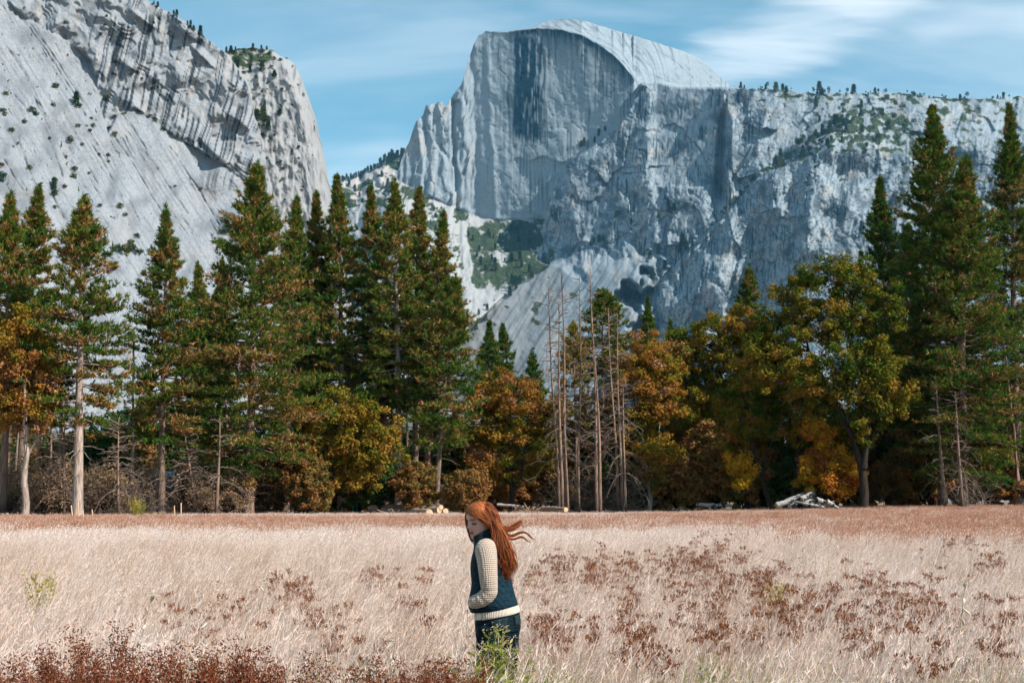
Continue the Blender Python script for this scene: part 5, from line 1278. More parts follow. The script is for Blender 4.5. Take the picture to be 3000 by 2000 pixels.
for bx_, by_ in ((0.02, -0.085), (0.105, 0.085)):
    loft(body, [(bx_ - 0.13, bx_ + 0.06, 0.04, 0.02, 0.02, by_), (bx_ - 0.13, bx_ + 0.06, 0.042, 0.045, 0.055, by_), (bx_ - 0.05, bx_ + 0.055, 0.038, 0.10, 0.10, by_)], 20)
tmp = bpy.data.objects.new('body_source', body.mesh('body_source', None)); link(tmp)
rm_ = tmp.modifiers.new('remesh', 'REMESH'); rm_.mode = 'VOXEL'; rm_.voxel_size = 0.0055; rm_.use_smooth_shade = True
sm_ = tmp.modifiers.new('smooth', 'SMOOTH'); sm_.iterations = 1; sm_.factor = 0.4
dg = bpy.context.evaluated_depsgraph_get()
me_body = bpy.data.meshes.new_from_object(tmp.evaluated_get(dg)); me_body.name = 'body'
bpy.data.objects.remove(tmp)
nv = len(me_body.vertices); co = np.empty(nv * 3, np.float32); me_body.vertices.foreach_get('co', co); co = co.reshape(-1, 3).astype(float)
q = co - HC; hf, hl, hu = q @ fwd, q @ lf, q @ upv
ishead = (hf > 0.03) & (hu > -0.13)
g_ = lambda x, m, w: np.exp(-((x - m) / w) ** 2)
lipm = ishead * smooth(0.026, 0.018, np.abs(hl)) * smooth(0.012, 0.009, np.abs(hu + 0.0605))
browm = ishead * smooth(0.0060, 0.003, np.abs(hu - 0.0245 - 0.10 * (np.abs(hl) - 0.03) * np.sign(0.036 - np.abs(hl)))) * smooth(0.012, 0.016, np.abs(hl)) * smooth(0.054, 0.046, np.abs(hl))
lash = ishead * smooth(0.0065, 0.003, np.abs(hu + 0.006 - 4.0 * (np.abs(hl) - 0.034) ** 2)) * smooth(0.017, 0.021, np.abs(hl)) * smooth(0.054, 0.048, np.abs(hl))
lidm = ishead * smooth(0.010, 0.004, np.abs(hu - 0.004)) * smooth(0.015, 0.02, np.abs(hl)) * smooth(0.05, 0.044, np.abs(hl))
blush = ishead * (g_(np.abs(hl), 0.044, 0.02) * g_(hu, -0.028, 0.02) + 0.5 * g_(hl, 0, 0.015) * g_(hu, -0.022, 0.012))
mouth = ishead * smooth(0.004, 0.0015, np.abs(hu + 0.0605)) * smooth(0.024, 0.016, np.abs(hl))
for nm, v in (('lip', lipm), ('brow', browm), ('lash', np.maximum(lash, 0.8 * mouth)), ('lid', lidm), ('blush', blush)):
    at_ = me_body.attributes.new(nm, 'FLOAT', 'POINT'); at_.data.foreach_set('value', np.ascontiguousarray(np.clip(v, 0, 1), np.float32))
m = new_mat('skin'); g = NG(m)
nz = g.noise(g.pos(), 260.0, 2, 0.6); c = g.mix(g.step(nz, 0.58, 0.70), (0.50, 0.31, 0.245), (0.37, 0.19, 0.125))
c = g.mix(g.math('MULTIPLY', g.attr('blush'), 0.6), c, (0.60, 0.25, 0.20)); c = g.mix(g.math('MULTIPLY', g.attr('lid'), 0.75), c, (0.27, 0.13, 0.10))
c = g.mix(g.math('MULTIPLY', g.attr('lip'), 0.95), c, (0.34, 0.085, 0.08)); c = g.mix(g.math('MULTIPLY', g.attr('brow'), 0.95), c, (0.15, 0.05, 0.025)); c = g.mix(g.attr('lash'), c, (0.03, 0.013, 0.010))
bs = g.out(c, 0.5, None, 0.35); bs.inputs['Subsurface Weight'].default_value = 0.12; bs.inputs['Subsurface Radius'].default_value = (0.012, 0.005, 0.003); bs.inputs['Subsurface Scale'].default_value = 1.0
me_body.materials.clear(); me_body.materials.append(m)

base = at(PX0, 1500, PD); person = thing('person', (base.x, PD, gz(base.x, PD)), 'woman with long red windblown hair, navy vest and cream sweater, facing left', 'person')
obj('body', me_body, person)

# --- clothes
def cloth_mat(name, fn):
    m = new_mat(name); g = NG(m); fn(g); return m
def _vest(g):
    P = g.pos(); s = g.n('ShaderNodeSeparateXYZ', {0: P}); X, Y, Z = s.outputs
    w1 = g.math('SINE', g.math('MULTIPLY', g.math('ADD', g.math('ADD', X, Z), g.math('MULTIPLY', Y, 0.6)), 62.0)); w2 = g.math('SINE', g.math('MULTIPLY', g.math('SUBTRACT', g.math('ADD', X, g.math('MULTIPLY', Y, -0.6)), Z), 62.0))
    q = g.math('MULTIPLY', g.math('POWER', g.math('ABSOLUTE', w1), 0.5), g.math('POWER', g.math('ABSOLUTE', w2), 0.5))
    fold = g.noise(g.mapping(P, (5, 4, 13)), 1.6, 3, 0.6, 0.6)
    h = g.math('ADD', g.math('MULTIPLY', q, 0.30), g.math('MULTIPLY', fold, 1.5))
    n = g.noise(P, 30, 2)
    g.out(g.ramp(n, [(0.3, (0.0022, 0.013, 0.022)), (0.7, (0.0042, 0.025, 0.040))]), 0.75, g.bump(h, 0.010), 0.12)
def _collar(g):
    n = g.noise(g.pos(), 40, 3); g.out(g.ramp(n, [(0.3, (0.002, 0.007, 0.010)), (0.7, (0.005, 0.015, 0.021))]), 0.9, g.bump(n, 0.004), 0.1, 0.3)
def _knit(g):
    P = g.n('ShaderNodeVectorMath', {0: g.pos(), 1: g.n('ShaderNodeVectorMath', {0: g.n('ShaderNodeTexNoise', {'Vector': g.pos(), 'Scale': 30.0, 'Detail': 2.0}).outputs['Color'], 'Scale': 0.011}, operation='SCALE').outputs[0]}, operation='ADD').outputs[0]; s = g.n('ShaderNodeSeparateXYZ', {0: P}); X, Y, Z = s.outputs
    a = g.math('SINE', g.math('MULTIPLY', g.math('ADD', X, g.math('MULTIPLY', Y, 0.7)), 490.0)); b2 = g.math('SINE', g.math('MULTIPLY', Z, 490.0))
    h = g.math('MULTIPLY', g.math('ADD', a, 1.0), g.math('ADD', b2, 1.0))
    n = g.noise(P, 25, 3)
    c = g.mix(g.step(h, 0.1, 2.2), (0.36, 0.27, 0.21), (0.62, 0.51, 0.425)); c = g.mix(g.math('MULTIPLY', n, 0.35), c, (0.42, 0.33, 0.26))
    g.out(c, 0.95, g.bump(h, 0.0010), 0.05, 0.2)
def _rib(g):
    s = g.n('ShaderNodeSeparateXYZ', {0: g.pos()}); a = g.math('SINE', g.math('MULTIPLY', g.math('ADD', s.outputs[0], g.math('MULTIPLY', s.outputs[1], 0.7)), 620.0))
    g.out(g.mix(g.step(a, -0.8, 0.6), (0.46, 0.36, 0.29), (0.70, 0.60, 0.51)), 0.95, g.bump(a, 0.0012), 0.05, 0.2)
def _denim(g):
    P = g.pos(); n = g.noise(g.mapping(P, (3, 3, 10)), 3.2, 3, 0.6, 0.5); n2 = g.noise(P, 90, 2)
    c = g.mix(g.math('MULTIPLY', g.step(n, 0.4, 0.75), 0.6), (0.002, 0.009, 0.014), (0.008, 0.030, 0.040)); g.out(c, 0.75, g.bump(g.math('ADD', g.math('MULTIPLY', n, 2.0), g.math('MULTIPLY', n2, 0.1)), 0.014), 0.08)
M_VEST = cloth_mat('quilted_vest', _vest); M_COLLAR = cloth_mat('vest_collar', _collar); M_KNIT = cloth_mat('waffle_knit', _knit); M_RIB = cloth_mat('ribbed_knit', _rib); M_DENIM = cloth_mat('denim', _denim)
rng = np.random.default_rng(12)
VR = []
for cy, xl, xr, yh in ((1112, 414, 834, 0.165), (1104, 404, 838, 0.172), (1060, 388, 836, 0.180), (1010, 386, 828, 0.178), (960, 396, 812, 0.172), (900, 408, 796, 0.162), (850, 414, 784, 0.154), (790, 409, 774, 0.150), (740, 404, 766, 0.150), (690, 404, 758, 0.153), (650, 409, 750, 0.158), (600, 420, 732, 0.165), (560, 430, 706, 0.165), (530, 436, 680, 0.152), (505, 440, 660, 0.125), (485, 446, 640, 0.095)):
    k_ = smooth(1000, 1110, cy); zl = cr(0, cy)[1]
    VR.append((cr(xl, 0)[0], cr(xr, 0)[0], yh, zl, zl + 0.034 * k_ + 0.02 * smooth(560, 485, cy), 0.0))
vb = Build(); loft(vb, resample(VR, 60), 64, caps=False, e=2.25)
vest = obj('vest', vb.mesh('vest', M_VEST, True), person)
ms = vest.modifiers.new('thickness', 'SOLIDIFY'); ms.thickness = 0.012; ms.offset = -1
cb = Build()
CR = [(cr(430, 0)[0], cr(676, 0)[0], 0.105, cr(0, 560)[1], cr(0, 460)[1], 0), (cr(434, 0)[0], cr(650, 0)[0], 0.088, cr(0, 520)[1], cr(0, 425)[1], 0), (cr(428, 0)[0], cr(624, 0)[0], 0.078, cr(0, 478)[1], cr(0, 386)[1], 0), (cr(416, 0)[0], cr(606, 0)[0], 0.076, cr(0, 440)[1], cr(0, 346)[1], 0), (cr(424, 0)[0], cr(598, 0)[0], 0.068, cr(0, 436)[1], cr(0, 343)[1], 0), (cr(434, 0)[0], cr(590, 0)[0], 0.060, cr(0, 450)[1], cr(0, 356)[1], 0)]
loft(cb, resample(CR, 26), 48, caps=False); obj('collar', cb.mesh('collar', M_COLLAR, True), vest)
# sweater: hem below the vest, and the sleeves
sb = Build()
SR = [(cr(452, 0)[0], cr(846, 0)[0], 0.166, cr(0, 1178)[1] , cr(0, 1108)[1], 0), (cr(442, 0)[0], cr(854, 0)[0], 0.172, cr(0, 1172)[1], cr(0, 1100)[1], 0), (cr(440, 0)[0], cr(852, 0)[0], 0.172, cr(0, 1140)[1], cr(0, 1078)[1], 0), (cr(442, 0)[0], cr(836, 0)[0], 0.166, cr(0, 1090)[1], cr(0, 1040)[1], 0), (cr(446, 0)[0], cr(800, 0)[0], 0.150, cr(0, 1000)[1], cr(0, 980)[1], 0)]
loft(sb, resample(SR, 30), 56, caps=False)
sweater = obj('sweater', sb.mesh('sweater', M_RIB, True), person)
def sleeve(sgn):
    b_ = Build(); P0 = np.concatenate([[SH * np.array([1, 1.22, 1.0]) + np.array([0, 0, 0.012])], ARM]) * np.array([1, sgn, 1])
    n = 64; P = cat(P0, n); s = np.linspace(0, 1, n)
    r = np.interp(s, [0, 0.06, 0.14, 0.30, 0.42, 0.50, 0.56, 0.64, 0.78, 0.90, 0.95, 1.0], [0.052, 0.064, 0.070, 0.062, 0.056, 0.053, 0.053, 0.051, 0.047, 0.042, 0.038, 0.036])
    r = r * (1 + 0.035 * np.sin(s * 60) * smooth(0.45, 0.8, s))
    b_.tube(P, r, 28, caps=True); o = obj('sleeve', b_.mesh('sleeve', M_KNIT, True), sweater)
    c_ = Build(); Pc = P[-9:] + unit(P[-1] - P[-9]) * 0.004; c_.tube(Pc, np.linspace(0.0405, 0.037, 9), 24, caps=True); obj('cuff', c_.mesh('cuff', M_RIB, True), sweater)
sleeve(1); sleeve(-1)
# jeans
jb = Build()
loft(jb, resample([(cr(452, 0)[0], cr(846, 0)[0], 0.160, cr(0, 1130)[1], cr(0, 1080)[1], 0), (cr(446, 0)[0], cr(858, 0)[0], 0.168, cr(0, 1190)[1], cr(0, 1150)[1], 0), (cr(447, 0)[0], cr(863, 0)[0], 0.172, cr(0, 1230)[1], cr(0, 1215)[1], 0), (cr(450, 0)[0], cr(856, 0)[0], 0.172, cr(0, 1290)[1], cr(0, 1270)[1], 0), (cr(462, 0)[0], cr(838, 0)[0], 0.165, cr(0, 1350)[1], cr(0, 1330)[1], 0), (cr(520, 0)[0], cr(800, 0)[0], 0.12, cr(0, 1400)[1], cr(0, 1385)[1], 0)], 30), 56)
for i, Lp in enumerate(LEGS):
    P = cat(Lp, 24); jb.tube(P, np.interp(np.linspace(0, 1, 24), [0, 0.12, 0.3, 0.5, 0.7, 1], [0.092, 0.094, 0.083, 0.062, 0.060, 0.048]), 26, caps=True)
src = bpy.data.objects.new('jeans_source', jb.mesh('jeans_source', None)); link(src)
r_ = src.modifiers.new('r', 'REMESH'); r_.mode = 'VOXEL'; r_.voxel_size = 0.008; r_.use_smooth_shade = True
s_ = src.modifiers.new('s', 'SMOOTH'); s_.iterations = 5
me_j = bpy.data.meshes.new_from_object(src.evaluated_get(bpy.context.evaluated_depsgraph_get())); me_j.name = 'jeans'; bpy.data.objects.remove(src)
me_j.materials.clear(); me_j.materials.append(M_DENIM); jeans = obj('jeans', me_j, person)
# back pockets, lying on the jeans
m = new_mat('denim_pocket'); NG(m).out((0.006, 0.024, 0.028), 0.85)
M_STITCH = new_mat('stitching'); NG(M_STITCH).out((0.10, 0.075, 0.045), 0.8)
def on_jeans(x, z, out=0.004):
    """point on the near side of the seat: section half width there"""
    xl, xr, yh = cr(448, 0)[0], cr(860, 0)[0], 0.172
    c = np.clip((2 * x - xl - xr) / (xr - xl), -0.98, 0.98); y = -yh * (1 - np.abs(c) ** 2.3) ** (1 / 2.3)
    return np.array([x, y - out, z])
for (a, b2, c2, d2, nm) in (((600, 1168), (742, 1136), (732, 1236), (622, 1262), 'pocket'), ((806, 1128), (846, 1118), (850, 1215), (812, 1200), 'pocket')):
    n = 7; pb = Build(); Q = np.array([[on_jeans(*cr(*(np.array(a) * (1 - u) * (1 - v) + np.array(b2) * u * (1 - v) + np.array(c2) * u * v + np.array(d2) * (1 - u) * v)), 0.006) for u in np.linspace(0, 1, n)] for v in np.linspace(0, 1, n)])
    i = np.arange(n - 1)[:, None] * n; j = np.arange(n - 1)[None]; pb.add(Q.reshape(-1, 3), np.stack([i + j, i + j + 1, i + n + j + 1, i + n + j], -1).reshape(-1, 4))
    po = obj('pocket', pb.mesh('pocket', m, True), jeans); sd_ = po.modifiers.new('thickness', 'SOLIDIFY'); sd_.thickness = 0.003
    tb = Build(); E = np.concatenate([Q[:, -1], Q[-1, ::-1], Q[::-1, 0]]); tb.tube(E + np.array([0, -0.003, 0]), 0.0009, 4); obj('stitch', tb.mesh('stitch', M_STITCH), jeans)

# --- hair
m = new_mat('red_hair'); g = NG(m)
hc = g.ramp(g.attr('tint'), [(0.0, (0.07, 0.016, 0.006)), (0.4, (0.26, 0.062, 0.017)), (0.75, (0.48, 0.135, 0.034)), (1.0, (0.66, 0.25, 0.085))])
g.out(hc, 0.5, None, 0.28); M_HAIR = m
hb = Build(); rng = np.random.default_rng(8)
f, l, U, th = head_grid(0.0065); ang = np.abs(((th + np.pi) % (2 * np.pi)) - np.pi)      # 0 = front
Vc = head_pts(f, l, U + 0.002); T = grid_tris(*f.shape)
iu = (T[:, 0] // f.shape[1]); ia = T[:, 0] % f.shape[1]; u_ = np.linspace(-0.118, 0.115, f.shape[0])[iu]; a_ = ang[ia]
side_near = th[ia] < np.pi                     # her left, towards the viewer
lim = np.where(side_near, np.interp(u_, [-0.12, -0.07, -0.02, 0.03, 0.06, 0.085], [2.3, 1.9, 1.55, 1.25, 0.75, 0.0]), np.interp(u_, [-0.12, -0.05, 0.03, 0.06, 0.085], [1.5, 1.25, 1.0, 0.6, 0.0]))
hb.add(Vc.reshape(-1, 3), T[a_ >= lim][:, [0, 3, 2, 1]], 0.22)
def C3(cx, cy, y): x, z = cr(cx, cy); return (x, y, z)
def push_out(P, gap=0.0085):
    q = P - HC; h = np.stack([q @ fwd, q @ lf, q @ upv], -1)
    for _ in range(34):
        u = np.clip((h[:, 2] - 0.003) / 1.045, -0.118, 0.1149); Fb = np.where(h[:, 0] > 0, np.interp(u, uu, Ff), np.interp(u, uu, Bb)) + gap; Wd = np.interp(u, uu, Ww) + gap
        inside = ((h[:, 0] / Fb) ** 2 + (np.abs(h[:, 1]) / Wd) ** 2.2 < 1) & (h[:, 2] < 0.1215 + 0.4 * gap) & (h[:, 2] > -0.06)
        if not inside.any(): break
        h[inside] *= 1.022
    return HC + h[:, :1] * fwd + h[:, 1:2] * lf + h[:, 2:] * upv
def strands(guide, n, spread, rad=0.0016, wave=0.004, freq=9.0, seg=26, tint=(0.5, 0.22), tip=0.25, len_var=0.12):
    G_ = np.array([C3(*p[:3]) for p in guide]); W_ = np.array(spread, float)
    for _ in range(n):
        o = rng.normal(0, 1, 3) * np.array([1, 0.8, 1]); o /= max(1, np.linalg.norm(o) / 1.6)
        k = len(G_); Q = G_ + o[None] * W_[:, None] + rng.normal(0, 0.12, (k, 3)) * W_[:, None]
        P = cat(Q, seg); cut = int(seg * (1 - len_var * rng.random())); P = P[:cut]; s = np.linspace(0, 1, cut)
        P[2:] = push_out(P[2:], rng.uniform(0.0075, 0.012))
        ph = rng.uniform(0, 6.28, 3); amp = wave * rng.uniform(0.3, 1.4)
        P = P + amp * np.stack([np.sin(s * freq + ph[0]), 0.6 * np.sin(s * freq * 0.8 + ph[1]), 0.7 * np.sin(s * freq * 1.1 + ph[2])], -1) * smooth(0.25, 0.7, s)[:, None]
        hb.tube(P, rad * rng.uniform(0.7, 1.3) * np.where(s > 0.6, 1 - (1 - tip) * (s - 0.6) / 0.4, 1.0), 3, np.clip(rng.normal(*tint), 0, 1))
# short lengths lying all over the scalp, swept back
sel = np.unique(T[a_ >= lim]); sel = sel[Vc.reshape(-1, 3)[sel] @ upv > HC @ upv - 0.02]
for i_ in rng.choice(sel, 560):
    p0 = Vc.reshape(-1, 3)[i_]; near = (p0 - HC) @ lf
    gx = np.array(C3(632, 330, -0.075 if near > -0.01 else 0.03)); s5 = np.linspace(0, 0.75, 9)[:, None]
    P = p0 * (1 - s5) + gx * s5 + rng.normal(0, 0.002, 3); P = push_out(P, rng.uniform(0.007, 0.011)); P[0] -= (p0 - HC) * 0.06
    hb.tube(P, np.linspace(0.0017, 0.0009, 9), 3, np.clip(rng.normal(0.5, 0.22), 0, 1))
# near side of the head, from the parting down over the ear and back
for k in range(14):
    u = k / 13; px_, py_ = 388 + 128 * u, 212 - 74 * u
    midx, midy = 452 + 112 * u, 250 - 40 * u; lowx, lowy = 545 + 66 * u, 305 - 35 * u
    strands([(px_, py_, -0.004 - 0.018 * (1 - u)), (px_ + 34, py_ + 16 + 8 * (1 - u), -0.046), (midx, midy, -0.080), (lowx, lowy, -0.088), (606 + 34 * u, 352 - 34 * u, -0.080), (636 + 44 * u, 420 - 50 * u, -0.085)], 46, [0.004, 0.006, 0.007, 0.008, 0.009, 0.010], 0.0016, 0.002, tint=(0.58, 0.2), len_var=0.03, tip=0.9)
# back outline of the head
strands([(512, 150, -0.02), (566, 182, -0.065), (604, 240, -0.080), (628, 310, -0.075), (650, 390, -0.080), (676, 480, -0.095)], 130, [0.006, 0.012, 0.014, 0.014, 0.016, 0.02], 0.0017, 0.004, tint=(0.46, 0.22), len_var=0.05, tip=0.9)
strands([(508, 144, -0.01), (556, 160, -0.045), (600, 205, -0.060), (632, 275, -0.055), (654, 350, -0.055), (690, 440, -0.07)], 120, [0.006, 0.012, 0.014, 0.014, 0.016, 0.02], 0.0017, 0.004, tint=(0.42, 0.22), len_var=0.05, tip=0.9)
strands([(500, 142, 0.0), (560, 146, -0.02), (612, 200, -0.025), (640, 270, -0.03), (660, 330, -0.03), (700, 400, -0.03)], 130, [0.006, 0.010, 0.012, 0.012, 0.014, 0.02], 0.0018, 0.003, tint=(0.42, 0.2), len_var=0.05, tip=0.9)
strands([(505, 142, 0.02), (570, 152, 0.03), (620, 215, 0.03), (645, 290, 0.02), (665, 350, 0.01), (700, 430, 0.0)], 110, [0.006, 0.012, 0.014, 0.014, 0.016, 0.02], 0.0018, 0.003, tint=(0.38, 0.2), len_var=0.05, tip=0.9)
# far side: front curtain beside the face and the lock under the chin
for k in range(12):
    u = k / 11; px_, py_ = 384 + 124 * u, 214 - 74 * u
    strands([(px_, py_, -0.012), (px_ - 8 + 6 * u, py_ - 6 + 2 * u, 0.015), (px_ - 12 + 30 * u, py_ + 4, 0.040), (372 + 190 * u, 250 - 30 * u, 0.062), (372 + 220 * u, 320 - 10 * u, 0.066)], 30, [0.005, 0.006, 0.007, 0.007, 0.007], 0.0017, 0.001, seg=16, tint=(0.5, 0.2), len_var=0.03, tip=0.9)
strands([(388, 210, 0.0), (368, 228, 0.03), (362, 280, 0.045), (370, 335, 0.052), (390, 400, 0.06), (414, 460, 0.065), (430, 500, 0.07)], 90, [0.004, 0.005, 0.004, 0.004, 0.006, 0.008, 0.006], 0.0016, 0.002, tint=(0.40, 0.2))
# locks blown to the right
strands([(560, 262, -0.088), (618, 318, -0.085), (664, 345, -0.07), (715, 352, -0.055), (770, 352, -0.05), (820, 325, -0.05), (850, 300, -0.05), (866, 292, -0.05), (876, 320, -0.05), (896, 362, -0.05)], 46, [0.012, 0.010, 0.010, 0.010, 0.008, 0.007, 0.005, 0.003, 0.002, 0.001], 0.0014, 0.004, 10, 34, (0.55, 0.22), 0.3, 0.3)
strands([(575, 285, -0.088), (625, 335, -0.078), (676, 358, -0.06), (740, 372, -0.05), (800, 358, -0.05), (846, 322, -0.05), (868, 296, -0.05)], 50, [0.014, 0.012, 0.011, 0.009, 0.007, 0.006, 0.004], 0.0016, 0.003, 9, 32, (0.55, 0.2), 0.3, 0.3)
strands([(605, 300, -0.08), (645, 348, -0.066), (694, 388, -0.05), (745, 418, -0.04), (790, 424, -0.04), (850, 398, -0.04), (890, 392, -0.04), (930, 412, -0.04), (965, 448, -0.04), (1000, 464, -0.04)], 44, [0.014, 0.012, 0.009, 0.007, 0.005, 0.005, 0.004, 0.003, 0.002, 0.002], 0.0014, 0.003, 8, 34, (0.5, 0.22), 0.4, 0.16)
strands([(615, 320, -0.07), (655, 365, -0.06), (704, 412, -0.05), (760, 448, -0.04), (810, 452, -0.04), (860, 432, -0.04), (892, 440, -0.04), (930, 474, -0.04), (958, 478, -0.04)], 30, [0.014, 0.012, 0.008, 0.006, 0.004, 0.004, 0.003, 0.002, 0.001], 0.0014, 0.003, 8, 32, (0.42, 0.22), 0.4, 0.14)
strands([(660, 350, -0.05), (720, 362, -0.045), (780, 345, -0.04), (800, 320, -0.04), (830, 312, -0.04)], 10, [0.004, 0.006, 0.006, 0.005, 0.004], 0.0010, 0.004, 9, 26, (0.6, 0.2))
# mass falling down the back
for (x0, x1, x2, x3, x4, yb, n) in ((618, 632, 655, 690, 705, 800, 70), (632, 655, 690, 700, 735, 820, 80), (645, 680, 715, 735, 760, 830, 80), (655, 705, 745, 770, 768, 800, 70), (665, 725, 770, 790, 785, 720, 50), (640, 665, 700, 752, 762, 835, 50), (622, 640, 668, 672, 655, 690, 40)):
    strands([(585 + 0.9 * (x0 - 618), 275, -0.082), (x0 - 2, 345, -0.088), (x1 + 6, 455, -0.105), (x2, 560, -0.125), (x3, 670, -0.120), (x4, 0.5 * (670 + yb), -0.115), (x4 - 8 + 20 * rng.normal() * 0.4, yb, -0.11)], n, [0.012, 0.014, 0.016, 0.020, 0.020, 0.016, 0.010], 0.0015, 0.011, 13, 32, (0.44, 0.27), 0.2, 0.22)
strands([(640, 330, -0.03), (680, 420, -0.06), (715, 520, -0.08), (750, 620, -0.085), (790, 690, -0.09), (770, 760, -0.09)], 90, [0.014, 0.020, 0.024, 0.026, 0.018, 0.012], 0.0016, 0.010, 12, 30, (0.26, 0.2), 0.3, 0.25)
strands([(650, 560, -0.13), (640, 640, -0.14), (690, 690, -0.13), (650, 690, -0.14)], 16, [0.008, 0.008, 0.006, 0.004], 0.0014, 0.003, 7, 26, (0.6, 0.2))
strands([(700, 640, -0.12), (704, 720, -0.125), (696, 790, -0.125), (712, 834, -0.125)], 9, [0.006, 0.005, 0.004, 0.003], 0.0012, 0.002, 7, 26, (0.7, 0.15))
obj('hair', hb.mesh('hair', M_HAIR, True), person)
# ================================================================== meadow
def grass_mat(name, stops, rnd, trans=0.30, patch=0.85):
    m = new_mat(name); g = NG(m)
    t = g.math('ADD', g.attr('tint'), g.math('MULTIPLY', g.math('SUBTRACT', g.rand(), 0.5), rnd))
    loc = g.n('ShaderNodeObjectInfo').outputs['Location']
    pn = g.noise(g.mapping(loc, (1, 0.6, 1)), 0.45, 3, 0.6)
    t = g.math('ADD', t, g.math('MULTIPLY', g.math('SUBTRACT', pn, 0.5), patch))
    g.leaf(g.ramp(t, stops), trans); return m
M_STRAW = grass_mat('straw', [(0.0, (0.10, 0.055, 0.028)), (0.22, (0.36, 0.21, 0.115)), (0.45, (0.66, 0.47, 0.34)), (0.7, (0.86, 0.675, 0.57)), (1.0, (0.92, 0.80, 0.73))], 0.45)
M_SEDGE = grass_mat('rust_sedge', [(0.0, (0.14, 0.06, 0.03)), (0.35, (0.32, 0.14, 0.075)), (0.65, (0.50, 0.24, 0.145)), (1.0, (0.70, 0.45, 0.33))], 0.4)
M_GREENG = grass_mat('green_blades', [(0.0, (0.16, 0.15, 0.04)), (0.4, (0.22, 0.27, 0.05)), (0.7, (0.38, 0.36, 0.10)), (1.0, (0.62, 0.50, 0.24))], 0.5)
M_SEED = foliage_mat('brown_seed', [(0.0, (0.15, 0.046, 0.020)), (0.5, (0.34, 0.118, 0.050)), (1.0, (0.52, 0.24, 0.12))], 0.2, 0.3)
M_SEED_RED = foliage_mat('dock_seed', [(0.0, (0.11, 0.032, 0.018)), (0.5, (0.25, 0.075, 0.036)), (1.0, (0.42, 0.16, 0.08))], 0.2, 0.2)
M_STEM = foliage_mat('dry_stem', [(0.0, (0.30, 0.14, 0.09)), (1.0, (0.58, 0.38, 0.28))], 0.1, 0.3)
M_PALE = foliage_mat('pale_pod', [(0.0, (0.40, 0.31, 0.20)), (0.5, (0.58, 0.49, 0.37)), (1.0, (0.76, 0.68, 0.58))], 0.2, 0.1)
M_HERB = foliage_mat('herb_leaf', [(0.0, (0.05, 0.12, 0.02)), (0.4, (0.13, 0.22, 0.03)), (0.7, (0.34, 0.34, 0.06)), (0.85, (0.52, 0.42, 0.16)), (1.0, (0.62, 0.52, 0.42))], 0.35, 0.15)
M_YELLOW = foliage_mat('yellow_herb', [(0.0, (0.30, 0.24, 0.05)), (0.6, (0.55, 0.42, 0.08)), (1.0, (0.70, 0.58, 0.34))], 0.35, 0.1)

def blades(rng, n, rad, h, w, bend, wind, tint0, heads=0.0):
    a = rng.uniform(0, 6.283, n); r = rad * np.sqrt(rng.random(n))
    base = np.stack([r * np.cos(a), r * np.sin(a), np.full(n, -0.03)], -1)
    H = rng.uniform(h[0], h[1], n); az = rng.normal(0, 0.6, n) if wind else rng.uniform(0, 6.283, n)
    out = np.stack([np.cos(az), np.sin(az), 0 * az], -1)
    bd = rng.uniform(bend[0], bend[1], n)
    s = np.array([0, 0.4, 0.75, 1.0])
    P = base[:, None] + out[:, None] * (bd[:, None] * H[:, None] * (0.55 * s[None] + 0.45 * s[None] ** 2))[..., None]
    P[..., 2] += H[:, None] * s[None] * (1 - 0.30 * bd[:, None] * s[None])
    side = np.stack([-np.sin(az + rng.normal(0, 0.8, n)), np.cos(az + rng.normal(0, 0.8, n)), 0 * az], -1)
    wd = w * rng.uniform(0.6, 1.4, n)
    ww = wd[:, None] * np.array([1.0, 0.85, 0.6, 0.12])[None]
    Lf = P - side[:, None] * ww[..., None]; Rt = P + side[:, None] * ww[..., None]
    V = np.stack([Lf, Rt], 2).reshape(n, 8, 3)
    f = np.array([[0, 1, 3, 2], [2, 3, 5, 4], [4, 5, 7, 6]])
    T = (np.arange(n)[:, None, None] * 8 + f[None]).reshape(-1, 4)
    t = (tint0 + rng.normal(0, 0.12, n))[:, None] + np.array([-0.50, -0.16, 0.05, 0.14])[None]  # brown roots, darkened further to paint shade into the gaps between blades
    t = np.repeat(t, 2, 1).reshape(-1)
    Vs, Ts, ts = [V.reshape(-1, 3)], [T], [t]
    if heads:                       # loose seed plumes at the tips
        k = int(n * heads); q = 5
        idx = rng.choice(n, k, replace=False)
        tip = P[idx, 2][:, None] + (P[idx, 3] - P[idx, 2])[:, None] * rng.random((k, q, 1)) * 1.15
        d = unit((P[idx, 3] - P[idx, 2])[:, None] + rng.normal(0, 0.10, (k, q, 3)))
        sd = unit(np.cross(d, rng.normal(0, 1, (k, q, 3)))) * w * 1.0
        Ld = d * rng.uniform(0.03, 0.07, (k, q, 1))
        V2 = np.stack([tip - Ld * 0.3, tip + sd, tip + Ld, tip - sd], 2).reshape(-1, 3)
        Vs.append(V2); Ts.append(np.arange(len(V2)).reshape(-1, 4) + len(Vs[0])); ts.append(np.full(len(V2), tint0 + 0.12))
    return np.concatenate(Vs), np.concatenate(Ts), np.clip(np.concatenate(ts), 0, 1)

def proto_collection(name, specs, mat):
    c = bpy.data.collections.new(name)
    for i, kw in enumerate(specs):
        V, T, t = blades(np.random.default_rng(900 + i * 7 + len(name)), **kw)
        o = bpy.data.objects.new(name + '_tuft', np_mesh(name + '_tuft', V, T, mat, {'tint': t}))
        c.objects.link(o)
    return c

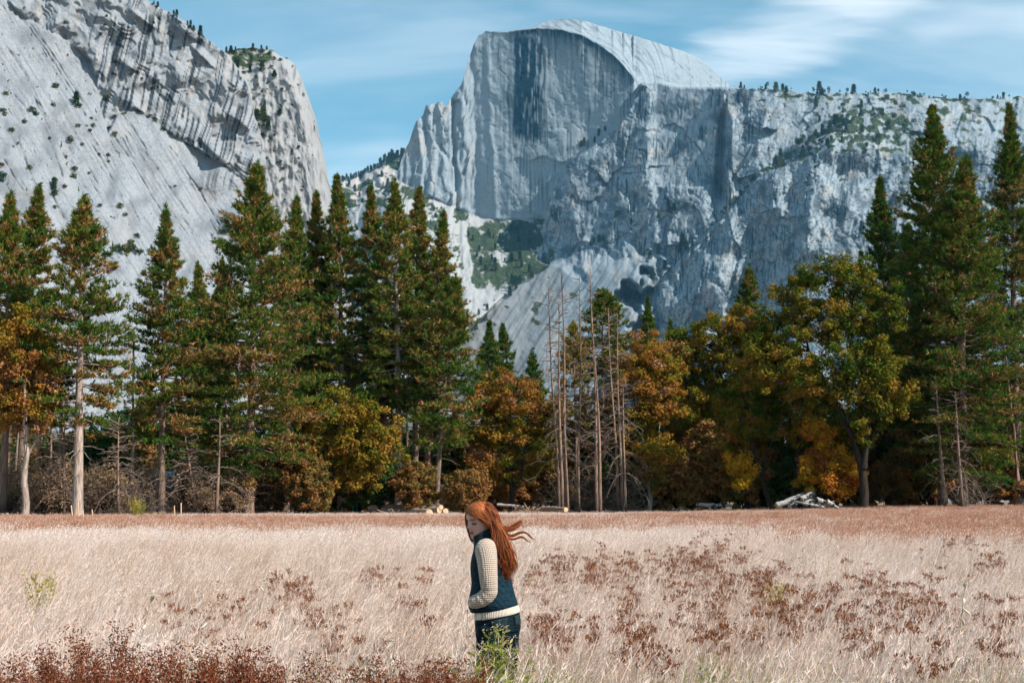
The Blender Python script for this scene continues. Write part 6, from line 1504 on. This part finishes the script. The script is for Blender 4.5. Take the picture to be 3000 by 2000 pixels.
def scatter(name, coll, P, rot, scl, idx, label):
    me = bpy.data.meshes.new(name)
    me.vertices.add(len(P)); me.vertices.foreach_set('co', np.ascontiguousarray(P, np.float32).ravel())
    for an, ty, v, key in (('rot', 'FLOAT_VECTOR', rot, 'vector'), ('scl', 'FLOAT_VECTOR', scl, 'vector'), ('idx', 'INT', idx, 'value')):
        a = me.attributes.new(an, ty, 'POINT'); a.data.foreach_set(key, np.ascontiguousarray(v, np.int32 if ty == 'INT' else np.float32).ravel())
    ng = bpy.data.node_groups.new(name, 'GeometryNodeTree')
    ng.interface.new_socket('Geometry', in_out='INPUT', socket_type='NodeSocketGeometry')
    ng.interface.new_socket('Geometry', in_out='OUTPUT', socket_type='NodeSocketGeometry')
    gi = ng.nodes.new('NodeGroupInput'); go = ng.nodes.new('NodeGroupOutput')
    ip = ng.nodes.new('GeometryNodeInstanceOnPoints'); ci = ng.nodes.new('GeometryNodeCollectionInfo')
    ci.inputs['Collection'].default_value = coll
    ci.inputs['Separate Children'].default_value = True; ci.inputs['Reset Children'].default_value = True
    ip.inputs['Pick Instance'].default_value = True
    def na(nm, ty):
        n = ng.nodes.new('GeometryNodeInputNamedAttribute'); n.data_type = ty; n.inputs[0].default_value = nm
        return n.outputs[0]
    L = ng.links.new
    L(gi.outputs[0], ip.inputs['Points']); L(ci.outputs[0], ip.inputs['Instance'])
    L(na('idx', 'INT'), ip.inputs['Instance Index']); L(na('rot', 'FLOAT_VECTOR'), ip.inputs['Rotation']); L(na('scl', 'FLOAT_VECTOR'), ip.inputs['Scale'])
    L(ip.outputs[0], go.inputs[0])
    o = obj(name, me, kind='stuff', label=label)
    md = o.modifiers.new('scatter', 'NODES'); md.node_group = ng
    return o

rng = np.random.default_rng(5)
def field(y0, y1, dens, margin=1.25, edge=3.0):
    """random points over the part of the meadow in view (and a little beyond)"""
    w1 = y1 * 0.36 * margin + edge; n = int((y1 - y0) * 2 * w1 * dens)
    y = rng.uniform(y0, y1, n); x = rng.uniform(-w1, w1, n)
    k = np.abs(x) < y * 0.36 * margin + edge
    return x[k], y[k]
def rust_mask(x, y):
    """where rust coloured sedge takes over: a belt before the trees, and the right-hand side of the far meadow"""
    ovx = (x / y * F_PX + CX) / 1.27551
    n = fbm(x / 7.0, y / 12.0, 3, 611)
    belt = smooth(56, 66, y + 10 * n) * smooth(112, 98, y + 6 * n) * (1 - 0.35 * smooth(-5, 5, x))
    right = smooth(1650, 2050, ovx + 260 * n) * smooth(30, 52, y + 18 * n)
    right2 = smooth(1350, 1500, ovx) * smooth(72, 90, y + 8 * n) * smooth(125, 112, y)
    return np.clip(np.maximum(np.maximum(belt, right), right2), 0, 1)
def green_mask(x, y):
    n = fbm(x / 1.3, y / 1.8, 3, 613)
    return smooth(-3.2, -1.6, x) * smooth(4.2, 2.4, x) * smooth(11.6, 9.0, y + 1.6 * n) * smooth(-0.1, 0.25, n + 0.16)

STRAW = proto_collection('straw', [dict(n=26, rad=0.16, h=(0.34, 0.92), w=0.0020, bend=(0.2, 0.95), wind=True, tint0=0.55, heads=0.5),
    dict(n=26, rad=0.16, h=(0.28, 0.84), w=0.0022, bend=(0.45, 1.3), wind=True, tint0=0.48, heads=0.3),
    dict(n=22, rad=0.14, h=(0.45, 0.90), w=0.0019, bend=(0.15, 0.7), wind=True, tint0=0.63, heads=0.8),
    dict(n=26, rad=0.18, h=(0.22, 0.55), w=0.0032, bend=(0.5, 1.3), wind=False, tint0=0.48, heads=0.1)], M_STRAW)
STRAW_FAR = proto_collection('far_straw', [dict(n=44, rad=0.42, h=(0.36, 0.66), w=0.0065, bend=(0.15, 0.7), wind=True, tint0=0.68, heads=0.4),
    dict(n=44, rad=0.42, h=(0.32, 0.60), w=0.0070, bend=(0.2, 0.9), wind=True, tint0=0.62, heads=0.3)], M_STRAW)
SEDGE = proto_collection('sedge', [dict(n=46, rad=0.45, h=(0.34, 0.66), w=0.0075, bend=(0.1, 0.5), wind=True, tint0=0.55, heads=0.6),
    dict(n=40, rad=0.45, h=(0.30, 0.74), w=0.0070, bend=(0.1, 0.6), wind=False, tint0=0.65, heads=0.7)], M_SEDGE)
GREEN = proto_collection('green_tuft', [dict(n=30, rad=0.13, h=(0.25, 0.6), w=0.0035, bend=(0.1, 0.6), wind=True, tint0=0.42),
    dict(n=26, rad=0.13, h=(0.3, 0.7), w=0.0032, bend=(0.1, 0.5), wind=True, tint0=0.6)], M_GREENG)

def put(name, coll, nproto, x, y, label, s=(0.8, 1.2), wind_rot=0.5, probs=None, ysc=None):
    n = len(x); z = ground_z(x, y)
    rot = np.stack([rng.normal(0, 0.05, n), rng.normal(0, 0.05, n), rng.normal(0, wind_rot, n)], -1)
    sc = rng.uniform(*s, n) * (1 + 0.16 * fbm(x / 2.5, y / 3.5, 2, 617))
    scl = np.stack([sc, sc, sc * (1 + 0.18 * fbm(x / 1.1, y / 1.6, 2, 619))], -1)
    idx = rng.choice(nproto, n, p=probs)
    return scatter(name, coll, np.stack([x, y, z], -1), rot, scl, idx, label)
xs, ys = [], []
for y0, y1, dn in ((4.6, 12, 46), (12, 20, 30), (20, 42, 14)):
    x, y = field(y0, y1, dn); xs.append(x); ys.append(y)
x = np.concatenate(xs); y = np.concatenate(ys)
k = rng.random(len(x)) > 0.55 * green_mask(x, y); x, y = x[k], y[k]
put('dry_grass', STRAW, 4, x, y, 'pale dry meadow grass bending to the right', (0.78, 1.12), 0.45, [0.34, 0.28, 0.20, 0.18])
x, y = field(40, 128, 5.2, 1.15, 6.0); rm = rust_mask(x, y)
k = rng.random(len(x)) > rm * 0.72
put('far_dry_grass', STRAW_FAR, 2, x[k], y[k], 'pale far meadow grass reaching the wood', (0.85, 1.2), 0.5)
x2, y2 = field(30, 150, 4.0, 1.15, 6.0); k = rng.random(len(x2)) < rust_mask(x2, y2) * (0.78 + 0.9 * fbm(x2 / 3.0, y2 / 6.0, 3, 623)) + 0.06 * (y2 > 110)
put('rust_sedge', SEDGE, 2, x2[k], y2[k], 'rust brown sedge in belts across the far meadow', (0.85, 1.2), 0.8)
x3, y3 = field(110, 150, 3.0, 1.15, 6.0)
put('wood_edge_grass', STRAW_FAR, 2, x3, y3, 'dry grass at the foot of the wood', (0.55, 1.15), 0.8)
x4, y4 = field(6.6, 12, 60); k = rng.random(len(x4)) < 0.9 * green_mask(x4, y4)
put('green_grass', GREEN, 2, x4[k], y4[k], 'green and yellow grass around the woman\'s feet', (0.8, 1.1), 0.6)
# ================================================================== meadow plants that stand out singly
def clus(rng, C, n, rad, size, tint, up=1.2, flat=1.0):
    """small upright seed husks around the points C"""
    P = C[:, None] + rng.normal(0, rad, (len(C), n, 3)) * np.array([1, 1, flat])
    d = unit(np.array([0, 0, up]) + rng.normal(0, 0.6, P.shape)); sd = unit(np.cross(d, rng.normal(0, 1, P.shape)))
    L = size * rng.uniform(0.6, 1.4, P.shape[:2] + (1,)); w = L * 0.28
    e = np.cross(d, sd)
    V = np.stack([P - d * L * 0.5, P + sd * w, P + d * L, P - sd * w, P + e * w, P - e * w], 2).reshape(-1, 3)
    f = np.array([[0, 1, 2, 3], [0, 4, 2, 5]])
    T = (np.arange(len(V) // 6)[:, None, None] * 6 + f[None]).reshape(-1, 4)
    return V, T, np.clip(np.repeat(tint + rng.normal(0, 0.25, len(V) // 6), 6), 0, 1)
def weed_proto(seed, H, ns, spread, heads):
    rng = np.random.default_rng(seed); st = Build(); C = []
    for _ in range(ns):
        az = rng.uniform(0, 6.28); h = H * rng.uniform(0.8, 1.05); r = spread * rng.uniform(0.2, 1)
        top = np.array([r * math.cos(az), r * math.sin(az), h * 0.86]); s = np.linspace(0, 1, 5)[:, None]
        P = np.array([0.05 * rng.normal(), 0.05 * rng.normal(), -0.02]) * (1 - s) + top * s ** np.array([[1.6, 1.6, 1.0]])
        st.tube(P, np.linspace(0.0018, 0.0012, 5), 3, rng.random())
        for _k in range(heads):
            e = top + np.array([rng.normal(0, 0.032), rng.normal(0, 0.032), h * 0.14 * rng.uniform(0.7, 1.1)])
            st.tube(np.array([top - [0, 0, 0.06 * rng.random()], (top + e) / 2 + [0, 0, -0.01], e]), 0.0009, 3, rng.random()); C.append(e)
    V, T, t = clus(rng, np.array(C), 8, 0.008, 0.012, 0.42, flat=1.3)
    return st.mesh('stem', M_STEM), np_mesh('seed_head', V, T, M_SEED, {'tint': t})
WEEDS = [weed_proto(601, 0.74, 4, 0.16, 7), weed_proto(602, 0.78, 3, 0.12, 8), weed_proto(603, 0.66, 5, 0.18, 6), weed_proto(604, 0.82, 2, 0.08, 9), weed_proto(605, 0.72, 6, 0.20, 7)]
def top_depth(ovy, h): return (EYE - h) * F_PX / (ovy * 1.27551 - HORIZON)
rng = np.random.default_rng(31)
def plant(kind, ovx, D, meshes, names, label, cat, group, s=1.0):
    b = base_of(ovx, D); r = thing(kind, b, label, cat, group, rng.uniform(0, 6.28)); r.scale = (s, s, s)
    for nm, me in zip(names, meshes):
        o = obj(nm, me, r)
        o['kind'] = 'stuff'
    return r
WEED_ZONES = [('dried brown seed head weed scattered left of the woman', [(700, 1325, 50, 16, 6), (760, 1375, 80, 26, 7), (885, 1300, 60, 14, 7), (640, 1330, 30, 20, 2), (560, 1390, 80, 30, 5), (930, 1370, 60, 30, 4), (980, 1300, 40, 20, 3), (420, 1375, 60, 20, 3), (850, 1440, 90, 30, 3)]),
    ('dried brown seed head weed in the dense patch right of the woman', [(1290, 1285, 70, 22, 11), (1370, 1296, 46, 36, 18), (1440, 1290, 36, 36, 15), (1230, 1330, 40, 30, 7), (1270, 1390, 60, 30, 8), (1400, 1400, 90, 36, 10), (1500, 1450, 70, 40, 6)]),
    ('dried brown seed head weed in the broad rusty patch at right centre', [(1560, 1285, 76, 34, 30), (1640, 1255, 90, 34, 30), (1700, 1305, 60, 46, 20), (1600, 1370, 70, 40, 10), (1770, 1330, 60, 30, 12), (1680, 1440, 60, 30, 5)]),
    ('dried brown seed head weed scattered towards the right edge', [(1830, 1375, 50, 36, 11), (1910, 1350, 60, 40, 11), (2000, 1345, 70, 40, 11), (2085, 1395, 60, 36, 8), (2155, 1365, 60, 36, 8), (2260, 1290, 60, 26, 8), (2285, 1415, 50, 36, 7), (1950, 1440, 80, 26, 6), (2110, 1480, 80, 26, 5), (2200, 1250, 90, 16, 8)])]
for lab, zones in WEED_ZONES:
    for (cx, cy, rx, ry, n) in zones:
        for _ in range(n):
            x, y = cx + rng.normal(0, rx * 0.6), cy + rng.normal(0, ry * 0.6)
            if abs(x - 1125) < 50 and y > 1370: continue
            k = rng.integers(len(WEEDS)); D = min(max(top_depth(y, 0.74), 8.0), 40)
            plant('seed_head_weed', x, D, WEEDS[k], ('stem', 'seed_head'), lab, 'weed', lab.split(' in the ')[-1] if ' in the ' in lab else lab.split(' weed ')[-1], rng.uniform(0.85, 1.12))

# dock: dense russet bushes at the near edge
def dock_proto(seed, H, ns, spread):
    rng = np.random.default_rng(seed); st = Build(); C = []
    for _ in range(ns):
        az = rng.uniform(0, 6.28); r = spread * rng.random() ** 0.6; h = H * rng.uniform(0.62, 1.0)
        top = np.array([r * math.cos(az), r * math.sin(az), h]); s = np.linspace(0, 1, 6)[:, None]
        P = np.array([0.1 * rng.normal(), 0.1 * rng.normal(), -0.02]) * (1 - s) + top * s
        st.tube(P, np.linspace(0.005, 0.002, 6), 3, rng.random())
        for u in np.linspace(0.30, 1.0, 16):
            p = P[0] * (1 - u) + top * u
            for _k in range(2):
                C.append(p + np.array([rng.normal(0, 0.05 * (1.25 - u)), rng.normal(0, 0.05 * (1.25 - u)), rng.normal(0, 0.012)]))
    V, T, t = clus(rng, np.array(C), 20, 0.020, 0.0095, 0.5, up=0.4)
    return st.mesh('stem', M_STEM), np_mesh('seed_spike', V, T, M_SEED_RED, {'tint': t})
DOCKS = [dock_proto(701, 0.80, 20, 0.28), dock_proto(702, 0.74, 22, 0.32), dock_proto(703, 0.84, 17, 0.24)]
DOCK = [(-10, 1512), (38, 1530), (85, 1516), (128, 1524), (170, 1500), (212, 1482), (222, 1520), (262, 1518), (310, 1512), (352, 1530), (400, 1534), (440, 1520), (492, 1512), (540, 1492), (556, 1525), (600, 1515), (640, 1530), (845, 1532), (885, 1526), (925, 1536), (1010, 1526), (1050, 1506), (1075, 1530), (965, 1540)]
for i, (x, y) in enumerate(DOCK):
    lab = 'russet dock bush in the dark row along the lower left edge' if x < 700 else 'russet dock bush at the bottom edge in front of the woman'
    plant('dock_bush', x, top_depth(y + 4, 0.86), DOCKS[i % 3], ('stem', 'seed_spike'), lab, 'bush', lab.split(' bush ')[-1], rng.uniform(1.04, 1.16))

# leafy green and yellow herbs
def herb_proto(seed, H, ns, spread, mat, leaf, tint, fluff=0):
    rng = np.random.default_rng(seed); st = Build(); C, N = [], []
    for _ in range(ns):
        az = rng.uniform(0, 6.28); r = spread * rng.random() ** 0.5; h = H * rng.uniform(0.7, 1.0)
        top = np.array([r * math.cos(az), r * math.sin(az), h]); s = np.linspace(0, 1, 6)[:, None]
        P = np.array([0.03 * rng.normal(), 0.03 * rng.normal(), -0.02]) * (1 - s) + top * s ** np.array([[1.5, 1.5, 1.0]])
        st.tube(P, np.linspace(0.004, 0.0018, 6), 3, 0.6)
        m = int(h * 46); u = rng.uniform(0.25, 1, m); Q = np.stack([np.interp(u, s[:, 0], P[:, j]) for j in range(3)], -1)
        C.append(Q)
        if fluff: N.append(top + rng.normal(0, 0.03, (fluff, 3)) * np.array([1, 1, 0.6]))
    C = np.concatenate(C); n = len(C)
    d = unit(rng.normal(0, 1, (n, 3)) * np.array([1, 1, 0.4]) + np.array([0, 0, 0.7])); sd = unit(np.cross(d, rng.normal(0, 1, (n, 3))))
    L = leaf * rng.uniform(0.6, 1.3, (n, 1)); w = L * 0.13
    V = np.stack([C, C + d * L * 0.5 + sd * w, C + d * L, C + d * L * 0.5 - sd * w], 1).reshape(-1, 3)
    T = np.arange(len(V)).reshape(-1, 4); t = np.repeat(tint + rng.normal(0, 0.15, n), 4)
    ms = [st.mesh('stem', M_HERB), np_mesh('leaf', V, T, mat, {'tint': np.clip(t, 0, 0.8)})]
    if fluff:
        V, T, t = clus(rng, np.concatenate(N), 3, 0.010, 0.011, 0.3, up=0.3)
        ms.append(np_mesh('seed_fluff', V, T, M_PALE, {'tint': t}))
    return ms
G1 = herb_proto(801, 0.92, 16, 0.16, M_HERB, 0.065, 0.62, 5); G2 = herb_proto(802, 0.7, 14, 0.16, M_HERB, 0.06, 0.55); Y1 = herb_proto(803, 0.6, 26, 0.2, M_YELLOW, 0.05, 0.5); G3 = herb_proto(804, 0.86, 12, 0.2, M_HERB, 0.045, 0.72, 5)
HN = ('stem', 'leaf', 'seed_fluff')
plant('leafy_herb', 1118, 8.62, G1, HN, 'tall green goldenrod with white fluff in front of the woman\'s legs', 'herb', None, 1.0)
plant('leafy_herb', 1162, 8.75, G3, HN, 'fluffy topped goldenrod in front of the woman\'s right hip', 'herb', None, 0.97)
plant('leafy_herb', 1096, 8.5, G2, HN, 'low green herb at the left of the woman\'s legs', 'herb', None, 1.05)
plant('leafy_herb', 1200, 8.4, G2, HN, 'low green herb just right of the woman\'s legs', 'herb', None, 0.95)
plant('leafy_herb', 1255, 8.7, G2, HN, 'green yellow herb a step right of the woman', 'herb', None, 0.95)
plant('leafy_herb', 860, top_depth(1500, 0.6), G2, HN, 'green yellow herb at the bottom left of the woman', 'herb', None, 0.9)
plant('leafy_herb', 1622, top_depth(1488, 0.66), G1, HN, 'isolated dark green herb at the lower right', 'herb', None, 0.72)
plant('leafy_herb', 1730, top_depth(1530, 0.6), G2, HN, 'green herb at the bottom edge right of the isolated one', 'herb', None, 0.8)
plant('yellow_herb', 103, top_depth(1318, 0.75), Y1, HN, 'bright yellow herb clump at the left in pale grass', 'herb', None, 1.35)
plant('yellow_herb', 1778, top_depth(1338, 0.7), Y1, HN, 'yellow green herb among the brown weeds at right centre', 'herb', None, 1.2)
plant('yellow_herb', 1228, top_depth(1300, 0.6), Y1, HN, 'small yellowish herb right of the woman\'s hair tips', 'herb', None, 0.8)
plant('yellow_herb', 2060, top_depth(1345, 0.6), Y1, HN, 'faint yellow herb in the pale grass at far right', 'herb', None, 0.8)
plant('yellow_herb', 310, 104, Y1, HN, 'yellow green bush at the wood edge before the cabin', 'herb', None, 3.2)
plant('leafy_herb', 325, 105, G2, HN, 'green bush at the wood edge beside the yellow one', 'herb', None, 2.4)

# milkweed stalks with pale pods
def milkweed(ovx, topy, H, seed, label, pods=6, lean=0.12, fluff=True):
    rng = np.random.default_rng(seed); D = top_depth(topy, H); b = base_of(ovx, D); r = thing('milkweed_stalk', b, label, 'plant', 'pale milkweed stalks')
    s = np.linspace(0, 1, 8); P = np.stack([lean * s ** 1.4 * H, 0.02 * np.sin(s * 4), s * H - 0.02], -1)
    st = Build(); st.tube(P, np.linspace(0.007, 0.004, 8), 6, 0.45); obj('stalk', st.mesh('stalk', M_PALE, True), r)
    for k in range(pods):
        u = 0.42 + 0.56 * k / max(1, pods - 1); p = np.array([np.interp(u, s, P[:, j]) for j in range(3)]); az = rng.uniform(0, 6.28)
        d = unit(np.array([0.6 * math.cos(az), 0.6 * math.sin(az), rng.uniform(-0.9, 0.6)])); L = rng.uniform(0.06, 0.11)
        q = np.linspace(0, 1, 7); Q = p + d[None] * (q * L)[:, None]
        pb = Build(); pb.tube(Q, 0.013 * np.sin(np.pi * (q * 0.94 + 0.03)) ** 0.7 + 0.001, 6, rng.uniform(0.3, 0.8), flat=0.6); obj('pod', pb.mesh('pod', M_PALE, True), r)
    if fluff:
        V, T, t = clus(rng, P[-1:] + np.array([[0, 0, 0.01]]), 26, 0.014, 0.018, 0.7, up=0.8); obj('silk', np_mesh('silk', V, T, M_PALE, {'tint': t}), r, kind='stuff')
for i, (x, y, H, lab, pods, lean) in enumerate([(296, 1362, 1.0, 'tallest milkweed stalk with open white silk at the left', 8, 0.18), (505, 1300, 0.9, 'milkweed stalk with stacked pods left of centre', 6, 0.02), (583, 1300, 0.95, 'leaning milkweed stalk left of centre', 6, 0.2),
    (455, 1425, 0.7, 'short milkweed stalk with drooping pods at the lower left', 5, 0.06), (2178, 1330, 1.05, 'tall pale stalk with fluffy crown at the far right', 9, 0.10), (1073, 1262, 0.85, 'white stick like stalk left of the woman\'s vest', 3, -0.02),
    (1868, 1245, 1.0, 'first of the pale stalks in the rusty far meadow', 6, 0.03), (1896, 1240, 1.05, 'second of the pale stalks in the rusty far meadow', 6, 0.05), (1842, 1252, 0.9, 'small pale stalk left of the far meadow pair', 5, 0.0), (1918, 1222, 1.0, 'pale stalk highest up in the rusty far meadow', 4, 0.04), (1948, 1255, 0.9, 'pale stalk right of the far meadow pair', 3, -0.02),
    (890, 1450, 0.7, 'small pale podded stalk at the left of the woman\'s hip', 4, 0.1), (2265, 1205, 1.0, 'pale stalk near the right edge by the wood', 5, 0.0), (1068, 1380, 0.8, 'pale dry stalk right beside the woman\'s pocket hand', 5, 0.04)]):
    milkweed(x, y, H, 850 + i, lab, pods, lean, fluff=(i in (0, 4)))
# ================================================================== air
def haze_box():
    x, y0, y1, z0, z1 = 6200.0, -300.0, 9200.0, -60.0, 1750.0
    V = np.array([[sx * x, y, z] for z in (z0, z1) for y in (y0, y1) for sx in (-1, 1)])
    T = np.array([[0, 2, 3, 1], [4, 5, 7, 6], [0, 1, 5, 4], [2, 6, 7, 3], [0, 4, 6, 2], [1, 3, 7, 5]])
    m = new_mat('haze_air'); g = NG(m)
    v = g.n('ShaderNodeVolumePrincipled', {'Color': (0.24, 0.62, 0.98, 1), 'Density': HAZE, 'Anisotropy': 0.2})
    o = g.n('ShaderNodeOutputMaterial'); g.t.links.new(v.outputs[0], o.inputs['Volume'])
    return obj('haze', np_mesh('haze', V, T, m), kind='stuff', label='thin pale blue air haze over the valley')
HAZE = 0.000026
haze_box()
